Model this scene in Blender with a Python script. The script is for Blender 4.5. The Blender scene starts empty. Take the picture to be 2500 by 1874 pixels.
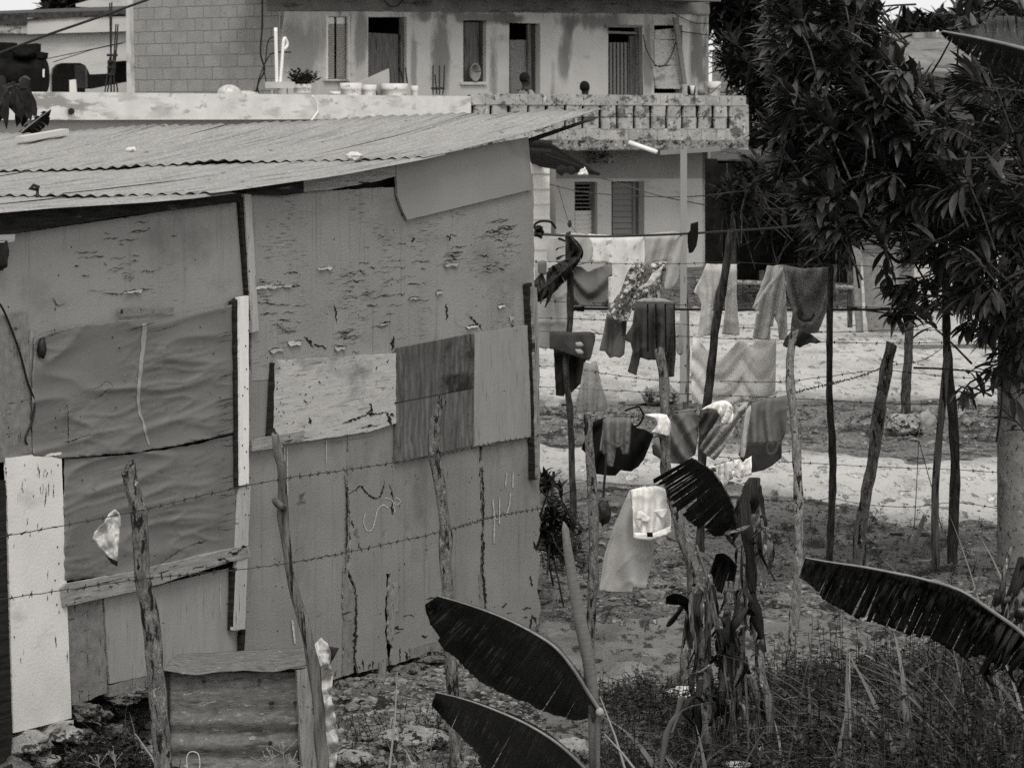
import bpy, bmesh, math, random
from mathutils import Vector, noise
from mathutils.geometry import delaunay_2d_cdt
rnd = random.Random(7)
R = math.radians
SC = bpy.context.scene
COL = SC.collection

# ---------------------------------------------------------------- camera
F, CX, CY, CAMZ = 8000.0, 1250.0, 937.0, 2.6        # long lens, in pixels of the 2500 wide photograph
PITCH = math.atan(657 / F)
cd = bpy.data.cameras.new('camera')
cd.sensor_width = 36; cd.lens = 36 * F / 2500
cd.clip_start = 0.5; cd.clip_end = 2000
cd.dof.use_dof = True; cd.dof.focus_distance = 15.5; cd.dof.aperture_fstop = 16
cam = bpy.data.objects.new('camera', cd); COL.objects.link(cam)
cam.location = (0, 0, CAMZ); cam.rotation_euler = (R(90) - PITCH, 0, 0)
SC.camera = cam
# ---------------------------------------------------------------- light: overcast
SUN_EL, SUN_AZ = R(52), R(177)                       # azimuth from +Y towards +X: behind the camera
w = bpy.data.worlds.new('World'); SC.world = w; w.use_nodes = True
nt = w.node_tree; nt.nodes.clear()
sky = nt.nodes.new('ShaderNodeTexSky'); sky.sky_type = 'NISHITA'; sky.sun_disc = False
sky.sun_elevation = SUN_EL; sky.sun_rotation = SUN_AZ; sky.dust_density = 4.0; sky.air_density = 1.5
bw = nt.nodes.new('ShaderNodeRGBToBW'); bg = nt.nodes.new('ShaderNodeBackground'); wo = nt.nodes.new('ShaderNodeOutputWorld')
bg.inputs[1].default_value = 0.15
# a closed layer of bright cloud over the clear sky
tcw = nt.nodes.new('ShaderNodeTexCoord'); cn = nt.nodes.new('ShaderNodeTexNoise'); cn.inputs['Scale'].default_value = 2.2; cn.inputs['Detail'].default_value = 5
cr = nt.nodes.new('ShaderNodeMapRange'); cr.inputs[1].default_value = .3; cr.inputs[2].default_value = .7; cr.inputs[3].default_value = 4.6; cr.inputs[4].default_value = 5.8
cm = nt.nodes.new('ShaderNodeMix'); cm.data_type = 'FLOAT'; cm.inputs[0].default_value = .9
nt.links.new(tcw.outputs['Generated'], cn.inputs['Vector']); nt.links.new(cn.outputs[0], cr.inputs[0])
nt.links.new(sky.outputs[0], bw.inputs[0]); nt.links.new(bw.outputs[0], cm.inputs[2]); nt.links.new(cr.outputs[0], cm.inputs[3]); nt.links.new(cm.outputs[0], bg.inputs[0]); nt.links.new(bg.outputs[0], wo.inputs[0])
sd = bpy.data.lights.new('sun', 'SUN'); sd.energy = 1.5; sd.angle = R(26); sd.color = (1, 0.985, 0.955)
sun = bpy.data.objects.new('sun', sd); COL.objects.link(sun)
sdir = Vector((math.sin(SUN_AZ) * math.cos(SUN_EL), math.cos(SUN_AZ) * math.cos(SUN_EL), math.sin(SUN_EL)))
sun.rotation_euler = sdir.to_track_quat('Z', 'Y').to_euler(); sun.location = (6, -6, 12)
vs = SC.view_settings
vs.view_transform = 'Standard'; vs.look = 'None'; vs.gamma = 1; vs.use_curve_mapping = False; vs.exposure = 0.36
SC.cycles.use_denoising = False

# ---------------------------------------------------------------- where things stand
CP, SP = math.cos(PITCH), math.sin(PITCH)
def ray(u, v):
    dx = (u - CX) / F; dy = (CY - v) / F
    return Vector((dx, CP + dy * SP, -SP + dy * CP))
CAM = Vector((0, 0, CAMZ))
def at(u, v, Y):
    d = ray(u, v); return CAM + d * (Y / d.y)
GZ = -0.15
def gr(u, v, z=GZ):
    d = ray(u, v); return CAM + d * ((z - CAMZ) / d.z)
def plane(u, v, P, N, off=0.0):
    d = ray(u, v); return CAM + d * (((P - CAM).dot(N) + off) / d.dot(N))
def hdir(vpx):
    d = ray(vpx, 280); d.z = 0; return d.normalized()
WD = hdir(5500); WN = Vector((WD.y, -WD.x, 0)); W0 = at(0, 1790, 13.2)          # shack front wall
def wl(u, v, off=0.0): return plane(u, v, W0, WN, off)
HD = hdir(9000); HN = Vector((HD.y, -HD.x, 0)); H0 = at(1150, 235, 54.0)         # far house
def hp(u, v, off=0.0): return plane(u, v, H0, HN, off)
def px(Y): return Y / F                                                          # metres per pixel at a distance
def nz(x, y=0.0, z=0.0): return noise.noise(Vector((x, y, z)))

# ---------------------------------------------------------------- mesh helper
class MB:
    def __init__(s): s.v = []; s.f = []; s.uv = {}
    def vert(s, p, uv=None):
        s.v.append(Vector(p))
        if uv is not None: s.uv[len(s.v) - 1] = uv
        return len(s.v) - 1
    def quadgrid(s, P, UV=None):
        n, m = len(P), len(P[0])
        ix = [[s.vert(P[i][j], UV[i][j] if UV else None) for j in range(m)] for i in range(n)]
        for i in range(n - 1):
            for j in range(m - 1): s.f.append((ix[i][j], ix[i][j + 1], ix[i + 1][j + 1], ix[i + 1][j]))
        return ix
    def prism(s, pts, vec, uvs=None):
        n = len(pts); vec = Vector(vec)
        a = [s.vert(p, uvs[i] if uvs else None) for i, p in enumerate(pts)]
        b = [s.vert(Vector(p) + vec, uvs[i] if uvs else None) for i, p in enumerate(pts)]
        s.f.append(tuple(a)); s.f.append(tuple(reversed(b)))
        for i in range(n):
            j = (i + 1) % n; s.f.append((a[i], b[i], b[j], a[j]))
    def box(s, c, ax, ay, az):
        c, ax, ay, az = map(Vector, (c, ax, ay, az))
        i = [s.vert(c + ax * x + ay * y + az * z) for x in (-1, 1) for y in (-1, 1) for z in (-1, 1)]
        for q in ((0, 1, 3, 2), (4, 6, 7, 5), (0, 4, 5, 1), (2, 3, 7, 6), (0, 2, 6, 4), (1, 5, 7, 3)): s.f.append(tuple(i[k] for k in q))
    def tube(s, pts, rad, n=8, cap=True, rough=0.0, seed=0.0, squash=1.0):
        pts = [Vector(p) for p in pts]; N = len(pts)
        if not hasattr(rad, '__len__'): rad = [rad] * N
        rings = []; prev = None; L = 0
        for i in range(N):
            t = (pts[min(i + 1, N - 1)] - pts[max(i - 1, 0)]).normalized()
            a = prev if prev is not None else (Vector((0, 0, 1)) if abs(t.z) < .9 else Vector((1, 0, 0)))
            x = (a - t * a.dot(t)).normalized(); y = t.cross(x); prev = x
            if i: L += (pts[i] - pts[i - 1]).length
            ring = []
            for k in range(n):
                an = 2 * math.pi * k / n
                r = rad[i] * (1 + rough * nz(math.cos(an) * 1.3 + seed, math.sin(an) * 1.3, L * 9 + seed))
                ring.append(s.vert(pts[i] + x * (r * math.cos(an)) + y * (r * squash * math.sin(an)), (k / n, L)))
            rings.append(ring)
        for i in range(N - 1):
            for k in range(n):
                j = (k + 1) % n; s.f.append((rings[i][k], rings[i][j], rings[i + 1][j], rings[i + 1][k]))
        if cap: s.f.append(tuple(reversed(rings[0]))); s.f.append(tuple(rings[-1]))
        return rings
    def blob(s, c, rx, ry, rz, amp=0.2, fr=2.0, seed=0.0, sub=2, flat=None):
        b = bmesh.new(); bmesh.ops.create_icosphere(b, subdivisions=sub, radius=1)
        o = len(s.v); c = Vector(c)
        for q in b.verts:
            p = q.co; k = 1 + amp * noise.noise(p * fr + Vector((seed, seed * 1.7, 3))) + amp * .5 * noise.noise(p * fr * 2.7 + Vector((seed, 1, seed)))
            d = Vector((p.x * rx * k, p.y * ry * k, p.z * rz * k))
            if flat is not None and d.z < -flat: d.z = -flat
            s.vert(c + d)
        for f in b.faces: s.f.append(tuple(o + x.index for x in f.verts))
        b.free()
    def build(s, name, mat, parent=None, smooth=False, solid=0.0, origin=None):
        if parent is not None: o0 = PLOC[parent.name]
        elif origin is not None: o0 = Vector(origin)
        else:
            xs = [p.x for p in s.v]; ys = [p.y for p in s.v]; zs = [p.z for p in s.v]
            o0 = Vector(((min(xs) + max(xs)) / 2, (min(ys) + max(ys)) / 2, min(zs)))
        me = bpy.data.meshes.new(name)
        me.from_pydata([p - o0 for p in s.v], [], s.f)
        if s.uv:
            l = me.uv_layers.new(name='UVMap')
            for k, lp in enumerate(me.loops): l.data[k].uv = s.uv.get(lp.vertex_index, (0, 0))
        if smooth:
            for p in me.polygons: p.use_smooth = True
        me.materials.append(mat); me.update()
        ob = bpy.data.objects.new(name, me); COL.objects.link(ob)
        if parent is not None: ob.parent = parent
        else: ob.location = o0
        PLOC[ob.name] = o0
        if solid:
            md = ob.modifiers.new('thickness', 'SOLIDIFY'); md.thickness = solid; md.offset = 0
        return ob
PLOC = {}
def tag(o, label=None, cat=None, group=None, kind=None):
    if label: o['label'] = label
    if cat: o['category'] = cat
    if group: o['group'] = group
    if kind: o['kind'] = kind
    return o
def thing(name, label, cat, loc, group=None):
    o = bpy.data.objects.new(name, None); COL.objects.link(o); o.location = loc; PLOC[o.name] = Vector(loc)
    o.empty_display_size = .1
    return tag(o, label, cat, group)
def copy_tree(o, parent=None):
    c = o.copy(); COL.objects.link(c); c.parent = parent; PLOC[c.name] = PLOC[o.name].copy()
    for ch in list(o.children): copy_tree(ch, c)
    return c

# ---------------------------------------------------------------- materials: the photograph is monochrome, so every colour is a warm grey
TINT = (1.0, 0.972, 0.925)
def rgb(v): return (v * TINT[0], v * TINT[1], v * TINT[2], 1)
class NG:
    def __init__(s, name):
        s.m = bpy.data.materials.new(name); s.m.use_nodes = True; s.t = s.m.node_tree; s.n = s.t.nodes
        s.b = s.n['Principled BSDF']; s.tc = s.n.new('ShaderNodeTexCoord')
    def lk(s, a, b): s.t.links.new(a, b)
    def mapping(s, coord, st, rot=(0, 0, 0)):
        if coord == 'World': g = s.n.new('ShaderNodeNewGeometry').outputs['Position']
        else: g = s.tc.outputs[coord]
        m = s.n.new('ShaderNodeMapping'); m.inputs['Scale'].default_value = st; m.inputs['Rotation'].default_value = rot
        s.lk(g, m.inputs[0]); return m.outputs[0]
    def noise(s, vec, scale, detail=6, rough=.6, dist=0):
        k = s.n.new('ShaderNodeTexNoise'); k.inputs['Scale'].default_value = scale; k.inputs['Detail'].default_value = detail
        k.inputs['Roughness'].default_value = rough; k.inputs['Distortion'].default_value = dist
        s.lk(vec, k.inputs['Vector']); return k.outputs[0]
    def ramp(s, fac, a, b):
        k = s.n.new('ShaderNodeMapRange'); k.inputs[1].default_value = a; k.inputs[2].default_value = b; k.clamp = True
        s.lk(fac, k.inputs[0]); return k.outputs[0]
    def math(s, op, a, b):
        k = s.n.new('ShaderNodeMath'); k.operation = op
        for i, x in enumerate((a, b)):
            if isinstance(x, (int, float)): k.inputs[i].default_value = x
            else: s.lk(x, k.inputs[i])
        return k.outputs[0]
    def mix(s, fac, a, b):
        k = s.n.new('ShaderNodeMix'); k.data_type = 'RGBA'
        if isinstance(fac, (int, float)): k.inputs[0].default_value = fac
        else: s.lk(fac, k.inputs[0])
        for i, x in ((6, a), (7, b)):
            if isinstance(x, tuple): k.inputs[i].default_value = x
            else: s.lk(x, k.inputs[i])
        return k.outputs[2]
def mat(name, lo, hi, scale=6, st=(1, 1, 1), rough=.9, bump=.25, bs=60, bst=None, coord='Object', ramp=(.35, .65), spots=(), metal=0, spec=.25,
        isl=0, grain=None, bdist=.01, alpha=None, trans=0, blobs=(), rim=None):
    """spots: (value, (sx,sy,sz), lo, hi, mask scale or None, mask lo, mask hi) - stains and wear; grain: (stretch, scale, distortion, value, amount)"""
    g = NG(name); vec = g.mapping(coord, st)
    c = g.mix(g.ramp(g.noise(vec, scale, 7), *ramp), rgb(lo), rgb(hi))
    h = g.noise(g.mapping(coord, bst or st), bs, 5)
    if grain:
        k = g.n.new('ShaderNodeTexWave'); k.inputs['Scale'].default_value = grain[1]; k.inputs['Distortion'].default_value = grain[2]
        k.inputs['Detail'].default_value = 3; k.inputs['Detail Scale'].default_value = 1.6; k.inputs['Detail Roughness'].default_value = .6
        g.lk(g.mapping(coord, grain[0]), k.inputs['Vector'])
        c = g.mix(g.math('MULTIPLY', k.outputs[1], grain[4]), c, rgb(grain[3])); h = g.math('SUBTRACT', h, g.math('MULTIPLY', k.outputs[1], .35))
    for sp in spots:
        t_ = lambda q: .5 + (q - .5) * .76
        f = g.ramp(g.noise(g.mapping(coord, sp[1]), 1, 5, .65), t_(sp[2]), t_(sp[3]))
        if len(sp) > 4 and sp[4]: f = g.math('MULTIPLY', f, g.ramp(g.noise(g.mapping(coord, (sp[4],) * 3), 1, 3), sp[5], sp[6]))
        c = g.mix(f, c, rgb(sp[0])); h = g.math('SUBTRACT', h, g.math('MULTIPLY', f, .8))
    for val, bu, bv, ru, rv, fr in blobs:                       # one patch of its own tone, place and size, with a ragged soft rim
        k = g.n.new('ShaderNodeMapping'); k.inputs['Location'].default_value = (-bu / ru, -bv / rv, 0); k.inputs['Scale'].default_value = (1 / ru, 1 / rv, 0); g.lk(g.tc.outputs[coord], k.inputs[0])
        k2 = g.n.new('ShaderNodeVectorMath'); k2.operation = 'LENGTH'; g.lk(k.outputs[0], k2.inputs[0])
        dd = g.math('ADD', k2.outputs['Value'], g.math('MULTIPLY', g.math('SUBTRACT', g.noise(g.mapping(coord, (fr, fr * .4, 1)), 1, 6, .65), .5), 3.0))
        c = g.mix(g.math('MULTIPLY', g.ramp(dd, 1.15, .55), .85), c, rgb(val))
    if rim:                                                     # towards its border the surface gives way to another ground
        d = g.n.new('ShaderNodeSeparateXYZ'); g.lk(g.tc.outputs['UV'], d.inputs[0])
        e = g.math('ADD', d.outputs[0], g.math('MULTIPLY', g.math('SUBTRACT', g.noise(g.mapping('World', (3, 1.4, 3)), 1, 8, .7), .5), 2.6))
        c = g.mix(g.ramp(e, 1.25, .15), c, rgb(rim))
    if isl:
        gi = g.n.new('ShaderNodeNewGeometry').outputs['Random Per Island']
        c = g.mix(g.math('MULTIPLY', g.math('POWER', gi, 2.6), isl), c, rgb(min(hi * 3.6, .8)))
    g.lk(c, g.b.inputs['Base Color']); g.b.inputs['Roughness'].default_value = rough; g.b.inputs['Metallic'].default_value = metal
    g.b.inputs['Specular IOR Level'].default_value = spec
    if bump:
        k = g.n.new('ShaderNodeBump'); k.inputs['Strength'].default_value = bump; k.inputs['Distance'].default_value = bdist
        g.lk(h, k.inputs['Height']); g.lk(k.outputs[0], g.b.inputs['Normal'])
    if alpha: g.b.inputs['Alpha'].default_value = alpha
    if trans: g.b.inputs['Transmission Weight'].default_value = trans
    return g.m
M = {}
U = dict(coord='UV')
M['ply_paint'] = mat('painted plywood', 0.257, 0.296, 2.2, bump=.3, bs=90, **U, spec=.2, spots=((.06, (9, 170, 1), .64, .70, 2.6, .54, .62), (.38, (8, 120, 1), .74, .77, 2.6, .54, .60), (.17, (1.1, 1.6, 1), .55, .8), (.03, (50, 50, 1), .84, .86), (.19, (30, 1.2, 1), .60, .8)))
M['ply_worn'] = mat('cracked plywood', 0.257, 0.302, 2.2, bump=.5, bs=90, **U, spec=.2, spots=((.05, (9, 170, 1), .60, .67, 3.3, .50, .59), (.42, (9, 110, 1), .68, .71, 3.3, .50, .58), (.17, (1.1, 1.6, 1), .55, .8), (.02, (34, 26, 1), .78, .80, 1.7, .5, .6), (.44, (26, 34, 1), .78, .80, 1.7, .5, .6), (.18, (30, 1.2, 1), .60, .8)))
M['ply_clean'] = mat('plain plywood', 0.268, 0.302, 1.6, bump=.12, bs=90, **U, spots=((.12, (1.2, 2.2, 1), .58, .85), (.05, (50, 50, 1), .80, .82)))
M['ply_low'] = mat('stained low plywood', 0.211, 0.268, 2.0, bump=.35, bs=90, **U, spots=((.13, (1.5, .9, 1), .54, .78), (.035, (60, 9, 1), .70, .76, 2.2, .50, .58), (.03, (36, 28, 1), .76, .78), (.40, (34, 9, 1), .80, .82), (.16, (40, 1.1, 1), .58, .8), (.09, (5, 9, 1), .68, .74, 1.5, .5, .6)))
M['ply_light'] = mat('pale plywood', .27, .32, 3, (4, 1, 1), bump=.2, **U, spots=((.12, (60, 5, 1), .62, .75), (.05, (50, 50, 1), .79, .81)))
M['ply_white'] = mat('white plywood', 0.638, 0.775, 2.5, bump=.2, bs=70, **U, spots=((.12, (70, 10, 1), .70, .76, 3, .46, .58), (.4, (2, 3, 1), .55, .8), (.08, (45, 45, 1), .78, .80)))
M['ply_grain'] = mat('bare grained plywood', .07, .17, 4, (5, 1, 1), bump=.4, **U, grain=((1.5, .5, 1), 4, 9, .04, .45), spots=((.018, (2.2, 3, 1), .54, .68), (.03, (50, 5, 1), .62, .74), (.03, (18, 2.5, 1), .62, .72)))
M['ply_grain2'] = mat('bare grained plywood lower', .085, .19, 4, (5, 1, 1), bump=.4, **U, grain=((1.5, .55, 1), 4, 10, .05, .45), spots=((.03, (50, 5, 1), .62, .74), (.04, (18, 2.5, 1), .62, .72)))
M['plank_pale'] = mat('pale weathered board', 0.410, 0.524, 6, (1, 9, 1), bump=.35, bs=30, bst=(1, 10, 1), **U, spots=(
    (.03, (22, 30, 1), .68, .71), (.12, (5, 70, 1), .62, .72), (.22, (2, 4, 1), .55, .75), (.02, (12, 16, 1), .72, .74)))
M['plank'] = mat('weathered wood', .20, .36, 5, (1.2, 14, 1), bump=.5, bs=20, bst=(1.2, 16, 1), **U, spots=((.03, (3, 46, 1), .62, .68), (.03, (16, 20, 1), .70, .73)))
M['plank_v'] = mat('weathered upright wood', .18, .33, 5, (14, 1.2, 1), bump=.5, bs=20, bst=(16, 1.2, 1), **U, spots=((.03, (46, 3, 1), .60, .66), (.03, (20, 16, 1), .70, .73)))
M['plank_grey'] = mat('rough grey board', .16, .24, 7, (3, 3, 1), bump=.5, **U, spots=((.04, (6, 50, 1), .66, .70), (.33, (30, 12, 1), .70, .73), (.03, (60, 8, 1), .66, .7)))
M['batten_white'] = mat('white batten', 0.707, 0.820, 4, (12, 1, 1), bump=.2, **U, spots=((.10, (30, 14, 1), .74, .76),))
M['batten'] = mat('grey batten', 0.342, 0.456, 5, (14, 1, 1), bump=.3, **U, spots=((.05, (60, 5, 1), .64, .7), (.03, (40, 34, 1), .73, .75)))
M['dark_wood'] = mat('dark wood', .010, .035, 6, (1, 10, 1), bump=.5, spec=.1, **U, spots=((.12, (3, 30, 1), .70, .78),))
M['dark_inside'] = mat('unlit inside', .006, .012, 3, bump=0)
M['tarp'] = mat('faded tar cloth', .148, .175, 2.4, rough=.7, bump=.25, bs=120, **U, spots=((.22, (3, 14, 1), .66, .8), (.02, (26, 26, 1), .82, .84), (.11, (9, 20, 1), .66, .76)))
M['tarp_seam'] = mat('worn seam', .24, .36, 14, (1, 2, 1), bump=.3, **U)
M['zinc'] = mat('weathered zinc', .22, .30, 3, (1.2, 12, 1), rough=.75, bump=.2, bs=80, **U, metal=0, spec=.3, spots=((.13, (1.0, 22, 1), .54, .72), (.38, (40, 60, 1), .56, .7), (.10, (60, 60, 1), .60, .72), (.10, (6, 9, 1), .68, .74)))
M['zinc_dark'] = mat('rusty zinc', .095, .18, 9, (2, 3, 1), rough=.8, bump=.4, bs=50, **U, spots=((.06, (7, 16, 1), .56, .70), (.32, (14, 22, 1), .62, .70), (.05, (40, 40, 1), .66, .72)))
M['bark'] = mat('bark', .085, .26, 18, (2.2, 2.2, .8), bump=1.0, bs=30, bst=(3, 3, 1), bdist=.03, spots=((.012, (34, 34, 10), .57, .63), (.40, (24, 24, 13), .64, .69)))
M['bark_pale'] = mat('pale bark', .13, .34, 18, (2.2, 2.2, .8), bump=.9, bs=26, bst=(3, 3, .9), bdist=.03, spots=((.015, (34, 34, 14), .60, .65),))
M['bark_dark'] = mat('dark bark', .018, .10, 18, (2.4, 2.4, .5), bump=1.0, bs=26, bst=(3, 3, .6), bdist=.03, spec=.1, spots=((.24, (34, 34, 4), .64, .70),))
M['pole'] = mat('smooth pole', .05, .19, 10, (4, 4, .4), bump=.8, spec=.15, spots=((.012, (40, 40, 2.5), .58, .64),))
M['concrete_pole'] = mat('concrete post', .15, .27, 7, bump=.6, bs=50, spots=((.10, (5, 5, 3), .54, .7), (.05, (40, 40, 24), .62, .68), (.34, (16, 16, 12), .66, .72)))
M['wire'] = mat('rusty wire', .02, .04, 40, bump=0, rough=.7)
M['cable'] = mat('black cable', .008, .012, 40, bump=0, rough=.6)
M['leaf'] = mat('broad leaf', .013, .044, 30, rough=.42, bump=0, isl=.35, spec=.3)
M['leaf_dark'] = mat('dark leaf', .006, .018, 10, rough=.8, bump=0, isl=.25, spec=.08)
M['leaf_mid'] = mat('weed leaf', .008, .028, 10, rough=.8, bump=0, isl=.8, spec=.08)
M['grass'] = mat('grass blade', .035, .09, 5, rough=.6, bump=0, isl=.5, spec=.15)
M['banana'] = mat('banana blade', .004, .012, 2, (40, 1.2, 1), rough=.40, bump=.8, bs=3, bst=(90, .6, 1), coord='UV', spec=.22, spots=((.035, (40, .8, 1), .56, .68), (.17, (130, 1.0, 1), .54, .66, 3.0, .49, .60)))
M['banana_dry'] = mat('dry banana blade', .010, .06, 2, (50, 1.2, 1), rough=.8, bump=.8, bs=3, bst=(60, 1, 1), coord='UV', spec=.12, spots=((.28, (70, 1.6, 1), .58, .68, 2.5, .46, .58), (.004, (30, 1, 1), .56, .64)))
M['midrib'] = mat('banana rib', .15, .25, 20, bump=.1, rough=.6)
M['cigar'] = mat('rolled leaf', .11, .15, 2, (3, 30, 1), rough=.55, bump=.3, bs=2, bst=(1, 50, 1), coord='UV')
M['stem_dry'] = mat('dry banana stem', .04, .20, 12, (6, 6, .6), bump=.9, bs=20, bst=(6, 6, .6), spots=((.01, (30, 30, 3), .56, .62), (.42, (26, 26, 4), .66, .70)))
M['sooty'] = mat('sooty metal', .008, .016, 5, rough=1, bump=.1, spec=.03)
M['shed_wood'] = mat('boards in painted shade', .006, .016, 5, rough=1, bump=.1, spec=.03)  # near-black colour stands in for the deep shade on the shed
M['rock'] = mat('limestone', .20, .42, 9, bump=1.0, bs=26, bdist=.04, spots=((.04, (14, 14, 14), .57, .63), (.02, (34, 34, 34), .62, .66)))
M['rock_white'] = mat('white limestone', .50, .66, 9, bump=.8, bs=26, bdist=.02, spots=((.12, (24, 24, 24), .64, .70),))
M['gravel'] = mat('gravel', .06, .22, 20, bump=.6, isl=.22)
M['parapet_white'] = mat('peeling white parapet', .62, .74, 3, bump=.2, **U, spots=((.30, (1.3, 4.5, 1), .50, .60, .28, .42, .58), (.42, (3.5, 7, 1), .60, .68), (.1, (9, 12, 1), .76, .79)))
M['wall_shade'] = mat('rendered wall', .36, .42, 1.5, bump=.1, **U)
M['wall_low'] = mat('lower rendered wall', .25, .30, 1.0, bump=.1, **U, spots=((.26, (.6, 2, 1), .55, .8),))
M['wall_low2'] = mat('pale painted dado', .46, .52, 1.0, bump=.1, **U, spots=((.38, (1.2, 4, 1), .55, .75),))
M['plaster_top'] = mat('raw lintel concrete', .13, .21, 2, bump=.4, **U, spots=((.05, (1.2, 5, 1), .55, .7), (.30, (4, 9, 1), .70, .74)))
M['block_par'] = mat('concrete blocks', .30, .46, 3, bump=.6, bs=30, spots=((.12, (3, 3, 5), .54, .64), (.60, (9, 9, 9), .64, .70), (.04, (12, 12, 20), .64, .68)))
M['slab_edge'] = mat('broken slab edge', .12, .36, 8, bump=.8, bs=20, bdist=.04, spots=((.03, (7, 7, 12), .56, .64), (.55, (8, 8, 10), .64, .68)))
M['board_white'] = mat('white clapboard', .55, .64, 3, (1, 8, 1), bump=.1, **U, spots=((.3, (.8, 1.5, 1), .6, .8),))
M['door_wood'] = mat('old door wood', .08, .16, 3, (12, 1, 1), bump=.4, **U, spots=((.03, (30, 1.5, 1), .58, .66), (.24, (26, 2, 1), .68, .74)))
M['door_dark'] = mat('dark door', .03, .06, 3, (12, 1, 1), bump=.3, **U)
M['door_mid'] = mat('painted door', .16, .20, 2, bump=.1, **U)
M['pvc'] = mat('white pipe', .72, .78, 4, bump=0, rough=.45)
M['bucket'] = mat('white tub', .55, .68, 6, bump=.15, spots=((.25, (8, 8, 12), .6, .7),))
M['skin'] = mat('dark skin', .03, .045, 9, bump=0, rough=.5)
M['hair'] = mat('black hair', .006, .010, 60, bump=.6)
M['shirt_grey'] = mat('grey shirt', .20, .26, 8, bump=.1)
M['shirt_black'] = mat('black shirt', .02, .03, 8, bump=.1)
M['iron'] = mat('rusty iron', .015, .035, 30, bump=.2)
M['black'] = mat('black plastic', .010, .02, 5, rough=.5, bump=.1)
M['bag'] = mat('thin plastic', .36, .52, 14, rough=.3, bump=.5, bs=24, spec=.5, spots=((.26, (18, 18, 8), .58, .70),))
M['roof_tile'] = mat('dark roof', .02, .07, 9, bump=.6, spots=((.3, (5, 5, 5), .70, .74),))
def cloth_mat(name, lo, hi, **k):
    k.setdefault('scale', 5); k.setdefault('rough', .95); k.setdefault('bump', .15); k.setdefault('bs', 160)
    return mat(name, lo, hi, spec=.1, **k)
M['c_white'] = cloth_mat('white cotton', .74, .80)
M['c_pale'] = cloth_mat('pale cotton', .56, .64)
M['stain'] = mat('damp stain', .15, .21, 1.6, bump=.2, **U, spots=((.10, (2, 1, 1), .56, .7), (.34, (3, 3, 1), .68, .74)))
M['stain_dark'] = mat('sooty stain', .07, .12, 1.6, bump=.2, **U, spots=((.22, (3, 3, 1), .62, .74),))
M['stain_pale'] = mat('worn plaster', .27, .33, 1.6, bump=.2, **U, spots=((.19, (2, 1, 1), .56, .7),))
M['c_lgrey'] = cloth_mat('light grey cotton', .34, .41)
M['c_grey'] = cloth_mat('grey cotton', .13, .17)
M['c_dgrey'] = cloth_mat('dark grey cotton', .055, .08)
M['c_dark'] = cloth_mat('dark cotton', .022, .036)
M['c_black'] = cloth_mat('black cotton', .006, .010)
M['c_sheet'] = cloth_mat('sprigged sheet', .62, .70, spots=((.36, (16, 16, 16), .60, .66),))
M['c_floral'] = cloth_mat('flowered cotton', .10, .16, spots=((.62, (26, 26, 26), .53, .56), (.03, (34, 34, 34), .58, .60), (.35, (60, 60, 60), .62, .64)))
M['c_sheer'] = cloth_mat('sheer curtain', .74, .80)
M['c_net'] = cloth_mat('thin net cloth', .28, .36, alpha=.55)
M['c_towel'] = cloth_mat('towel', .22, .32, scale=30, bump=.5)
M['c_stripe'] = cloth_mat('striped sock', .05, .6, scale=40, st=(.1, .1, 1), ramp=(.48, .52))
def huv(p): q = p - H0; return (q.dot(HD), q.z)
def hpx(u, v): return huv(hp(u, v, -1.5))
M['plaster'] = mat('stained plaster', .48, .58, .9, bump=.3, bs=12, **U, spots=((.24, (1.6, .30, 1), .58, .68, .35, .45, .55), (.30, (.8, 1.6, 1), .60, .74), (.20, (4.5, .9, 1), .64, .72, .6, .48, .58), (.08, (14, 14, 1), .80, .82)), blobs=((0.17, *hpx(1078, 130), 0.22, 0.75, 2.5), (0.19, *hpx(1064, 190), 0.16, 0.4, 2.5), (0.17, *hpx(1385, 90), 0.15, 0.5, 2.5), (0.2, *hpx(1375, 150), 0.13, 0.4, 2.5), (0.13, *hpx(1395, 60), 0.2, 0.2, 2.5), (0.24, *hpx(735, 120), 0.5, 0.7, 1.5), (0.16, *hpx(1150, 42), 1.6, 0.12, 3), (0.15, *hpx(1440, 52), 1.1, 0.2, 3), (0.14, *hpx(1250, 46), 0.5, 0.1, 3), (0.1, *hpx(1705, 150), 0.28, 1.0, 2.5), (0.17, *hpx(1582, 140), 0.14, 0.7, 2.5), (0.2, *hpx(1205, 160), 0.12, 0.6, 2.5), (0.22, *hpx(880, 90), 0.16, 0.6, 2.5), (0.55, *hpx(1100, 50), 0.11, 0.1, 4), (0.52, *hpx(1335, 66), 0.07, 0.12, 4), (0.24, *hpx(1010, 150), 0.08, 0.6, 2.5), (0.48, *hpx(880, 190), 0.15, 0.25, 3)))  # blobs: stains, chips, and darker tone along the top and right end

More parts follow.
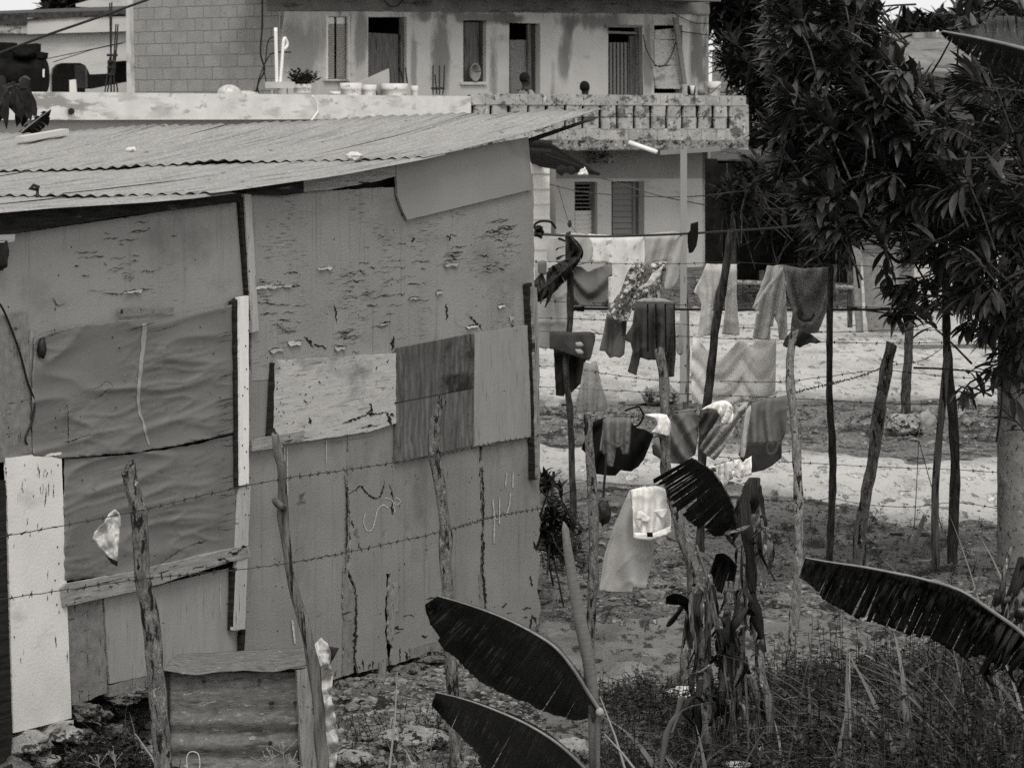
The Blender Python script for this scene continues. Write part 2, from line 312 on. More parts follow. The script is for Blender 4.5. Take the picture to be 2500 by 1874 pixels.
# ---------------------------------------------------------------- shared builders
def resample(pts, step, jag=0.0, closed=True, seed=0.0):
    out = []; n = len(pts)
    for i in range(n if closed else n - 1):
        a, b = pts[i], pts[(i + 1) % n]
        L = math.hypot(b[0] - a[0], b[1] - a[1]); k = max(1, int(L / step))
        for j in range(k):
            t = j / k; x = a[0] + (b[0] - a[0]) * t; y = a[1] + (b[1] - a[1]) * t
            if jag and L > step:
                nx, ny = -(b[1] - a[1]) / L, (b[0] - a[0]) / L
                q = jag * (nz(x * .045 + seed, y * .045, seed) + .8 * nz(x * .15, y * .15, seed + 5))
                x += nx * q; y += ny * q
            out.append((x, y))
    if not closed: out.append(pts[-1])
    return out
def spline(pts, k=6):
    out = []; n = len(pts)
    for i in range(n - 1):
        p0, p1, p2, p3 = pts[max(i - 1, 0)], pts[i], pts[i + 1], pts[min(i + 2, n - 1)]
        for j in range(k):
            t = j / k
            out.append(tuple(.5 * (2 * b + (c - a) * t + (2 * a - 5 * b + 4 * c - d) * t * t + (3 * b - a - 3 * c + d) * t ** 3) for a, b, c, d in zip(p0, p1, p2, p3)))
    out.append(tuple(pts[-1])); return out
def wuv(p): q = p - W0; return (q.dot(WD), q.z)
def panel(name, poly, off, thick, m, parent, jag=0.0, pf=None, uvf=wuv, N=None, label=None, step=9):
    pf = pf or wl; N = N or WN
    if jag: poly = resample(poly, step, jag, seed=off * 91 + poly[0][0])
    pts = [pf(x, y, off) for x, y in poly]
    mb = MB(); mb.prism(pts, N * -thick, [uvf(p) for p in pts])
    o = mb.build(name, m, parent)
    if label: o['label'] = label
    return o
def polymesh(poly, step, fn, curve=0):
    """fill an outline with small triangles; fn(u, v) gives the point in the scene"""
    pl = resample(poly, step)
    xs = [p[0] for p in pl]; ys = [p[1] for p in pl]; pts = [Vector(p) for p in pl]
    def inside(x, y):
        c = False; j = len(poly) - 1
        for i in range(len(poly)):
            a, b = poly[i], poly[j]
            if (a[1] > y) != (b[1] > y) and x < (b[0] - a[0]) * (y - a[1]) / (b[1] - a[1] + 1e-12) + a[0]: c = not c
            j = i
        return c
    y = min(ys) + step * .5
    while y < max(ys):
        x = min(xs) + step * rnd.random()
        while x < max(xs):
            if inside(x, y) and min((x - p[0]) ** 2 + (y - p[1]) ** 2 for p in pl) > step * step * .3: pts.append(Vector((x + rnd.uniform(-.2, .2) * step, y + rnd.uniform(-.2, .2) * step)))
            x += step
        y += step
    n = len(pl)
    v, e, f, *_ = delaunay_2d_cdt(pts, [(i, (i + 1) % n) for i in range(n)], [], 1, 1e-4)
    mb = MB()
    for p in v: mb.vert(fn(p.x, p.y), (p.x * .002, p.y * .002))
    mb.f = [tuple(t) for t in f]
    return mb

# ---------------------------------------------------------------- ground and road
def smooth(a, b, x):
    t = min(1, max(0, (x - a) / (b - a))); return t * t * (3 - 2 * t)
def rubble_amount(x, y):                      # strips of stones and weeds beside the two lanes of the dirt road
    n = .9 * nz(x * .5, y * .35, 2) + .5 * nz(x * 1.6, y * .9, 7)
    return n
def gz(x, y):
    z = GZ + .05 * nz(x * .35, y * .3, 1) + .03 * nz(x * 1.3, y * 1.2, 5)
    if y < 24: z += .035 * nz(x * 4, y * 4, 9) + .02 * nz(x * 9, y * 8, 3)
    return z
mb = MB()
xs = [-60, -25, -10, -5] + [-3.2 + .07 * i for i in range(110)] + [6, 12, 30, 60]
ys = [2, 6, 9, 11] + [12 + .08 * i for i in range(150)] + [24 + .4 * i for i in range(60)] + [50, 60, 80, 120, 250, 600]
mb.quadgrid([[(x, y, gz(x, y)) for x in xs] for y in ys])
M['soil'] = mat('stony soil', .08, .20, 1.3, bump=1.0, bs=22, coord='World', bdist=.06, spots=(
    (.26, (2.2, 1.1, 2), .56, .66), (.02, (5, 2.6, 5), .56, .64), (.34, (40, 18, 40), .66, .72), (.012, (34, 14, 34), .60, .66), (.30, (14, 7, 14), .68, .74)))
tag(mb.build('ground', M['soil'], smooth=True), kind='structure')
M['marl'] = mat('pale marl road', .37, .48, .9, rim=.13, st=(1, .5, 1), bump=1.0, bs=14, coord='World', bdist=.06, spots=(
    (.32, (1.1, .35, 1), .56, .72), (.34, (2.5, .7, 2), .58, .70), (.22, (9, 1.6, 7), .64, .72), (.10, (30, 6, 24), .69, .74), (.62, (6, 1.6, 6), .62, .72)))
def lane(name, edge_lo, edge_hi, seed):
    """pale wheel track between two edges given along X by their ground rows; it sinks under the soil at its ragged rim"""
    mb = MB(); P = []; UV = []
    for i in range(261):
        x = -4 + 13 * i / 260; lo, hi = edge_lo(x), edge_hi(x); row = []; uv = []
        for j in range(71):
            y = lo + (hi - lo) * j / 70
            d = min(y - lo, hi - y); uv.append((d, 0))
            z = gz(x, y) * .45 + GZ * .55 + .05 * smooth(-.2, 1.3, d + .9 * nz(x * 1.1, y * .5, seed) + .7 * nz(x * 3.3, y * 1.4, seed)) - .028
            row.append((x, y, z + .014 * nz(x * 3, y * 1.2, seed + 3) + .016 * nz(x * .8, y * 1.6, seed + 5)))
        P.append(row); UV.append(uv)
    mb.quadgrid(P, UV); return tag(mb.build(name, M['marl'], smooth=True), kind='structure')
def edge(pl):
    q = sorted((gr(u, v).x, gr(u, v).y) for u, v in pl)
    def f(x):
        if x <= q[0][0]: return q[0][1]
        for a, b in zip(q, q[1:]):
            if x <= b[0]: return a[1] + (b[1] - a[1]) * (x - a[0]) / (b[0] - a[0] + 1e-9)
        return q[-1][1]
    return f
lane('dirt_road', edge([(1250, 1175), (1330, 1185), (1500, 1205), (1800, 1222), (1950, 1250), (2100, 1300), (2440, 1330)]), edge([(1250, 1052), (1700, 1072), (2100, 1090), (2440, 1105)]), 3)
lane('dirt_path', edge([(1250, 985), (1700, 978), (2100, 985), (2440, 1000)]), lambda x: 47 - .1 * x, 8)
# pale bare ground between the fence and the hut
mb = MB(); P = []
a0, a1 = gr(1300, 1700), gr(1300, 1480)
for i in range(61):
    x = -.6 + 3.0 * i / 60; row = []
    for j in range(61):
        y = a0.y + (a1.y - a0.y) * j / 60; d = min(i, 60 - i, j, 60 - j) / 14
        row.append((x, y, gz(x, y) + .05 * min(d, 1) - .035 + .03 * nz(x * 3, y * 2.2, 4) + .014 * nz(x * 8, y * 5, 6)))
    P.append(row)
mb.quadgrid(P)
M['crust'] = mat('trodden pale ground', .11, .23, 3, (1, .6, 1), bump=1.0, bs=12, coord='World', bdist=.06, spots=((.05, (9, 3.5, 9), .58, .68), (.34, (12, 5, 12), .62, .70)))
tag(mb.build('bare_ground', M['crust'], smooth=True), kind='structure')

# ---------------------------------------------------------------- the hut
hut = thing('plywood_hut', 'patched plywood hut with a corrugated zinc roof beside the barbed wire fence', 'hut', (W0.x, W0.y, 0))
S_END = wuv(wl(1309, 900))[0]
def sp(s, t, z): return W0 + WD * s - WN * t + Vector((0, 0, z - W0.z))       # s along the front, t back into the hut
for a, b, c, d, nm in (((-1.2, .07), (S_END - .02, .07), .13, 2.6, 'f'), ((S_END - .02, .07), (S_END - .02, 6.6), 0, 2.35, 'r'), ((-1.2, 6.6), (S_END, 6.6), 0, 2.0, 'b')):
    mb = MB(); n = 12
    for i in range(n):
        pass
    zt = [d, d]
    if nm == 'f': zt = [2.02, 2.40]
    pts = [sp(a[0], a[1], c), sp(b[0], b[1], c), sp(b[0], b[1], zt[1]), sp(a[0], a[1], zt[0])]
    mb.prism(pts, (WN * -.03) if nm != 'r' else WD * -.03, [wuv(p) for p in pts])
    mb.build('backing_wall', M['dark_inside'], hut)
mb = MB(); pts = [sp(-1.2, .1, .12), sp(S_END, .1, .0), sp(S_END, 6.5, .0), sp(-1.2, 6.5, .12)]; mb.prism(pts, (0, 0, .03)); mb.build('floor', M['dark_inside'], hut)
pn = lambda name, poly, off, thick, m, jag=0.0, label=None, **k: panel(name, poly, off, thick, M[m], hut, jag, label=label, **k)
pn('wall_panel', [(-60, 585), (592, 488), (606, 800), (-60, 905)], .0, .012, 'ply_paint', 1.0)
pn('wall_panel', [(612, 476), (970, 456), (1000, 440), (1302, 425), (1306, 870), (615, 930)], .002, .012, 'ply_worn', 2.0, 'painted panel whose veneer is split and peeling')
pn('wall_panel', [(967, 400), (1290, 335), (1300, 462), (995, 537), (986, 520), (971, 480)], .02, .012, 'ply_clean', .6, 'smooth overlapping panel under the eave')
pn('wall_panel', [(606, 905), (846, 870), (846, 1160), (853, 1280), (848, 1400), (866, 1440), (868, 1500), (864, 1640), (800, 1664), (590, 1700)], .0, .012, 'ply_low', 3.0)
pn('wall_panel', [(850, 1000), (1172, 940), (1171, 1160), (1176, 1290), (1173, 1400), (1183, 1480), (1180, 1558), (1080, 1588), (956, 1622), (958, 1580), (949, 1560), (949, 1440), (953, 1428), (953, 1400), (944, 1400), (944, 1440), (941, 1560), (948, 1624), (876, 1642), (868, 1600), (871, 1500), (868, 1434), (853, 1400), (857, 1280), (850, 1160)], .003, .012, 'ply_low', 3.6)
pn('wall_panel', [(1180, 938), (1312, 915), (1318, 1210), (1317, 1300), (1308, 1330), (1318, 1360), (1313, 1440), (1319, 1470), (1313, 1528), (1290, 1537), (1186, 1562), (1187, 1480), (1178, 1400), (1180, 1290), (1176, 1160)], .001, .012, 'ply_low', 3.6)
pn('patch_board', [(672, 880), (967, 862), (967, 1033), (905, 1052), (860, 1060), (668, 1088)], .022, .014, 'plank_pale', 1.6, 'pale weathered patch board with rotten lower edge')
pn('batten', [(665, 886), (677, 886), (668, 1068), (656, 1068)], .02, .016, 'dark_wood', .8)
pn('plank', [(614, 1074), (742, 1050), (742, 1072), (690, 1083), (690, 1091), (616, 1101)], .034, .014, 'plank', .8)
pn('patch_board', [(971, 850), (1158, 814), (1157, 946), (970, 982)], .026, .012, 'ply_grain', .5, 'dark bare plywood patch with strong grain')
pn('patch_board', [(970, 984), (1157, 948), (1156, 1086), (967, 1128)], .024, .012, 'ply_grain2', .5, 'bare plywood patch with a knot swirl')
pn('patch_board', [(1160, 814), (1300, 792), (1312, 1062), (1158, 1092)], .022, .012, 'ply_light', .6, 'pale plain plywood patch')
pn('corner_post', [(1289, 695), (1299, 690), (1311, 960), (1314, 1168), (1303, 1172), (1300, 960)], .035, .03, 'dark_wood', 1.2)
pn('corner_post', [(1300, 700), (1311, 702), (1316, 850), (1319, 1168), (1313, 1168), (1308, 930)], .05, .03, 'plank_v', 1.4)
pn('batten', [(597, 474), (613, 474), (632, 806), (616, 812)], .026, .02, 'batten', .5)
pn('batten', [(584, 482), (597, 480), (615, 806), (604, 742)], .018, .02, 'dark_wood', .8)
pn('batten', [(584, 726), (607, 722), (608, 1180), (587, 1185)], .055, .02, 'batten_white', .7, 'white vertical batten')
pn('batten', [(571, 738), (583, 728), (586, 1186), (577, 1190)], .045, .03, 'dark_wood', .6)  # dark strip built as a batten, standing in for the shadow beside the white batten
pn('batten', [(586, 1188), (612, 1183), (598, 1534), (571, 1538)], .045, .02, 'batten', .6)
pn('batten', [(573, 1390), (582, 1370), (577, 1534), (569, 1538)], .04, .03, 'dark_wood', .4)
pn('batten', [(590, 1540), (600, 1536), (596, 1600), (588, 1602)], .03, .02, 'dark_wood', .4)
pn('plank', [(152, 1436), (160, 1425), (330, 1395), (480, 1358), (608, 1330), (613, 1358), (560, 1372), (340, 1440), (158, 1480)], .05, .02, 'plank', .9, 'knotty plank nailed across the wall')
pn('patch_board', [(15, 1118), (150, 1102), (157, 1290), (175, 1752), (100, 1772), (33, 1788)], .035, .012, 'ply_white', .9, 'tall white plywood board')
pn('patch_board', [(-30, 778), (68, 758), (72, 900), (78, 1116), (-30, 1132)], .03, .012, 'plank_grey', 1.6)
pn('batten', [(71, 805), (88, 808), (80, 1110), (74, 1110)], .024, .012, 'plank_v', .6)
pn('patch_board', [(160, 1478), (250, 1458), (254, 1540), (262, 1690), (222, 1706), (176, 1722)], .018, .012, 'plank_grey', 2.4, 'rough grey board with chipped edges')
pn('patch_board', [(254, 1458), (400, 1428), (400, 1640), (330, 1655), (268, 1668)], .012, .012, 'ply_light', 1.2)
pn('wall_panel', [(338, 1440), (600, 1376), (592, 1610), (350, 1650)], .004, .012, 'ply_light', .8)
pn('plank', [(268, 1672), (362, 1650), (362, 1676), (268, 1700)], .012, .03, 'plank_grey', 2.5)
pn('corner_post', [(-40, 1180), (14, 1172), (18, 1400), (30, 1790), (24, 1885), (-40, 1885)], .045, .03, 'dark_wood', 1.2, 'dark weathered upright at the wall end')
pn('eave_beam', [(-40, 522), (300, 498), (588, 470), (591, 492), (300, 528), (60, 566), (-40, 584)], .05, .03, 'dark_wood', 1.0)
pn('eave_beam', [(742, 440), (965, 404), (966, 430), (925, 442), (800, 464), (742, 468)], .03, .03, 'plank', 1.0)
pn('eave_beam', [(600, 462), (745, 440), (745, 470), (690, 478), (600, 474)], .028, .03, 'dark_wood', .8)
pn('eave_beam', [(1288, 345), (1470, 285), (1380, 318), (1290, 350)], .0, .05, 'dark_wood', .6)
def gash(pl, wd, off=.0045, pf=wl):
    mb = MB(); pl = resample(spline(pl, 6), 1.5, closed=False); a = []; b = []
    for i, (x, y) in enumerate(pl):
        t = i / (len(pl) - 1); ww = wd * math.sin(math.pi * min(.98, max(.02, t))) ** .6 * (.12 + 1.3 * abs(nz(x * .13, y * .13, wd)) + .8 * abs(nz(x * .5, y * .5, wd))) * .5
        p_, q_ = pl[max(i - 2, 0)], pl[min(i + 2, len(pl) - 1)]; dx, dy = q_[0] - p_[0], q_[1] - p_[1]; L = math.hypot(dx, dy) + 1e-6
        j = (1 + .5 * wd) * (.8 * nz(x * .12, y * .12, 4) + .5 * nz(x * .5, y * .5, 2)); x -= dy / L * j; y += dx / L * j
        a.append((x - dy / L * ww, y + dx / L * ww)); b.append((x + dy / L * ww, y - dx / L * ww))
    mb.quadgrid([[pf(*p, off) for p in a], [pf(*p, off) for p in b]], [[(p[0] * .002, p[1] * .002) for p in a], [(p[0] * .002, p[1] * .002) for p in b]])
    mb.build('split_wood', M['dark_inside'], hut)
# strips of torn veneer lifted off the wall
for i, (x, y, l, h) in enumerate([(640, 701, 55, 4), (690, 698, 60, 5), (795, 655, 38, 3), (1103, 645, 38, 7), (940, 790, 24, 4), (1073, 712, 18, 8), (1155, 796, 34, 6), (678, 852, 40, 13), (722, 835, 36, 11), (832, 848, 26, 9), (1226, 745, 20, 9), (1250, 772, 12, 16), (325, 712, 52, 3), (1010, 728, 24, 3)]):
    pl = resample([(x - l / 2, y + l * .08), (x - l * .1, y - 1), (x + l / 2, y - l * .10), (x + l * .36, y + h * .6), (x, y + h * .5), (x - l * .25, y + h)], 3, 3.5, seed=i)
    mb = MB(); pts = [wl(a, b, .006 + .010 * smooth(y, y + h, b)) for a, b in pl]; mb.prism(pts, WN * -.002, [wuv(p) for p in pts])
    mb.build('torn_veneer', M['ply_light' if i % 2 else 'plank_pale'], hut)
    gash([(x - l * .6, y + l * .1), (x - l * .2, y - 2), (x + l * .2, y - 3), (x + l * .62, y - l * .12)], 3.5)
# long dark splits, narrow gashes cut into the veneer
for g, wd in (([(840, 1155), (845, 1200), (847, 1260), (848, 1320), (842, 1360)], 5), ([(846, 1205), (866, 1198), (880, 1186), (893, 1198), (905, 1212), (925, 1215), (935, 1195), (938, 1170)], 6),
              ([(950, 1182), (956, 1200), (961, 1222)], 5), ([(958, 1222), (957, 1255)], 9), ([(856, 1268), (866, 1288)], 6), ([(875, 1320), (878, 1340)], 4), ([(1176, 1135), (1178, 1170), (1180, 1195)], 5),
              ([(1184, 1220), (1180, 1260), (1178, 1300)], 4), ([(816, 740), (820, 765), (824, 790)], 6), ([(745, 820), (755, 835), (765, 850)], 9), ([(765, 840), (785, 845), (800, 850)], 7), ([(960, 820), (957, 855)], 14),
              ([(1145, 770), (1160, 785), (1178, 805)], 7), ([(1248, 790), (1252, 808)], 12), ([(690, 668), (720, 664), (735, 672)], 4), ([(700, 700), (735, 697)], 6), ([(1090, 740), (1092, 782)], 7), ([(1215, 650), (1232, 662)], 5),
              ([(780, 1080), (850, 1074), (925, 1060)], 0.5), ([(255, 640), (262, 650)], 3), ([(250, 715), (285, 718), (305, 716)], 4), ([(310, 712), (345, 707), (378, 706)], 5), ([(130, 725), (140, 745), (160, 742)], 4),
              ([(975, 450), (977, 490), (988, 525), (1000, 535)], 13), ([(1005, 590), (1012, 580)], 6), ([(1040, 1462), (1080, 1455)], 5), ([(1175, 1455), (1190, 1470)], 7), ([(985, 1506), (1000, 1500), (1012, 1503)], 4),
              ([(1225, 1480), (1240, 1472)], 6), ([(1295, 1405), (1300, 1430)], 8), ([(1300, 1320), (1312, 1345)], 8), ([(1298, 1500), (1312, 1520)], 9), ([(1110, 1495), (1125, 1500)], 6)):
    gash(g, wd)
# rotten core showing along the splits, splinters along the lower edge
pn('rotten_strip', [(838, 1385), (847, 1388), (853, 1432), (866, 1446), (868, 1500), (862, 1640), (838, 1650), (840, 1560), (836, 1470)], .007, .004, 'plank_grey', 4)
pn('rotten_strip', [(1170, 1400), (1176, 1402), (1182, 1480), (1179, 1540), (1168, 1545), (1172, 1470)], .008, .004, 'plank_grey', 3)
pn('rotten_strip', [(958, 1424), (972, 1420), (974, 1490), (966, 1494), (960, 1560), (956, 1560)], .007, .006, 'plank_v', 2)
pn('rotten_strip', [(1000, 1582), (1100, 1556), (1180, 1535), (1184, 1556), (1080, 1584), (1004, 1606)], .008, .004, 'plank_grey', 5)
q_ = random.Random(9)
for i in range(70):
    u = q_.uniform(640, 1312); b_ = 1688 - (u - 640) * .225 if u < 1000 else 1607 - (u - 1000) * .24
    L = q_.uniform(6, 34); gash([(u, b_ + 3), (u + q_.uniform(-2, 2), b_ - L * .5), (u + q_.uniform(-4, 4), b_ - L)], q_.uniform(2, 7))
for i in range(16):
    u, v = q_.uniform(880, 1300), q_.uniform(1480, 1560); gash([(u, v), (u + q_.uniform(4, 10), v + q_.uniform(-4, 4)), (u + q_.uniform(10, 24), v + q_.uniform(-6, 4))], q_.uniform(2, 7))
for cu, cv, n_, ru in ((880, 740, 20, 46), (930, 650, 14, 40), (700, 790, 16, 30), (1020, 690, 10, 26), (1110, 625, 14, 16), (1190, 650, 8, 18), (1230, 600, 12, 20), (640, 740, 14, 30), (300, 670, 12, 36), (220, 640, 8, 40), (350, 560, 10, 50), (840, 820, 12, 16), (1215, 560, 12, 24)):
    for _ in range(n_):
        u, v = cu + q_.gauss(0, ru * .6), cv + q_.gauss(0, ru); L = q_.uniform(6, 26); gash([(u - L, v + L * .16), (u - L * .3, v - 1.5), (u + L * .3, v + 1), (u + L, v - L * .18)], q_.uniform(1.2, 3.4))
for g, wd in (([(835, 1034), (862, 1024), (895, 1012), (925, 1010), (944, 1004)], 8), ([(902, 985), (908, 996), (900, 1008)], 11), ([(944, 1004), (948, 1022), (956, 1038)], 13), ([(756, 1018), (759, 1034)], 9), ([(870, 1046), (905, 1040), (930, 1036)], 5), ([(950, 1012), (964, 1014)], 8), ([(742, 976), (752, 980)], 5), ([(730, 960), (736, 962)], 4)):
    gash(g, wd, .0245)
for _ in range(30):
    u, v = 90 + q_.gauss(0, 32), 1130 + 480 * q_.random() ** 2.6; L = q_.uniform(2, 20) * q_.random() + 2; gash([(u, v), (u + q_.uniform(-1.5, 1.5), v + L), (u + q_.uniform(-2, 2), v + 2 * L)], q_.uniform(1.2, 3), .0372)
for g, wd in (([(165, 1445), (240, 1425), (310, 1408)], 3), ([(530, 1366), (548, 1362), (560, 1372)], 9), ([(556, 1348), (575, 1350), (590, 1340)], 8), ([(590, 1338), (602, 1334)], 10), ([(180, 1462), (200, 1458)], 5), ([(470, 1388), (500, 1380)], 4)): gash(g, wd, .0525)
for g, wd in (([(192, 968), (215, 952), (244, 944), (262, 930), (283, 952)], 1.5), ([(228, 976), (250, 962), (270, 948), (284, 952)], 3), ([(158, 1080), (180, 1074), (200, 1066)], 5), ([(200, 1068), (222, 1060)], 3), ([(318, 806), (350, 796), (380, 786)], 4), ([(372, 812), (410, 800), (440, 790)], 2.5), ([(480, 1328), (500, 1318)], 8), ([(375, 1390), (410, 1362), (450, 1338), (495, 1320)], 3), ([(158, 1005), (165, 990), (167, 1085)], 4)): gash(g, wd, .056)
for _ in range(26):
    v = q_.uniform(790, 1320); gash([(574, v), (562, v + q_.uniform(-2, 8)), (545 - q_.uniform(0, 22), v + q_.uniform(4, 14))], q_.uniform(1.5, 3.5), .05)
for g, wd in (([(846, 1160), (848, 1230), (847, 1290), (846, 1350), (843, 1400)], 6), ([(860, 1420), (868, 1445), (870, 1500), (867, 1560), (866, 1600), (864, 1640)], 11), ([(1178, 1140), (1180, 1200), (1181, 1290)], 6), ([(1179, 1290), (1180, 1400), (1186, 1470), (1186, 1530)], 9)): gash(g, wd, .0095)
# nails and hooks
mb = MB()
for i in range(150):
    u = rnd.choice((597, 605, 20, 140, 975, 1150, 1305, 680, 960)) + rnd.uniform(-6, 6) if i < 90 else rnd.uniform(20, 1300); v = rnd.uniform(540, 1560)
    c = wl(u, v, .057 if 580 < u < 612 else .037); mb.blob(c, .0035, .0035, .0045, 0, sub=1)
mb.tube([wl(1092, 575, .0), wl(1100, 583, .05)], .004); mb.tube([wl(1097, 588, .03), wl(1100, 572, .05), wl(1114, 577, .06)], .003)
mb.build('nail', M['iron'], hut).__setitem__('kind', 'stuff')
# chalk strokes
mb = MB()
def stroke(pl, wd, off=.006):
    pl = spline(pl, 8)
    a = []; b = []
    for i, (x, y) in enumerate(pl):
        dx = pl[min(i + 1, len(pl) - 1)][0] - pl[max(i - 1, 0)][0]; dy = pl[min(i + 1, len(pl) - 1)][1] - pl[max(i - 1, 0)][1]; L = math.hypot(dx, dy) + 1e-6
        ww = wd * (.6 + .6 * abs(nz(x * .2, y * .2))) * .5
        a.append((x - dy / L * ww, y + dx / L * ww)); b.append((x + dy / L * ww, y - dx / L * ww))
    mb.quadgrid([[wl(*p, off) for p in a], [wl(*p, off) for p in b]])
for pl, wd in (([(892, 1252), (888, 1275), (896, 1294), (908, 1292), (915, 1272), (922, 1245), (935, 1232), (948, 1240)], 3.5), ([(940, 1215), (958, 1222), (964, 1250)], 3), ([(962, 1226), (968, 1232), (978, 1222), (966, 1214)], 3),
               ([(1203, 1218), (1207, 1265), (1206, 1325)], 4.5), ([(1219, 1213), (1220, 1245), (1219, 1278)], 4.5), ([(1205, 1262), (1216, 1268)], 3), ([(1246, 1203), (1244, 1230), (1236, 1258)], 4), ([(1237, 1155), (1234, 1188)], 3.5), ([(1253, 1150), (1252, 1190)], 4),
               ([(695, 1092), (696, 1150), (699, 1180)], 2.5), ([(701, 1090), (702, 1150), (703, 1208)], 2.5), ([(797, 1076), (797, 1130)], 2), ([(537, 1402), (539, 1494)], 2), ([(714, 1512), (720, 1570)], 6), ([(255, 798), (256, 820)], 2), ([(248, 832), (246, 850)], 2)):
    stroke(pl, wd)
M['chalk'] = mat('white paint', .38, .62, 60, bump=.1, spots=((.2, (90, 90, 90), .58, .62),))
mb.build('painted_mark', M['chalk'], hut)
# faded cloth nailed over the wall in two sheets
def tarpfn(seed, off):
    def fn(u, v):
        x, y = u * .01, v * .01
        q = x * .22 + y
        r1 = 1 - 2.6 * abs(nz(x * .42 + .3, q * 1.25, seed)); r2 = 1 - 2.6 * abs(nz(x * .9, q * 3.2, seed + 4)); r3 = 1 - 2.6 * abs(nz(x * 1.4 + y, q * 5.5, seed + 8))
        d = .013 * max(r1, -.2) ** 2 * (1 if r1 > 0 else -1) * .8 + .006 * max(r2, 0) ** 3 * smooth(-.1, .3, nz(x * .5, y * .6, seed + 1)) + .003 * max(r3, 0) ** 3 * smooth(-.2, .2, nz(x * .7 + 4, y * .7, seed)) + .006 * nz(x * .6, y * .8, seed)
        e = smooth(578, 500, u) * .8 + .2
        return wl(u, v, off + .012 + d * e)
    return fn
def uvfix(mb):
    for i, p in enumerate(mb.v): mb.uv[i] = wuv(p)
    return mb
for pl, sd, of in (([(84, 822), (180, 796), (330, 778), (440, 764), (576, 742), (578, 900), (577, 1054), (470, 1080), (330, 1104), (157, 1118), (80, 1112), (78, 960)], 3, .018),
                   ([(157, 1121), (330, 1108), (470, 1085), (576, 1060), (578, 1200), (577, 1345), (470, 1372), (330, 1398), (158, 1418), (156, 1260)], 11, .014)):
    o = uvfix(polymesh(resample(pl, 14, 3), 4.5, tarpfn(sd, of))).build('tar_cloth', M['tarp'], hut, smooth=True, solid=.003)
mb = MB()
tf = tarpfn(3, .018)
cen = spline([(352, 790), (347, 850), (340, 915), (336, 985), (350, 1040), (362, 1085)], 8)
mb.quadgrid([[tf(u - (6 - .012 * (v - 790)) - 3 * nz(v * .05), v) + WN * .004 for u, v in cen], [tf(u + (6 - .012 * (v - 790)) + 3 * nz(v * .06, 3), v) + WN * .004 for u, v in cen]])
mb.build('cloth_seam', M['tarp_seam'], hut, smooth=True)
for pl in ([(300, 752), (345, 750), (345, 770), (300, 772)], [(342, 752), (374, 754), (372, 764), (345, 768)], [(376, 754), (425, 750), (424, 762), (376, 764)]):
    pn('wood_scrap', pl, .04, .012, 'plank_grey', .6)
mb = MB(); mb.tube([wl(*p, .04) for p in spline([(-8, 735), (10, 760), (45, 850), (68, 935), (84, 980), (78, 1030), (62, 1068), (66, 1085)], 6)], .0045); mb.build('hanging_cable', M['cable'], hut)
mb = MB(); mb.blob(wl(102, 850, .05), .018, .02, .045, .4, 2, 3, sub=2); mb.build('rubber_scrap', M['black'], hut, smooth=True)
mb = MB(); mb.blob(wl(6, 622, .05), .025, .03, .06, .4, 2, 7, sub=3); mb.build('rubber_scrap', M['dark_wood'], hut, smooth=True)
pn('wood_scrap', [(-20, 574), (38, 572), (36, 590), (-20, 594)], .06, .02, 'plank_pale', .8)
# roof: three tiers of corrugated sheets running along the slope
pl_ = wl(0, 512, .12); pt_ = wl(1470, 275, .10)
s0, s3 = wuv(pl_)[0], wuv(pt_)[0]
K_ = (pt_.z - pl_.z) / (s3 - s0)
d = ray(0, 335); a_ = sp(s3, 0, 0)                      # far corner of the roof's upper edge
# find t where the upper edge crosses the left border of the picture
t_ = 0.0
while True:
    p = sp(s3, t_, 0); 
    if p.x / p.y < ray(0, 300).x / ray(0, 300).y: break
    t_ += .02
M_ = (at(0, 335, p.y).z - pt_.z) / t_
EV = sorted((wuv(wl(u, v, .10))[0], wl(u, v, .10).z) for u, v in ((0, 513), (300, 497), (520, 474), (800, 437), (1080, 385), (1290, 334), (1480, 272)))
def ez(s):
    if s <= EV[0][0]: return EV[0][1] + (s - EV[0][0]) * .06
    for a, b in zip(EV, EV[1:]):
        if s <= b[0] or b is EV[-1]: return a[1] + (b[1] - a[1]) * (s - a[0]) / (b[0] - a[0])
def rz(s, t): return .25 * (ez(s - .12) + ez(s - .04) + ez(s + .04) + ez(s + .12)) + M_ * (t + .1)
def s_at(u, v):
    best = None
    for i in range(-200, 800):
        s = i * .01
        for t in (-.1, 0, .2):
            pass
        q = sp(s, -.08, 0)
        if best is None or abs(q.x / q.y - ray(u, v).x / ray(u, v).y) < best[0]: best = (abs(q.x / q.y - ray(u, v).x / ray(u, v).y), s)
    return best[1]
s1, s2 = s_at(505, 468), s_at(1030, 388)
print('ROOF', s0, s1, s2, s3, 't', t_, 'K', K_, 'M', M_, 'S_END', S_END)
TW = .80
def sheet(sa, sb, ta, tb, lift, seed, tier):
    mb = MB(); P = []; UV = []
    nt_ = int((tb - ta) / .0095); ns = 9
    cut = .05 * nz(seed * 3.1, 2)
    for i in range(ns + 1):
        f = i / ns; row = []; uv = []
        for j in range(nt_ + 1):
            t = ta + (tb - ta) * j / nt_; s = sa + cut + (sb - sa) * f + .012 * nz(t * 2.2, seed)
            edge = (1 - f) ** 6 * .020 * max(0, nz(t * 2.3, seed, 2) + .12) + f ** 6 * .014 * nz(t * 2.4, seed, 5)
            z = rz(s, t) + lift + (.0062 + .003 * nz(t * 1.1, seed, 8)) * math.cos(2 * math.pi * t / .076) + edge + .008 * nz(s * 1.1, t * .8, seed)
            row.append(sp(s, t, z)); uv.append((s, t))
        P.append(row); UV.append(uv)
    mb.quadgrid(P, UV); return mb.build('roof_sheet', M['zinc'], hut, smooth=True, solid=.0012)
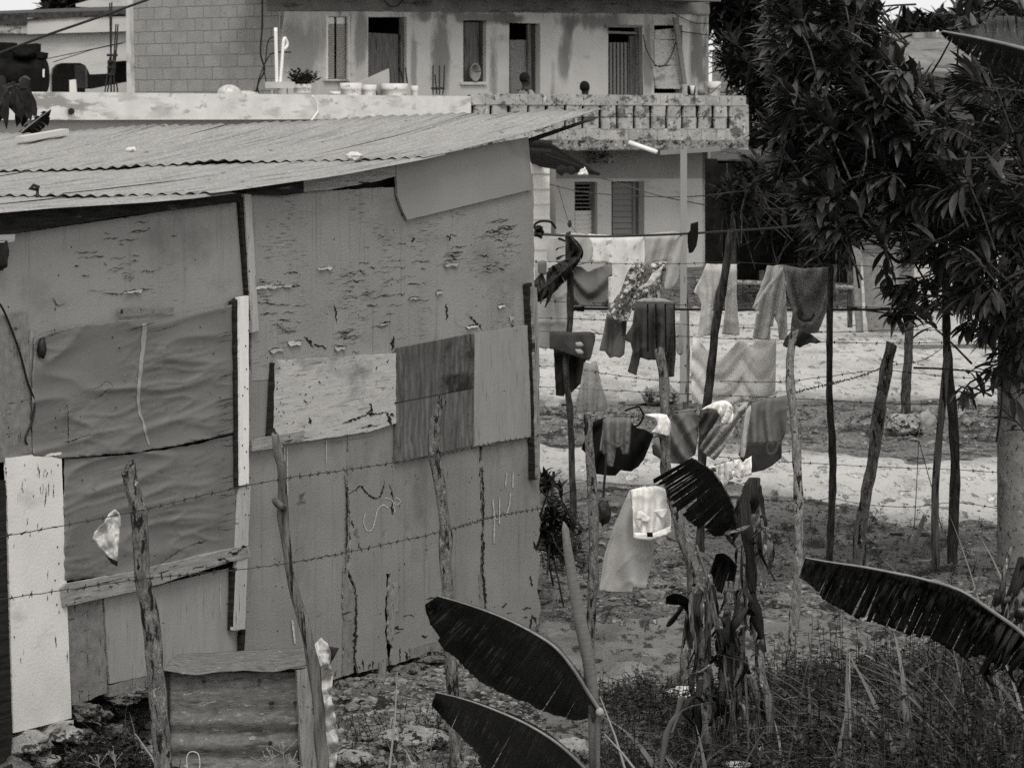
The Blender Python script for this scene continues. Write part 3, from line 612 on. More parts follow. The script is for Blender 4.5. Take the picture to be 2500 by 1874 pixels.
for tier, (sa, sb, lift) in enumerate(((s0 - 1.4, s1 + .18, 0), (s1 - .02, s2 + .18, .012), (s2 - .02, s3, .024))):
    t = -.12 - (.0 if tier != 2 else -.02)
    k = 0
    while t < t_ + .6:
        sheet(sa, sb, t, t + TW + .05, lift + .004 * (k % 2), tier * 13.7 + k * 2.3, tier); t += TW; k += 1
# things lying on the roof
def on_roof(u, v):
    d = ray(u, v); n = Vector((0, 0, 0)); lo, hi = 10.0, 40.0
    for _ in range(60):
        mid = (lo + hi) / 2; p = CAM + d * (mid / d.y); q = p - W0
        if p.z - (rz(q.dot(WD), -q.dot(WN)) + .03) > 0: lo = mid
        else: hi = mid
    return p
p = on_roof(865, 388); mb = MB(); mb.blob(p + Vector((0, 0, .012)), .042, .036, .022, .5, 2.2, 5, sub=3, flat=.7)
tag(mb.build('stone', M['rock_white'], smooth=True), 'pitted white stone lying near the front edge of the zinc roof', 'stone')
p = on_roof(320, 370); mb = MB(); mb.blob(p + Vector((0, 0, .008)), .034, .03, .018, .4, 2, 9, sub=2, flat=.6)
tag(mb.build('stone', M['rock_white'], smooth=True), 'small flat pale stone in the middle of the zinc roof', 'stone')
mb = MB(); a, b = on_roof(48, 352), on_roof(158, 333); y_ = Vector((0, 0, .014)); q = (b - a).normalized(); x_ = q.cross(Vector((0, 0, 1))).normalized()
mb.box((a + b) / 2 + Vector((0, 0, .03)), (b - a) / 2, x_ * .05, y_)
tag(mb.build('loose_board', M['plank_pale']), 'short thick white board laid flat on the zinc roof', 'board')
p = on_roof(90, 480); mb = MB(); mb.tube([p, p + Vector((.0, .02, .03)), p + Vector((-.03, 0, .035)), p + Vector((-.015, 0, .05)), p + Vector((.012, 0, .04))], .008, rough=.4)
tag(mb.build('bent_wire_scrap', M['black']), 'black twisted scrap sticking up from the lower zinc sheet', 'scrap')
p = on_roof(350, 318); mb = MB(); mb.prism([p, p + Vector((.1, .05, .0)), p + Vector((.12, .06, .03))], (0, .01, .004))
tag(mb.build('zinc_scrap', M['zinc_dark']), 'small torn metal scrap near the upper edge of the zinc roof', 'scrap')
M['rock_dim'] = mat('dirty limestone', .07, .26, 12, bump=1.0, bs=30, bdist=.05, spots=((.02, (14, 14, 14), .54, .62), (.42, (30, 30, 30), .64, .68)))
# foundation stones under the hut
FS = [(60, 1815, .085, .05), (130, 1790, .09, .045), (80, 1860, .10, .06), (185, 1795, .05, .03), (20, 1880, .09, .06), (205, 1735, .06, .04), (235, 1745, .05, .03), (330, 1690, .06, .022), (300, 1705, .06, .02), (270, 1790, .05, .04), (300, 1800, .04, .03),
      (835, 1680, .045, .03), (868, 1672, .05, .035), (905, 1664, .055, .035), (985, 1640, .07, .03), (1010, 1628, .06, .02), (1050, 1612, .07, .02), (975, 1655, .06, .03), (1000, 1680, .06, .03), (1040, 1650, .08, .04), (850, 1710, .05, .03), (1085, 1600, .05, .03), (1150, 1580, .06, .03), (1210, 1565, .06, .03), (1280, 1545, .06, .03), (1300, 1550, .05, .025)]
for i, (u, v, r, h) in enumerate(FS):
    p = wl(u, v, .03); mb = MB(); mb.blob(p, r * 1.2, r, h, .7, 1.6, i * 3.3, sub=3)
    tag(mb.build('foundation_stone', M['rock' if i in (0, 1, 2) else 'rock_dim'], smooth=i in (0, 1, 2)), 'rough limestone of the rubble footing under the plywood wall', 'stone', 'rubble footing stones under the hut')
mb = MB(); mb.tube([wl(935, 1615, .02), wl(933, 1650, .02), wl(930, 1690, .02)], [.02, .022, .034], rough=.2); mb.build('stilt', M['plank_grey'], hut)
# earth shadowed under the floor

# ---------------------------------------------------------------- far house
def holes_wall(name, rect, holes, off, m, parent, depth=.18, pf=None, uvf=huv, N=None):
    """flat wall between (u0,v0) and (u1,v1) with rectangular openings and their reveals; openings look into a dark box"""
    pf = pf or hp; N = N or HN
    us = sorted({rect[0], rect[2]} | {h[0] for h in holes} | {h[2] for h in holes}); vv = sorted({rect[1], rect[3]} | {h[1] for h in holes} | {h[3] for h in holes})
    mb = MB()
    for i in range(len(us) - 1):
        for j in range(len(vv) - 1):
            cu, cv = (us[i] + us[i + 1]) / 2, (vv[j] + vv[j + 1]) / 2
            if any(h[0] < cu < h[2] and h[1] < cv < h[3] for h in holes): continue
            q = [pf(us[i], vv[j], off), pf(us[i], vv[j + 1], off), pf(us[i + 1], vv[j + 1], off), pf(us[i + 1], vv[j], off)]
            mb.f.append(tuple(mb.vert(p, uvf(p)) for p in q))
    for h in holes:
        c = [pf(h[0], h[1], off), pf(h[2], h[1], off), pf(h[2], h[3], off), pf(h[0], h[3], off)]
        for i in range(4):
            a, b = c[i], c[(i + 1) % 4]
            mb.f.append(tuple(mb.vert(p, uvf(p)) for p in (a, b, b - N * depth, a - N * depth)))
    o = mb.build(name, m, parent)
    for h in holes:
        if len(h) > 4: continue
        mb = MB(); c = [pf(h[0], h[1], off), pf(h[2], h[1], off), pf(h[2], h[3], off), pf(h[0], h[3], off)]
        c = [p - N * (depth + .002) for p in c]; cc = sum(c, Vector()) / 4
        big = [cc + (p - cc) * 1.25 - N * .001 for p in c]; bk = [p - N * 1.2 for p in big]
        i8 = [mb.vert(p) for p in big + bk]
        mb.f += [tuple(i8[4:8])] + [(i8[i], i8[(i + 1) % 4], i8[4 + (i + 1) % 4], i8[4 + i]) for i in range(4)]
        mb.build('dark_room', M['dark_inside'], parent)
    return o
hc = hp(1420, 650, -2); hc.z = GZ
house = thing('concrete_house', 'two storey concrete house with a pierced block balcony and stained upper wall', 'house', hc)
hpn = lambda name, poly, off, thick, m, jag=0.0, label=None, par=None: panel(name, poly, off, thick, M[m], par or house, jag, hp, huv, HN, label, step=7)
FO = -1.5                                                   # facade stands back from the balcony front
ops = [(798, 41, 853, 194), (899, 42, 993, 330), (1131, 50, 1187, 201), (1243, 55, 1319, 330), (1485, 66, 1567, 330), (1597, 62, 1666, 228)]
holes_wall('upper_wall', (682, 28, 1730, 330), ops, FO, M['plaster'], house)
hpn('lintel_band', [(682, -60), (1732, -60), (1732, 36), (1560, 34), (1200, 30), (682, 26)], FO + .03, .3, 'plaster_top', 2)
hpn('eave_slab', [(670, -34), (1760, 4), (1760, -20), (670, -60)], FO + .8, 1.4, 'plaster_top')
hpn('balcony_shade_sheet', [(684, 240), (1729, 240), (1729, 329), (684, 329)], FO + .02, .012, 'door_dark')  # dark sheet added as painted shade inside the balcony, behind the parapet gaps
# side wall of bare blocks turning away from the corner
HS = hdir(-7750); HSN = Vector((-HS.y, HS.x, 0)); C0 = hp(684, 100, FO)
if HSN.y > 0: HSN = -HSN
def hs(u, v, off=0): return plane(u, v, C0, HSN, off)
g = NG('block side wall')
br = g.n.new('ShaderNodeTexBrick'); br.inputs['Scale'].default_value = 1; br.inputs['Brick Width'].default_value = .40; br.inputs['Row Height'].default_value = .20
br.inputs['Mortar Size'].default_value = .010; br.inputs['Mortar Smooth'].default_value = .5; br.inputs['Color1'].default_value = rgb(.25); br.inputs['Color2'].default_value = rgb(.285); br.inputs['Mortar'].default_value = rgb(.15)
dn = g.noise(g.mapping('UV', (1, 1, 1)), 6, 4); vm = g.n.new('ShaderNodeVectorMath'); vm.operation = 'ADD'
sc_ = g.math('MULTIPLY', g.math('SUBTRACT', dn, .5), .05); cb = g.n.new('ShaderNodeCombineXYZ'); g.lk(sc_, cb.inputs[0]); g.lk(sc_, cb.inputs[1])
g.lk(g.mapping('UV', (1, 1, 1)), vm.inputs[0]); g.lk(cb.outputs[0], vm.inputs[1]); g.lk(vm.outputs[0], br.inputs['Vector'])
c = g.mix(g.ramp(g.noise(g.mapping('UV', (1, 1, 1)), 2.2, 6), .45, .7), br.outputs[0], rgb(.21)); c = g.mix(g.math('MULTIPLY', g.ramp(g.noise(g.mapping('UV', (9, 22, 1)), 1, 4), .64, .7), .7), c, rgb(.07))
c = g.mix(g.math('MULTIPLY', g.ramp(g.noise(g.mapping('UV', (14, 14, 1)), 1, 4), .62, .7), .5), c, rgb(.36))
g.lk(c, g.b.inputs['Base Color']); g.b.inputs['Roughness'].default_value = .95
bp = g.n.new('ShaderNodeBump'); bp.inputs['Strength'].default_value = .6; bp.inputs['Distance'].default_value = .02
g.lk(g.math('SUBTRACT', g.noise(g.mapping('UV', (1, 1, 1)), 40, 4), br.outputs[1]), bp.inputs['Height']); g.lk(bp.outputs[0], g.b.inputs['Normal'])
M['block_wall'] = g.m
def hsuv(p): q = p - C0; return (q.dot(HS), q.z)
mb = MB(); pts = [hs(308, -60), hs(684, -60), hs(684, 330), hs(313, 330)]; mb.prism(pts, -HSN * .2, [hsuv(p) for p in pts]); mb.build('block_side_wall', M['block_wall'], house)
mb = MB(); pts = [hs(306, -60, .02), hs(322, -60, .02), hs(330, 330, .02), hs(311, 330, .02)]; mb.prism(resample(pts and [(306, -60), (322, -60), (330, 330), (311, 330)], 14, 3) and pts, -HSN * .1, [hsuv(p) for p in pts]); mb.build('corner_column', M['plaster'], house)
# balcony
def bblock(mb, u0, u1, v0, v1, off, th=.035):
    j = lambda: rnd.uniform(-.6, .6)
    pts = [hp(u0 + j(), v0 + j() * .8, off), hp(u0 + j(), v1 + j() * .8, off), hp(u1 + j(), v1 + j() * .8, off), hp(u1 + j(), v0 + j() * .8, off)]
    mb.prism([p + HN * rnd.uniform(-.012, .012) for p in pts], HN * -th)
mb = MB()
u = 1153
while u < 1818:
    w_ = rnd.choice((30, 34, 36, 37, 18, 38)); bblock(mb, u, min(u + w_ - 1.5, 1826), 229 + (u - 1150) * .008, 255.5 + (u - 1150) * .004, 0); u += w_
gaps = [1155, 1199, 1243, 1290, 1335, 1380, 1424, 1466, 1507, 1549, 1589, 1628, 1666, 1704, 1741, 1779]
for i, gx in enumerate(gaps):
    e = gaps[i + 1] if i + 1 < len(gaps) else 1828
    bblock(mb, gx + 4, e - 4.5, 257.5, 285.5, -.015); bblock(mb, gx + 4.5, e - 4.5, 287, 315, -.015)
u = 1153
while u < 1820:
    w_ = rnd.choice((34, 36, 35, 37)); bblock(mb, u, min(u + w_ - 1.5, 1827), 317, 342, 0); u += w_
bblock(mb, 1790, 1828, 257, 342, -.01)
bblock(mb, 1152, 1826, 254.5, 258.5, -.03, .08); bblock(mb, 1152, 1826, 284.5, 288, -.06, .03) if 0 else None
bblock(mb, 1152, 1826, 314, 318, -.03, .08)
mb.build('balcony_parapet', M['block_par'], house)
hpn('parapet_gap_shade', [(1152, 232), (1827, 238), (1827, 341), (1152, 341)], -.062, .10, 'dark_inside')  # near-black sheet added behind the blocks, painting the shade in their gaps
hpn('balcony_slab', [(1150, 342), (1828, 342), (1828, 362), (1700, 364), (1320, 366), (1150, 366)], .05, 1.6, 'slab_edge', 2.2)
mb = MB(); mb.prism([hp(1150, 364, -.2), hp(1828, 362, -.2), hp(1828, 366, -.2), hp(1150, 370, -.2)], HN * -1.4); mb.build('slab_soffit', M['board_white'], house)
# ground floor
LO = -.9
lo_ops = [(1403, 444, 1457, 572), (1493, 443, 1572, 700)]
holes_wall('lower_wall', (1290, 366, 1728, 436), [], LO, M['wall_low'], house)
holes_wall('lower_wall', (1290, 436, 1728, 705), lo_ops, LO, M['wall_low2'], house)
mb = MB(); pts = [hp(1728, 366, LO), hp(1728, 705, LO)]; pts += [pts[1] - HN * 6, pts[0] - HN * 6]; mb.prism(pts, HD * -.15); mb.build('end_wall', M['wall_low'], house)
mb = MB(); pts = [hp(1730, -60, FO), hp(1730, 366, FO)]; pts += [pts[1] - HN * 6, pts[0] - HN * 6]; mb.prism(pts, HD * -.15); mb.build('end_wall', M['plaster'], house)
hpn('beam_end', [(1487, 366), (1502, 366), (1502, 399), (1484, 399)], LO + .5, .5, 'slab_edge', 1)
# windows and doors
def hobj(name, poly, off, m, par=None, th=.04, jag=0.0): return hpn(name, poly, off, th, m, jag, None, par)
w1 = hobj('window', [(797, 39), (801, 39), (801, 196), (797, 196)], FO + .01, 'batten_white', th=.1)
for a, b in ((800, 816), (822, 842)):
    mb = MB(); v = 60
    mb.prism([hp(a, 42, FO - .06), hp(b, 42, FO - .06), hp(b, 59, FO - .06), hp(a, 59, FO - .06)], HN * -.02)
    while v < 192: mb.prism([hp(a, v, FO - .03), hp(b, v, FO - .03), hp(b, v + 4.2, FO - .08), hp(a, v + 4.2, FO - .08)], HN * -.012); v += 4.4
    mb.build('louvre', M['batten_white'], w1)
hobj('window_frame', [(850, 40), (854, 40), (854, 196), (850, 196)], FO + .02, 'board_white', w1); hobj('window_sill', [(794, 193), (858, 193), (858, 198), (794, 198)], FO + .06, 'plaster', w1, th=.1)
d1 = hobj('door', [(900, 80), (972, 84), (974, 330), (900, 330)], FO - .10, 'door_wood'); hobj('door_frame', [(978, 44), (985, 44), (986, 330), (980, 330)], FO - .05, 'door_wood', d1)
hobj('shutter', [(1134, 54), (1171, 54), (1171, 198), (1134, 198)], FO - .12, 'door_wood'); hobj('shutter', [(1173, 54), (1184, 54), (1184, 198), (1173, 198)], FO - .08, 'door_dark')
hobj('window_sill', [(1127, 200), (1190, 200), (1190, 207), (1127, 207)], FO + .05, 'plaster', th=.1)
hobj('door', [(1245, 98), (1288, 98), (1288, 330), (1247, 330)], FO - .10, 'plank_grey'); hobj('door', [(1289, 60), (1296, 60), (1299, 330), (1291, 330)], FO - .04, 'door_wood'); hobj('door', [(1298, 58), (1317, 58), (1318, 330), (1300, 330)], FO - .12, 'door_dark')
hobj('door_frame', [(1240, 52), (1322, 54), (1322, 58), (1240, 56)], FO + .02, 'plaster')
mb = MB()
for k in range(6):
    a = 1489 + k * 9; mb.prism([hp(a, 104, FO - .12), hp(a + 5.2, 104, FO - .12), hp(a + 6.0, 330, FO - .12), hp(a + 1, 330, FO - .12)], HN * -.02)
mb.build('door', M['plank_grey'], house)
hobj('door', [(1538, 88), (1550, 88), (1552, 330), (1539, 330)], FO - .09, 'door_wood'); hobj('door_frame', [(1480, 60), (1570, 62), (1570, 68), (1480, 67)], FO + .03, 'plank_grey'); hobj('door_frame', [(1485, 76), (1560, 79), (1560, 84), (1485, 82)], FO - .02, 'plank_grey'); hobj('door_frame', [(1560, 66), (1568, 66), (1572, 330), (1563, 330)], FO + .03, 'door_wood')
for pl in ([(1600, 74), (1645, 70), (1650, 96), (1600, 96)], [(1598, 97), (1652, 99), (1658, 158), (1599, 160)], [(1593, 162), (1660, 160), (1667, 208), (1660, 218), (1602, 216)]):
    hobj('window_board', pl, FO + .03, 'plank_pale', th=.03, jag=1.2)
hobj('prop_board', [(1645, 42), (1657, 46), (1677, 205), (1668, 206)], FO + .16, 'plank_grey', th=.04)
lv = hobj('window', [(1452, 444), (1458, 444), (1458, 574), (1452, 574)], LO + .02, 'door_mid', th=.1)
mb = MB()
v = 447
while v < 505: mb.prism([hp(1404, v, LO - .02), hp(1452, v, LO - .02), hp(1452, v + 3.4, LO - .10), hp(1404, v + 3.4, LO - .10)], HN * -.01); v += 9.6
while v < 572: mb.prism([hp(1404, v, LO - .05), hp(1452, v, LO - .05), hp(1452, v + 10.6, LO - .07), hp(1404, v + 10.6, LO - .07)], HN * -.02); v += 11.2
mb.build('louvre', M['board_white'], lv)
mb = MB(); v = 446
while v < 700: mb.prism([hp(1496, v, LO - .09), hp(1545, v, LO - .09), hp(1545, v + 13.4, LO - .075), hp(1496, v + 13.4, LO - .075)], HN * -.02); v += 14
d2 = mb.build('door', M['door_mid'], house); hobj('door_frame', [(1546, 444), (1558, 444), (1558, 700), (1546, 700)], LO - .05, 'door_mid', d2); hobj('door_frame', [(1560, 442), (1573, 442), (1573, 700), (1560, 700)], LO + .02, 'door_mid', d2)
# downpipe, hanging wires on the facade
mb = MB(); mb.tube([hp(x, y, FO + .06) for x, y in spline([(640, -40), (640, 60), (636, 130), (646, 170), (632, 200), (622, 235)], 5)], .014)
mb.build('electric_wire', M['cable'], house); mb = MB(); mb.tube([hp(x, y, FO + .08) for x, y in spline([(672, 90), (655, 100), (648, 150), (644, 165), (650, 200)], 5)], .009); mb.build('electric_wire', M['cable'], house); mb = MB(); mb.tube([hp(x, y, FO + .08) for x, y in spline([(710, 128), (676, 128), (655, 140), (630, 200), (632, 230)], 5)], .010); mb.build('electric_wire', M['cable'], house)
for pl in ([(1570, 85), (1580, 125), (1600, 158), (1622, 160), (1645, 120), (1656, 60)], [(1655, 40), (1650, 100), (1665, 180), (1672, 205)], [(930, -10), (950, 14), (970, 14), (990, -8)], [(1640, 30), (1690, 55), (1730, 57)], [(1640, 74), (1730, 86)]):
    mb = MB(); mb.tube([hp(x, y, FO + .08) for x, y in spline(pl, 5)], .009); mb.build('electric_wire', M['cable'], house)
# white terrace of the neighbour, in front of the block side wall
ter = thing('terrace_annex', 'flat roofed annex with a peeling white parapet in front of the bare block wall', 'building', (hp(600, 290).x, hp(600, 290).y, GZ))
mb = MB(); pts = [hp(-160, 222, .06), hp(1150, 235, .06), hp(1150, 291, .06), hp(-160, 293.5, .06)]; mb.prism(pts, HN * -.25, [huv(p) for p in pts]); mb.build('parapet', M['parapet_white'], ter)
holes_wall('wall', (-160, 291, 1149, 640), [], -.12, M['wall_shade'], ter)
mb = MB(); pts = [hp(1149, 291, -.12), hp(1149, 640, -.12)]; pts += [pts[1] - HN * 5, pts[0] - HN * 5]; mb.prism(pts, HD * -.15, [(p.y, p.z) for p in pts]); mb.build('side_wall', M['wall_shade'], ter)
mb = MB(); pts = [hp(-160, 291, .03), hp(1149, 291, .03)]; pts += [p - HN * 5 for p in reversed(pts)]; mb.prism(pts, (0, 0, .1)); mb.build('roof_slab', M['plaster_top'], ter)
mb = MB(); mb.tube([hp(174, 272, .05), hp(174, 272, .14)], .05); mb.build('drain_spout', M['black'], ter)
# clapboard lean-to with a tin awning at the hut's far corner
AY = 46.0
lean = thing('clapboard_shed', 'white clapboard shed with a sagging tin awning behind the hut corner', 'shed', at(1320, 690, AY))
mb = MB(); v = 388
while v < 700:
    u1 = 1342 if v < 520 else 1345
    a, b, c_, d_ = at(1270, v, AY), at(u1, v, AY), at(u1, v + 36, AY - .03), at(1270, v + 36, AY - .03); mb.prism([a, b, c_, d_], (0, .03, 0), [(p.x, p.z) for p in (a, b, c_, d_)]); v += 37
mb.build('clapboard', M['board_white'], lean)
mb = MB(); mb.prism([at(1343, 395, AY + .1), at(1357, 400, AY + .1), at(1357, 640, AY + .1), at(1343, 640, AY + .1)], (0, .1, 0)); mb.build('door_frame', M['door_mid'], lean)
mb = MB(); a, b, c_, d_ = at(1275, 345, 44), at(1350, 352, 44.2), at(1464, 424, 44.6), at(1300, 400, 46.2); mb.prism([a, b, c_, d_], (0, 0, -.03), [(0, 0), (1, 0), (1, 1), (0, 1)]); mb.build('awning', M['dark_wood'], lean)  # dark colour stands in for the shaded underside of the tin
mb = MB(); mb.tube([at(1335, 378, 43.8), at(1464, 424, 44.4)], .016); mb.tube([at(1275, 346, 43.9), at(1348, 352, 43.9)], .05); mb.tube([at(1275, 366, 43.9), at(1345, 372, 43.9)], .045); mb.build('awning_beam', M['dark_wood'], lean)
mb = MB(); mb.blob(at(1372, 415, 44.3), .09, .06, .07, .4, 2, 1); mb.blob(at(1395, 416, 44.3), .06, .06, .06, .4, 2, 4); mb.build('bundle', M['dark_wood'], lean)
mb = uvfix(polymesh([(1418, 412), (1428, 408), (1434, 420), (1437, 428), (1424, 426), (1410, 427)], 3, lambda u, v: at(u, v, 44.2 + .03 * nz(u * .3, v * .3))))
tag(mb.build('white_rag', M['c_white'], smooth=True, solid=.006), 'small white rag hanging from the tin awning', 'rag')
# things on the terrace and the balcony
def pipe(pl, r, off, name, m, label, cat, group=None):
    mb = MB(); mb.tube([hp(x, y, off) for x, y in spline(pl, 5)], r); return tag(mb.build(name, M[m], smooth=True), label, cat, group)
pipe([(673, 68), (675, 150), (677, 232)], .028, -.35, 'plastic_pipe', 'pvc', 'straight white pipe standing up against the block house corner', 'pipe')
pipe([(682, 232), (688, 160), (693, 97), (700, 101), (701, 112), (692, 122)], .024, -.30, 'plastic_pipe', 'pvc', 'white pipe with a hooked top leaning at the block house corner', 'pipe')
pipe([(762, 234), (772, 250), (776, 270), (768, 284), (756, 300)], .016, .12, 'plastic_hose', 'pvc', 'white curved hose hanging over the white parapet', 'hose')
def tub(u, v, wd, h, label, ring=1, off=-.25):
    k = px(54) ; c = hp(u, v, off); r = wd * k / 2; H = h * k; mb = MB(); P = []
    for r_, z in ((r * .86, 0), (r * .9, H * .5), (r * .96, H * .52), (r * .96, H * .62), (r, H), (r * .93, H), (r * .85, H * .3)): P.append([c + Vector((r_ * math.cos(a * math.pi / 10), r_ * math.sin(a * math.pi / 10), z)) for a in range(21)])
    mb.quadgrid(P); mb.quadgrid([[c + Vector((r * .92 * k2 * math.cos(a * math.pi / 10), r * .92 * k2 * math.sin(a * math.pi / 10), H * .8)) for a in range(21)] for k2 in (0, 1)])
    return tag(mb.build('planter_tub', M['bucket'], smooth=True), label, 'tub', 'white tubs along the terrace parapet')
tub(738, 227, 46, 20, 'white tub holding a bare twiggy plant')
tub(857, 236, 52, 32, 'wide stained white tub just right of the twiggy plant')
tub(900, 234, 38, 26, 'narrow white tub between two wide white tubs')
tub(963, 236, 66, 31, 'widest white tub in front of the first open door')
tub(1012, 236, 18, 26, 'smallest white tub at the end of the row', )
tub(818, 236, 26, 12, 'low cracked white tub')
o = tub(1743, 234, 37, 38, 'white bucket with a wire handle on the block balcony', off=-.5); o['category'] = 'bucket'; o.name = 'bucket'; PLOC[o.name] = Vector(o.location)
mb = MB(); mb.tube([hp(x, y, -.28) for x, y in spline([(1727, 222), (1735, 228), (1748, 216), (1760, 206)], 4)], .008); mb.build('handle', M['iron'], o)
for i, (u, v, wd, h, lb) in enumerate(((1688, 234, 22, 26, 'dark pot beside the white jug on the balcony'), (1712, 234, 20, 16, 'low grey pan next to the white bucket'))):
    k = px(55); c = hp(u, v, -.4); mb = MB(); r = wd * k / 2
    mb.quadgrid([[c + Vector((r * a * math.cos(q * math.pi / 8), r * a * math.sin(q * math.pi / 8), z * h * k)) for q in range(17)] for a, z in ((.01, 0), (.8, 0), (1, .5), (.95, 1), (.9, .95), (.6, .1))]); tag(mb.build('cooking_pot', M['black' if i == 0 else 'plaster_top'], smooth=True), lb, 'pot')
mb = MB(); c = hp(1690, 232, -.2); k = px(55); mb.quadgrid([[c + Vector((a * k * math.cos(q * math.pi / 6), a * k * math.sin(q * math.pi / 6), z * k)) for q in range(13)] for a, z in ((.1, 0), (4, 0), (4.5, 12), (7, 24), (6, 24))]); tag(mb.build('jug', M['bucket'], smooth=True), 'small white jug between the dark pot and the board', 'jug')
mb = MB(); mb.blob(hp(560, 230, -.3), .19, .16, .15, .05, 1, 2, sub=3); mb.blob(hp(600, 232, -.25), .2, .14, .07, .25, 2, 5, sub=3)
tag(mb.build('plastic_sack', M['bag'], smooth=True), 'pale bulging plastic sack lying behind the white parapet', 'sack')
mb = MB(); mb.box(hp(683, 208, -.3), HD * .18, HN * .14, Vector((0, 0, .05))); 
for a in (-.16, .16): mb.tube([hp(683, 212, -.3) + HD * a, hp(683, 240, -.3) + HD * a], .012)
tag(mb.build('low_bench', M['plank_pale']), 'low weathered bench beside the white pipes', 'bench')
mb = MB(); pts = [hp(866, 206, -.5), hp(950, 168, -.5), hp(953, 240, -.5), hp(930, 240, -.5), hp(915, 212, -.5)]; mb.prism(pts, HN * -.03)
tag(mb.build('tilted_sheet', M['wall_shade']), 'grey triangular sheet leaning in front of the first open door', 'sheet')
def rebars(name, label, spec, off, tie):
    mb = MB()
    for a, b, c_, d_ in spec: mb.tube([hp(a, b, off), hp((a + c_) / 2 + rnd.uniform(-1, 1), (b + d_) / 2, off + rnd.uniform(-.05, .05)), hp(c_, d_, off)], .011, 6)
    for u0, u1, v in tie: mb.tube([hp(u0, v, off + .02), hp(u1, v, off + .02)], .02, 6)
    return tag(mb.build(name, M['iron']), label, 'rebar', 'rusty bars sticking out of the concrete')
rebars('steel_rebar', 'four short rusty bars tied together on the white parapet', [(1057, 160, 1057, 232), (1062, 182, 1067, 232), (1073, 160, 1073, 232), (1085, 160, 1081, 232)], -.1, [(1054, 1084, 216)])
rebars('steel_rebar', 'tall tangled bundle of rusty bars rising over the parapet beside the arch', [(268, 8, 272, 225), (273, 6, 271, 225), (283, 60, 275, 180), (288, 60, 280, 180), (286, 110, 262, 225), (268, 140, 256, 225), (276, 140, 279, 225), (284, 200, 287, 225)], -.6, [(264, 276, 150), (262, 286, 135), (263, 280, 165), (262, 276, 182)])
rebars('steel_rebar', 'thin bent bars by the leaning sheet at the first open door', [(974, 160, 985, 205), (985, 60, 984, 205), (990, 165, 995, 205), (951, 168, 952, 205)], -.6, [])
mb = MB(); rr_ = random.Random(3)
for k in range(70):
    a = rr_.uniform(.5, 2.6); l = rr_.uniform(.15, .5); p = hp(738, 208, -.25) + Vector((rr_.uniform(-.1, .1), rr_.uniform(-.1, .1), 0)); q = p + Vector((math.cos(a) * l * .8, rr_.uniform(-.2, .2), math.sin(a) * l * .6)); mb.tube([p, (p + q) / 2 + Vector((0, 0, .03)), q], .004, 4)
    for j in range(5): mb.blob(p.lerp(q, rr_.uniform(.3, 1)), .02, .02, .012, .3, 2, j, sub=1)
tag(mb.build('potted_plant', M['leaf_dark']), 'bare twiggy dark plant growing from a white tub', 'plant')
mb = MB(); c = hp(1156, 177, FO + .02)
P = [[c + HD * (.13 * a * math.cos(q * math.pi / 12)) + Vector((0, 0, .155 * a * math.sin(q * math.pi / 12))) + HN * z for q in range(25)] for a, z in ((0, -.03), (.8, -.03), (.86, .04), (1, .05))]
mb.quadgrid(P); tag(mb.build('basin', M['zinc'], smooth=True, solid=.01), 'oval metal basin leaning in the narrow shuttered window', 'basin')
# cables across the yard top
mb = MB(); mb.tube([at(-60, 152, 30), at(120, 84, 30.3), at(260, 36, 30.6), at(470, -40, 31)], .012); tag(mb.build('overhead_cable', M['cable']), 'dark cable slanting across the cream neighbour house', 'cable')
for pl, lb in ((([(95, 148), (200, 126), (306, 103)]), 'thin wire against the cream wall, the upper one'), ([(130, 152), (230, 120), (300, 106)], 'thin wire against the cream wall, sagging below the other')):
    mb = MB(); mb.tube([at(x, y, 58) for x, y in pl], .008, 5); tag(mb.build('thin_wire', M['cable']), lb, 'wire')
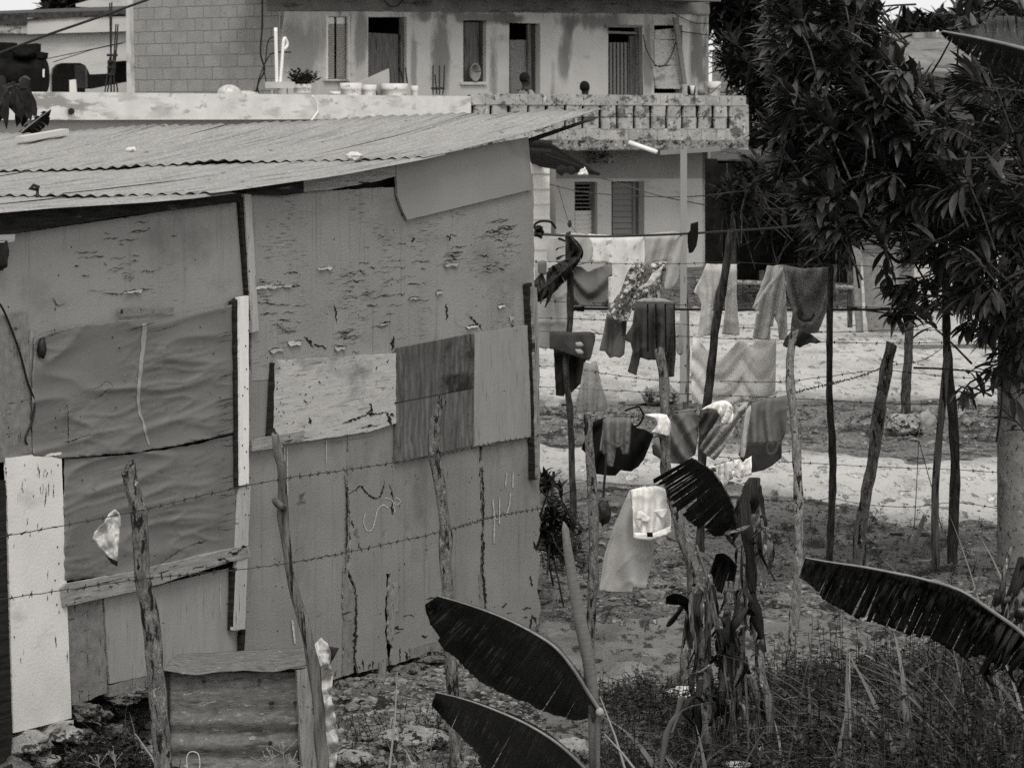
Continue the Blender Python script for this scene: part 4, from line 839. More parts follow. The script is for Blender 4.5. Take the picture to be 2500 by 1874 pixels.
# people on the balcony
def person(name, label, u, v_head, off, face, shirt, seed):
    """one skinned body: pelvis at the root, standing on the balcony floor; head centre at the pixel"""
    k = hp(u, v_head, off); fd = Vector((math.cos(face), math.sin(face), 0)); sd = Vector((-fd.y, fd.x, 0))
    root = thing(name, label, 'person', k - Vector((0, 0, 1.12)))
    V = []; E = []; RR = []
    def add(p, r, par=None):
        V.append(k + sd * p[0] + fd * p[1] + Vector((0, 0, p[2]))); RR.append(r)
        if par is not None: E.append((par, len(V) - 1))
        return len(V) - 1
    pe = add((0, 0, -.62), (.12, .10)); wa = add((0, .0, -.48), (.115, .09), pe); ch = add((0, -.01, -.31), (.13, .10), wa); sh = add((0, -.01, -.215), (.10, .075), ch); ne = add((0, 0, -.14), (.048, .05), sh)
    h0 = add((0, .01, -.08), (.062, .07), ne); h1 = add((0, .012, -.02), (.076, .092), h0); h2 = add((0, .005, .05), (.074, .092), h1); h3 = add((0, 0, .098), (.045, .055), h2)
    for s_ in (-1, 1):
        a = add((s_ * .15, -.01, -.235), (.055, .055), sh); b = add((s_ * .19, .0, -.42), (.042, .042), a); c = add((s_ * .17, .14, -.56), (.034, .034), b); d_ = add((s_ * .12, .22, -.55), (.03, .02), c)
        for f in range(4): e = add((s_ * .12 + (f - 1.5) * .018, .29, -.55 - .004 * f), (.008, .008), d_)
        e = add((s_ * .075, .25, -.55), (.009, .009), d_)
        l = add((s_ * .085, 0, -.70), (.085, .085), pe); m_ = add((s_ * .09, .03, -.90), (.058, .058), l); n_ = add((s_ * .09, 0, -1.10), (.04, .04), m_); add((s_ * .09, .12, -1.12), (.036, .02), n_)
    o0 = PLOC[root.name]; me = bpy.data.meshes.new('body'); me.from_pydata([p - o0 for p in V], E, []); me.materials.append(M['skin'])
    ob = bpy.data.objects.new('body', me); COL.objects.link(ob); ob.parent = root; PLOC[ob.name] = o0
    md = ob.modifiers.new('skin', 'SKIN'); md.use_smooth_shade = True
    for i, r in enumerate(RR): me.skin_vertices[0].data[i].radius = r
    me.skin_vertices[0].data[0].use_root = True
    ob.modifiers.new('smooth', 'SUBSURF').levels = 2; ob.modifiers['smooth'].render_levels = 2
    fc = k + fd * .095
    mb = MB()
    for s_ in (-1, 1): mb.blob(k + fd * .083 + sd * (.032 * s_) + Vector((0, 0, .012)), .012, .012, .009, 0, sub=2)
    mb.build('eyes', M['hair'], root, smooth=True)
    mb = MB(); mb.blob(k + fd * .098 + Vector((0, 0, -.02)), .016, .016, .022, 0, sub=2); mb.blob(k + fd * .088 + Vector((0, 0, -.055)), .024, .018, .009, 0, sub=2)
    for s_ in (-1, 1): mb.blob(k + sd * (.078 * s_) + fd * -.005, .014, .02, .03, 0, sub=2)
    mb.build('face_features', M['skin'], root, smooth=True)
    mb = MB(); mb.blob(k + Vector((0, 0, .035)) - fd * .018, .089, .092, .095, .06, 4, seed, sub=3); mb.build('hair', M['hair'], root, smooth=True)
    # shirt: a loose shell round the trunk with short sleeves
    mb = MB(); P = []
    for z, a, b in ((-.145, .055, .055), (-.175, .09, .07), (-.205, .155, .095), (-.24, .175, .105), (-.34, .155, .115), (-.48, .145, .11), (-.62, .15, .125), (-.68, .152, .128)):
        P.append([k + sd * (a * math.cos(q * math.pi / 12)) + fd * (b * math.sin(q * math.pi / 12) - .005) + Vector((0, 0, z + .006 * math.sin(q * 1.7)))for q in range(25)])
    mb.quadgrid(P)
    for s_ in (-1, 1): mb.tube([k + sd * (s_ * x) + Vector((0, 0, z)) for x, z in ((.12, -.215), (.165, -.25), (.19, -.34))], [.06, .062, .064], 10, cap=False)
    mb.build('shirt', M[shirt], root, smooth=True)
    return root
person('person', 'person with short dark hair in a light shirt standing at the open balcony door', 1282, 195, -1.1, R(40), 'shirt_grey', 2)
person('person', 'person with close cropped hair in a dark top seen against the bare stained wall', 1428, 216, -.9, R(70), 'shirt_black', 6)

# ---------------------------------------------------------------- neighbour houses further back
def fpoly(name, poly, Y, th, m, parent, jag=0.0, label=None):
    if jag: poly = resample(poly, 8, jag, seed=poly[0][0])
    mb = MB(); pts = [at(x, y, Y) for x, y in poly]; mb.prism(pts, (0, th, 0), [(p.x, p.z) for p in pts]); o = mb.build(name, M[m], parent)
    if label: o['label'] = label
    return o
cream = thing('pale_house', 'pale rendered house with a low dark tiled roof and an arched opening', 'house', at(160, 700, 66))
arch = [(122, 300), (122, 185), (126, 168), (136, 158), (150, 154), (196, 154), (208, 160), (215, 172), (219, 182), (262, 180), (262, 152), (309, 148), (340, 148), (340, 60), (-80, 60), (-80, 300)]
fpoly('wall', arch, 64, .25, 'wall_low2', cream)
fpoly('wall', [(340, 300), (340, 200), (305, 201), (225, 217), (208, 217), (208, 300)], 63.6, .2, 'wall_shade', cream)
fpoly('inner_wall', [(-80, 140), (340, 140), (340, 300), (-80, 300)], 67, .2, 'door_dark', cream)
fpoly('pillar', [(182, 158), (208, 160), (209, 215), (184, 215)], 66, .3, 'plaster_top', cream)
fpoly('beam', [(66, 44), (330, 40), (330, 76), (66, 84)], 63.8, .2, 'wall_low2', cream)
fpoly('block_band', [(-80, 60), (66, 58), (66, 82), (-80, 84)], 63.8, .3, 'block_par', cream)
mb = MB(); pts = [at(-80, 36, 63.9), at(330, 24, 63.9), at(330, 14, 68), at(-80, 30, 68)]; mb.prism(resample([(0, 0), (1, 0)], 2) and pts, (0, 0, -.2)); mb.build('roof', M['roof_tile'], cream)
fpoly('roof_edge', [(-80, 36), (60, 36), (66, 46), (130, 38), (250, 30), (330, 26), (330, 34), (250, 38), (130, 45), (66, 50), (64, 60), (-80, 60)], 63.75, .12, 'roof_tile', cream, 1.5)
fpoly('white_post', [(169, 196), (184, 194), (187, 235), (170, 235)], 61, .12, 'batten_white', cream)
fpoly('stair_wall', [(262, 148), (330, 146), (330, 198), (262, 206)], 65, .2, 'dark_inside', cream)
fpoly('gable', [(185, 10), (220, 0), (310, -10), (340, -10), (340, 22), (185, 17)], 72, .4, 'wall_low2', cream)
tank = thing('metal_tank', 'big dark rounded metal tank piled with junk beside the arched opening', 'tank', at(50, 235, 58))
mb = MB(); P = []
for x in (-120, 60, 100, 110, 114):
    e = max(0, (x - 95) / 19); P.append([at(x - 3 * e, 186, 58) + Vector((0, (.75 - .2 * e) * math.cos(q * math.pi / 10), (.36 - .06 * e * e) * math.sin(q * math.pi / 10))) for q in range(21)])
mb.quadgrid(P); mb.f.append(tuple(range(len(mb.v) - 21, len(mb.v)))); mb.build('shell', M['sooty'], tank, smooth=True)
fpoly('side_panel', [(-120, 168), (112, 168), (115, 222), (-120, 222)], 57.3, .1, 'sooty', tank)
fpoly('light_strip', [(104, 170), (109, 168), (108, 190), (104, 188)], 57.25, .02, 'pvc', tank)
for i, (pl, lb) in enumerate((([(-60, 102), (30, 104), (30, 112), (88, 106), (88, 126), (-60, 130)], 'dark board stack lying on the metal tank'), ([(-60, 124), (60, 122), (106, 128), (104, 142), (-60, 142)], 'black box under the board stack on the tank'))):
    mb = MB(); pts = [at(x, y, 57.6) for x, y in resample(pl, 10, 1.2)]; mb.prism(pts, (0, .6, 0)); tag(mb.build('junk_board', M['sooty']), lb, 'board')
mb = MB(); mb.blob(at(60, 132, 57.5), .2, .2, .1, .3, 1.5, 4, sub=3); tag(mb.build('dark_sack', M['shed_wood'], smooth=True), 'soft dark sack slumped on top of the metal tank', 'sack')
grey = thing('grey_house', 'grey house with a worn sheet roof seen through the leaves', 'house', at(2300, 640, 75))
mb = MB(); pts = [at(2170, 96, 70), at(2330, 90, 70), at(2560, 160, 70), at(2560, 172, 66), at(2300, 190, 66), at(2215, 176, 66)]; mb.prism(pts, (0, .1, .12), [(p.x, p.z * 3) for p in pts]); mb.build('roof', M['plaster_top'], grey)
fpoly('gable_wall', [(2160, 98), (2240, 92), (2290, 180), (2290, 420), (2160, 420)], 72, .3, 'zinc', grey)
fpoly('wall', [(2200, 184), (2580, 176), (2580, 640), (2200, 640)], 68, .3, 'wall_low', grey)
pale = thing('low_pale_house', 'low pale house behind the zinc gate and the tree trunk', 'house', at(2400, 800, 46))
fpoly('wall', [(2232, 372), (2620, 366), (2620, 822), (2232, 818)], 47, .3, 'wall_low2', pale)
fpoly('roof', [(2215, 352), (2640, 346), (2640, 372), (2215, 376)], 46, 2.0, 'plaster_top', pale)
bwall = thing('block_yard_wall', 'bare block wall of a yard beside the balcony end, half hidden by branches', 'wall', at(1860, 700, 62))
mb = MB(); pts = [at(1740, 130, 67), at(2180, 150, 69), at(2180, 420, 69), at(1740, 420, 67)]; mb.prism(pts, (0, .2, 0), [(p.x, p.z) for p in pts]); mb.build('blocks', M['block_wall'], bwall)
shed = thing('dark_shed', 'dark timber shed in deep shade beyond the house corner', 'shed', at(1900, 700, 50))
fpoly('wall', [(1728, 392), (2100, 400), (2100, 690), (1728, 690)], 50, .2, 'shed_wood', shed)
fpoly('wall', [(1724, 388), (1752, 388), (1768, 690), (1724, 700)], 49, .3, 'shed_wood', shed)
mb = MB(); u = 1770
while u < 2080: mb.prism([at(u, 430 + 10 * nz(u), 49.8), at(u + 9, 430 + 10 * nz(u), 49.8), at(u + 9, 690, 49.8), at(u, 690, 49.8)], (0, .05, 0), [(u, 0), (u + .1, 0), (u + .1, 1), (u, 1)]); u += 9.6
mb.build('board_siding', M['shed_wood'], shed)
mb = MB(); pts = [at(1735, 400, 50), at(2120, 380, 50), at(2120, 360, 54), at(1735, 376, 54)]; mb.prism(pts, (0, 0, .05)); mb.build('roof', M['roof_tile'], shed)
# rail fence and gate
rail = thing('rail_fence', 'horizontal pale pole rail crossing in front of the dark shed', 'fence', at(1900, 800, 42))
mb = MB(); mb.tube([at(1700, 686, 42), at(1800, 689, 42), at(1950, 694, 42), at(2095, 703, 42)], .03, rough=.2); mb.build('rail', M['bark_pale'], rail)
for u in (1860, 2075): mb = MB(); mb.tube([at(u, 660, 42.06), at(u, 802, 42.06)], .035, rough=.2); mb.build('post', M['bark_dark'], rail)
gate = thing('sheet_gate', 'upright zinc sheet gate with a pale timber post', 'gate', at(2145, 815, 40))
fpoly('gate_post', [(2083, 600), (2102, 612), (2110, 650), (2114, 812), (2092, 812), (2086, 700)], 40, .12, 'plank_grey', gate, .8)
fpoly('gate_sheet', [(2103, 630), (2190, 628), (2204, 812), (2118, 812), (2108, 700)], 40.1, .05, 'plank_grey', gate)
fpoly('gate_edge', [(2101, 640), (2106, 640), (2114, 770), (2120, 812), (2108, 812)], 39.95, .05, 'plank_pale', gate, .6)
mb = MB(); c = at(2220, 832, 38); k = px(38); P = [[c + Vector((a * k * math.cos(q * math.pi / 10), a * k * math.sin(q * math.pi / 10), z * k)) for q in range(21)] for a, z in ((15, 0), (18, 8), (18, 56), (19, 57), (19, 62), (16, 62), (15, 10))]
mb.quadgrid(P); tag(mb.build('water_bucket', M['bucket'], smooth=True), 'white plastic bucket standing beside the zinc gate', 'bucket')
# big stone under the far post, loose stones along the road
def boulder(u, v, ru, rv, m, label, Y=None, seed=0, amp=.3, name='boulder', group=None):
    p = gr(u, v + rv) if Y is None else at(u, v + rv, Y); k = px(p.y); mb = MB()
    mb.blob(p + Vector((0, 0, rv * k * .8)), ru * k, ru * k * .8, rv * k * 1.1, amp, 1.6, seed, sub=4)
    return tag(mb.build(name, M[m], smooth=True), label, 'stone', group)
boulder(2205, 1034, 44, 27, 'rock', 'large rounded limestone boulder at the foot of the short thick post', seed=3, amp=.22)
boulder(2262, 1030, 22, 30, 'gravel', 'dark earthy lump right of the large boulder', seed=8)
boulder(1010, 1800, 88, 30, 'rock', 'flat pale slab between the two big banana leaves', seed=12, amp=.25, name='stone_slab')
boulder(860, 1850, 50, 26, 'rock', 'pale slab half buried beside the plastic sheet', seed=14, amp=.25, name='stone_slab')
boulder(1385, 1830, 60, 34, 'rock', 'pale rock half hidden behind the lower banana leaf', seed=17, amp=.3, name='stone_slab')
boulder(1352, 990, 20, 18, 'gravel', 'dark stone beside the thin post near the hut corner', seed=22)
boulder(1680, 1690, 60, 16, 'rock_white', 'white stone at the foot of the torn banana stems', seed=26, amp=.3)
boulder(2150, 1278, 13, 10, 'gravel', 'lone dark stone lying on the pale road', seed=31)
boulder(1610, 960, 45, 22, 'rock', 'grey boulder behind the crooked post on the road edge', seed=33)
boulder(2335, 1005, 20, 10, 'gravel', 'small dark stone on the road beyond the two leaning poles', seed=35)
# gravel: uncountable loose stones
mb = MB(); rs = random.Random(11)
def scatter(n, f, smin, smax):
    for _ in range(n):
        x, y = f(); r = rs.uniform(smin, smax) * (.6 + .8 * rs.random() ** 3)
        mb.blob((x, y, gz(x, y) + r * .2), r * rs.uniform(.8, 1.5), r * rs.uniform(.7, 1.2), r * rs.uniform(.4, .8), .75, 1.5, rs.random() * 99, sub=1)
def inpx(u0, u1, v0, v1):
    def f():
        p = gr(rs.uniform(u0, u1), rs.uniform(v0, v1)); return p.x, p.y
    return f
scatter(2200, inpx(790, 1330, 1600, 1900), .004, .018); scatter(60, inpx(800, 1250, 1650, 1880), .02, .034)
scatter(1300, inpx(1320, 2460, 985, 1090), .005, .025); scatter(60, inpx(1320, 2460, 995, 1080), .03, .06)
scatter(800, inpx(1320, 2460, 1215, 1430), .005, .02); scatter(50, inpx(1320, 2460, 1230, 1430), .025, .045)
scatter(400, inpx(1310, 1700, 1300, 1480), .006, .026); scatter(40, inpx(1310, 1700, 1300, 1480), .03, .06)
scatter(500, inpx(1320, 2400, 1085, 1215), .004, .014); scatter(500, inpx(1320, 2450, 850, 990), .006, .02); scatter(500, inpx(1320, 2450, 700, 850), .01, .05)
scatter(700, inpx(1300, 1900, 1480, 1720), .004, .016); scatter(160, inpx(150, 460, 1740, 1880), .012, .04)
scatter(900, inpx(1800, 2460, 1420, 1660), .006, .022)
tag(mb.build('gravel', M['gravel']), kind='stuff')

# ---------------------------------------------------------------- fence posts
def post(label, pl, m='bark', name='fence_post', ground=True, rough=.35, knots=3, Y=None, Yt=None, cat='post', group='rough fence posts', seed=0, extra=.25, cut=.6):
    """pl: (u, v, half width in pixels) from the top to the foot; the foot stands on the ground"""
    pl = spline(pl, 7); Yb = Y if Y else gr(pl[-1][0], pl[-1][1]).y; Yt = Yt if Yt else Yb
    v0, v1 = pl[0][1], pl[-1][1]; pts = []; rr = []
    for u, v, r in pl:
        y = Yt + (Yb - Yt) * (v - v0) / (v1 - v0); pts.append(at(u, v, y)); rr.append(r * px(y))
    pts.append(pts[-1] + Vector((0, 0, -extra))); rr.append(rr[-1])
    mb = MB(); rings = mb.tube(pts, rr, 12, rough=rough, seed=seed)
    for k, i in enumerate(rings[0]): mb.v[i] = mb.v[i] + Vector((0, 0, rr[0] * cut * math.cos(k * math.pi / 6 + seed)))
    q = random.Random(seed + 5)
    for _ in range(knots):
        i = q.randrange(3, len(pts) - 3); a = q.uniform(3.6, 5.8); mb.blob(pts[i] + Vector((math.cos(a), math.sin(a), 0)) * rr[i] * .85, rr[i] * .35, rr[i] * .35, rr[i] * .4, .2, 2, a, sub=2)
    o = mb.build(name, M[m], smooth=True); tag(o, label, cat, group); return o, pts
post('thick split post with a ragged slanted top beside the torn plastic scrap', [(314, 1142, 18), (326, 1190, 20), (338, 1247, 20), (349, 1400, 21), (365, 1495, 21), (380, 1645, 21), (395, 1796, 22), (399, 1900, 22)], Y=11.6, extra=1, rough=.3, seed=1, cut=1.0)
o, P2 = post('crooked grey post with a stubby side knob in front of the metal box', [(671, 1058, 8), (677, 1100, 10), (687, 1141, 11), (690, 1232, 13), (693, 1277, 14), (703, 1352, 11), (704, 1380, 11), (720, 1449, 12), (742, 1525, 14), (763, 1615, 15), (778, 1736, 15), (790, 1900, 15)], 'pole', Y=12.4, extra=.8, rough=.3, seed=2)
mb = MB(); mb.tube([at(694, 1238, 12.38), at(680, 1230, 12.36), at(673, 1222, 12.35), at(672, 1216, 12.35)], [.016, .015, .014, .011], rough=.3); PLOC[o.name] = Vector(o.location); mb.build('branch_stub', M['pole'], o, smooth=True)
mb = MB(); mb.tube([at(674, 1062, 12.4), at(668, 1045, 12.4)], .004, 6); mb.build('nail', M['iron'], o)
post('barky post curving in the middle against the wall patch with the knot swirl', [(1082, 972, 11), (1070, 1010, 12), (1061, 1050, 13), (1060, 1111, 14), (1076, 1201, 14), (1087, 1292, 15), (1090, 1400, 15), (1094, 1500, 15), (1098, 1585, 16), (1104, 1675, 16), (1110, 1796, 15), (1112, 1866, 16)], rough=.3, seed=3)
post('slim barky post just outside the hut corner carrying the wire ends', [(1434, 1014, 10), (1441, 1111, 11), (1447, 1201, 12), (1449, 1352, 12), (1447, 1434, 12), (1441, 1555, 12), (1436, 1645, 12), (1436, 1668, 12)], seed=4)
post('long crooked post bending past the black hanging garment', [(1608, 853, 11), (1621, 945, 12), (1624, 1081, 13), (1627, 1150, 13), (1649, 1247, 13), (1664, 1307, 14), (1692, 1385, 16), (1693, 1450, 15), (1683, 1530, 13), (1674, 1600, 13), (1671, 1672, 13)], seed=5)
post('straight pale barky post with a dark rag on its top', [(1939, 808, 10), (1930, 870, 10), (1928, 909, 10), (1932, 970, 10), (1939, 1026, 10), (1947, 1153, 11), (1950, 1280, 12), (1949, 1400, 11), (1940, 1500, 12), (1933, 1580, 12), (1928, 1648, 13)], 'bark_pale', seed=6)
post('thin dark post with a dry banana leaf hanging from its top', [(1386, 570, 8), (1390, 638, 8), (1393, 710, 8), (1391, 797, 8), (1382, 870, 7), (1383, 920, 7), (1392, 1020, 8), (1397, 1171, 8), (1400, 1283, 9)], 'bark_dark', seed=7)
post('dark leaning post beside the sheer white curtain', [(1785, 563, 9), (1776, 625, 9), (1767, 682, 10), (1747, 797, 10), (1734, 920, 11), (1726, 987, 11), (1718, 1080, 11), (1712, 1200, 10), (1709, 1352, 10)], 'bark_dark', seed=8)
post('straight dark post carrying the drying towel', [(2029, 646, 7), (2026, 766, 8), (2025, 925, 8), (2026, 995, 8), (2033, 1121, 9), (2030, 1248, 9), (2025, 1359, 9), (2024, 1375, 9)], 'bark_dark', seed=9)
post('thick leaning post with a sawn top standing on the road edge', [(2175, 838, 14), (2167, 880, 15), (2160, 920, 15), (2143, 1026, 15), (2132, 1121, 14), (2113, 1216, 14), (2099, 1311, 16), (2096, 1388, 16)], seed=10, cut=.3)
post('short thick post rising behind the large boulder', [(2222, 740, 10), (2219, 800, 11), (2218, 877, 11), (2212, 940, 12), (2211, 1012, 13)], 'bark_dark', seed=11)
post('smooth pole leaning against the dark tree trunk', [(2312, 860, 8), (2306, 932, 9), (2294, 1058, 9), (2284, 1185, 9), (2283, 1300, 10), (2285, 1385, 10)], 'pole', seed=12, rough=.15)
post('thin bent pole next to the tall squared pole', [(1665, 552, 5), (1668, 600, 7), (1669, 653, 8), (1675, 768, 7), (1676, 860, 8), (1675, 930, 8), (1674, 1000, 8)], 'pole', seed=13, rough=.15)
post('tapered concrete post rising at the picture edge below the branches', [(2474, 640, 38), (2475, 900, 40), (2476, 1150, 42), (2478, 1376, 44)], 'concrete_pole', 'concrete_post', rough=.05, knots=0, seed=14, group='concrete posts')
post('small pale stake leaning in the rubble with strings tied to it', [(2258, 1258, 5), (2246, 1290, 7), (2232, 1325, 7), (2224, 1350, 7)], 'plank_v', 'stake', seed=15, group='stakes', rough=.1, knots=0)
mb = MB(); Yd = gr(1670, 1000).y
for (a, b) in (((1669, 364), (1668, 980)),):
    q0, q1 = at(*a, Yd), at(*b, Yd); h = (q1 - q0) / 2; mb.box((q0 + q1) / 2, Vector((8 * px(Yd), 0, 0)), Vector((0, .03, 0)), h)
o = mb.build('squared_pole', M['plank_v']); tag(o, 'tall squared timber pole standing in front of the house wall', 'post')
tl = thing('eave_timber', 'weathered timber bracket spanning from the balcony to the tall squared pole', 'timber', at(1680, 372, Yd))
mb = MB(); mb.box(at(1685, 368, Yd + .1), Vector((.28, 0, .018)), Vector((0, .03, 0)), Vector((0, 0, .022))); mb.build('cross_timber', M['plank_grey'], tl)
mb = MB(); mb.tube([at(1536, 348, 50), at(1604, 372, 49.8)], .036); tag(mb.build('drain_pipe', M['pvc'], smooth=True), 'short white drain pipe sticking out under the balcony slab', 'pipe')
for pl, Y, r, lb in (([(1745, 368), (1800, 375), (1860, 382)], 31.5, .004, 'pale string running from the timber bracket into the tree'), ([(2243, 1075), (2238, 1180), (2232, 1290)], 21.5, .003, 'thin upright string tied to the small stake'), ([(2243, 1075), (2275, 1190), (2312, 1345)], 21.2, .003, 'slanting string between the boulder and the tree foot'), ([(2236, 1292), (2270, 1312), (2318, 1322)], 20.9, .003, 'slack string tied between the small stake and the tree trunk')):
    mb = MB(); mb.tube([at(x, y, Y) for x, y in pl], r, 5); tag(mb.build('string', M['bark_dark']), lb, 'string')

# ---------------------------------------------------------------- barbed wire
def barbed(label, pl, seed, r=.0017, step=.085, bl=.012, m='wire'):
    """pl: (u, v, Y) along the strand"""
    pts = [at(*p) for p in spline(pl, 8)]
    pts = [p + Vector((0, 0, .004 * nz(i * .9, seed))) for i, p in enumerate(pts)]
    mb = MB(); mb.tube(pts, r, 5); q = random.Random(seed); acc = .03
    for a, b in zip(pts, pts[1:]):
        L = (b - a).length; d = (b - a).normalized()
        while acc < L:
            c = a + d * acc; e = d.cross(Vector((0, 0, 1))).normalized(); f = d.cross(e)
            for k in range(2):
                an = q.uniform(0, 3.14); w_ = (e * math.cos(an) + f * math.sin(an) + d * q.uniform(-.5, .5)) * bl; cc = c + d * (.006 * (k - .5)); mb.tube([cc - w_, cc, cc + w_], [r * .5, r * 1.4, r * .5], 4)
            mb.blob(c, r * 2.6, r * 2.2, r * 2.2, 0, sub=1)
            acc += step * q.uniform(.8, 1.25)
        acc -= L
    return tag(mb.build('barbed_wire', M[m]), label, 'barbed wire', 'barbed wire strands of the fence')
barbed('upper barbed strand crossing the white plywood board and the torn plastic', [(-40, 1318, 10.9), (150, 1283, 11.2), (340, 1246, 11.55), (520, 1203, 12.0), (694, 1168, 12.35), (850, 1146, 12.9), (1060, 1112, 13.75), (1200, 1082, 14.8), (1320, 1062, 15.7), (1440, 1030, 16.45)], 1)
barbed('lower barbed strand crossing the knotty plank and the graffiti', [(-40, 1468, 10.9), (155, 1440, 11.2), (355, 1412, 11.55), (480, 1400, 12.0), (600, 1388, 12.2), (716, 1372, 12.35), (860, 1345, 12.9), (1080, 1297, 13.75), (1200, 1262, 14.8), (1320, 1240, 15.7), (1446, 1212, 16.45)], 2)
for i, (lb, pl) in enumerate((('washing strand from which the grey shirt and the white trousers hang', [(1300, 638, 22.2), (1395, 640, 22), (1530, 644, 21.6), (1660, 644, 21.3), (1775, 640, 20.9), (1900, 645, 20.6), (2032, 646, 20.4), (2180, 652, 20.3), (2316, 655, 20.1)]),
        ('strand passing behind the middle of the patterned blouse', [(1300, 734, 22.2), (1392, 737, 22), (1560, 742, 21.4), (1757, 746, 20.9), (1900, 748, 20.6), (2028, 748, 20.4), (2316, 756, 20.1)]),
        ('strand level with the torn grey shorts', [(1300, 776, 22.2), (1392, 778, 22), (1547, 784, 21.4), (1750, 797, 20.9), (1900, 804, 20.6), (2027, 811, 20.4), (2169, 806, 20.3), (2316, 806, 20.1)]),
        ('strand carrying the dark towel with pale blots', [(1300, 808, 22.2), (1392, 811, 22), (1547, 818, 21.4), (1692, 822, 21.0), (1750, 826, 20.9), (1910, 829, 20.6), (2026, 835, 20.4), (2160, 838, 20.3), (2316, 836, 20.1)]),
        ('strand at the height of the sheer curtain folds', [(1310, 893, 22.2), (1385, 897, 22), (1500, 915, 21.5), (1640, 932, 21.1), (1740, 930, 20.9), (1900, 932, 20.6), (2026, 918, 20.4), (2158, 904, 20.3), (2316, 920, 20.1), (2440, 924, 20)]),
        ('strand just above the hanging black garment', [(1310, 944, 22.2), (1388, 947, 22), (1577, 957, 21.4), (1728, 964, 20.9), (1890, 970, 20.6), (2026, 977, 20.4), (2145, 984, 20.3), (2316, 988, 20.1), (2440, 992, 20)]),
        ('strand crossing the open road below the drying shirt', [(1480, 1098, 21.6), (1714, 1112, 20.9), (1900, 1126, 20.6), (2033, 1133, 20.4), (2130, 1139, 20.3), (2330, 1146, 20.1), (2440, 1153, 20)]),
        ('lowest sagging strand above the rubble edge of the road', [(1392, 1170, 22), (1547, 1186, 21.4), (1712, 1205, 20.9), (1860, 1220, 20.6), (1990, 1221, 20.5), (2032, 1216, 20.4), (2112, 1231, 20.3), (2230, 1237, 20.2), (2330, 1226, 20.1), (2440, 1241, 20)]),
        ('strand slanting up between the pale barky post and the sawn thick post', [(1942, 957, 16.3), (2020, 938, 17.6), (2100, 918, 19), (2168, 893, 20.2), (2250, 880, 20.1), (2300, 850, 20)]),
        ('short drooping strand tied round the thick leaning post', [(2090, 1032, 20.4), (2145, 1010, 20.2), (2200, 1040, 20.3), (2260, 1050, 20.4)]))):
    barbed(lb, pl, 10 + i, r=.0022, step=.15, bl=.012)
barbed('washing strand between the slim corner post and the pale barky post', [(1440, 1026, 16.4), (1500, 1022, 16.3), (1620, 1010, 16), (1760, 996, 16.1), (1850, 980, 16.2), (1937, 962, 16.3)], 31)
def rope(label, pl, r, knot=None, name='black_cable'):
    mb = MB(); mb.tube([at(*p) for p in spline(pl, 8)], r, 7)
    if knot:
        u, v, Y, w_, h = knot; q = random.Random(int(u)); 
        for k in range(5): mb.tube([at(u + q.uniform(-w_, w_), v + q.uniform(-h, h), Y + q.uniform(-.03, .03)) for _ in range(4)], r * 1.1, 6)
    return tag(mb.build(name, M['cable']), label, 'cable', 'black cables used as washing lines')
rope('thick black cable knotted at the hut corner with the sprigged sheet on it', [(1312, 572, 20), (1330, 572, 20.3), (1400, 576, 22), (1500, 577, 24), (1668, 571, 24.6), (1800, 563, 25), (1900, 556, 25), (2000, 544, 25)], .009, (1316, 566, 20.1, 10, 16))
rope('black cable looped at the hut corner ending in the air', [(1306, 560, 20.0), (1306, 548, 20), (1320, 540, 20), (1343, 541, 20), (1352, 550, 20), (1357, 558, 20)], .008)
rope('black cable tied round the thin dark post and running level across the yard', [(1386, 753, 21.9), (1430, 754, 21.9), (1700, 755.5, 21.5), (2000, 756, 20.6), (2300, 755, 20.0), (2540, 753, 20)], .008, (1412, 754, 21.9, 16, 5))
for pl, lb in (([(1342, 450, 44), (1450, 472, 40), (1660, 481, 34), (1800, 468, 34), (1830, 463, 34)], 'thin wire across the ground floor wall from the clapboard corner'), ([(1425, 424, 44), (1493, 442, 40), (1610, 478, 34), (1725, 501, 34)], 'thin wire sloping down from the tin awning')):
    mb = MB(); mb.tube([at(*p) for p in spline(pl, 6)], .006, 5); tag(mb.build('thin_wire', M['cable']), lb, 'wire')
mb = MB(); mb.tube([at(*p) for p in spline([(1362, 452, 30), (1375, 500, 30), (1390, 545, 30), (1412, 572, 26)], 6)], .003, 5); mb.blob(at(1391, 547, 29.5), .02, .02, .035, .4, 3, 2); tag(mb.build('string', M['bark_dark']), 'slack string with a small knot hanging by the louvred window', 'string')

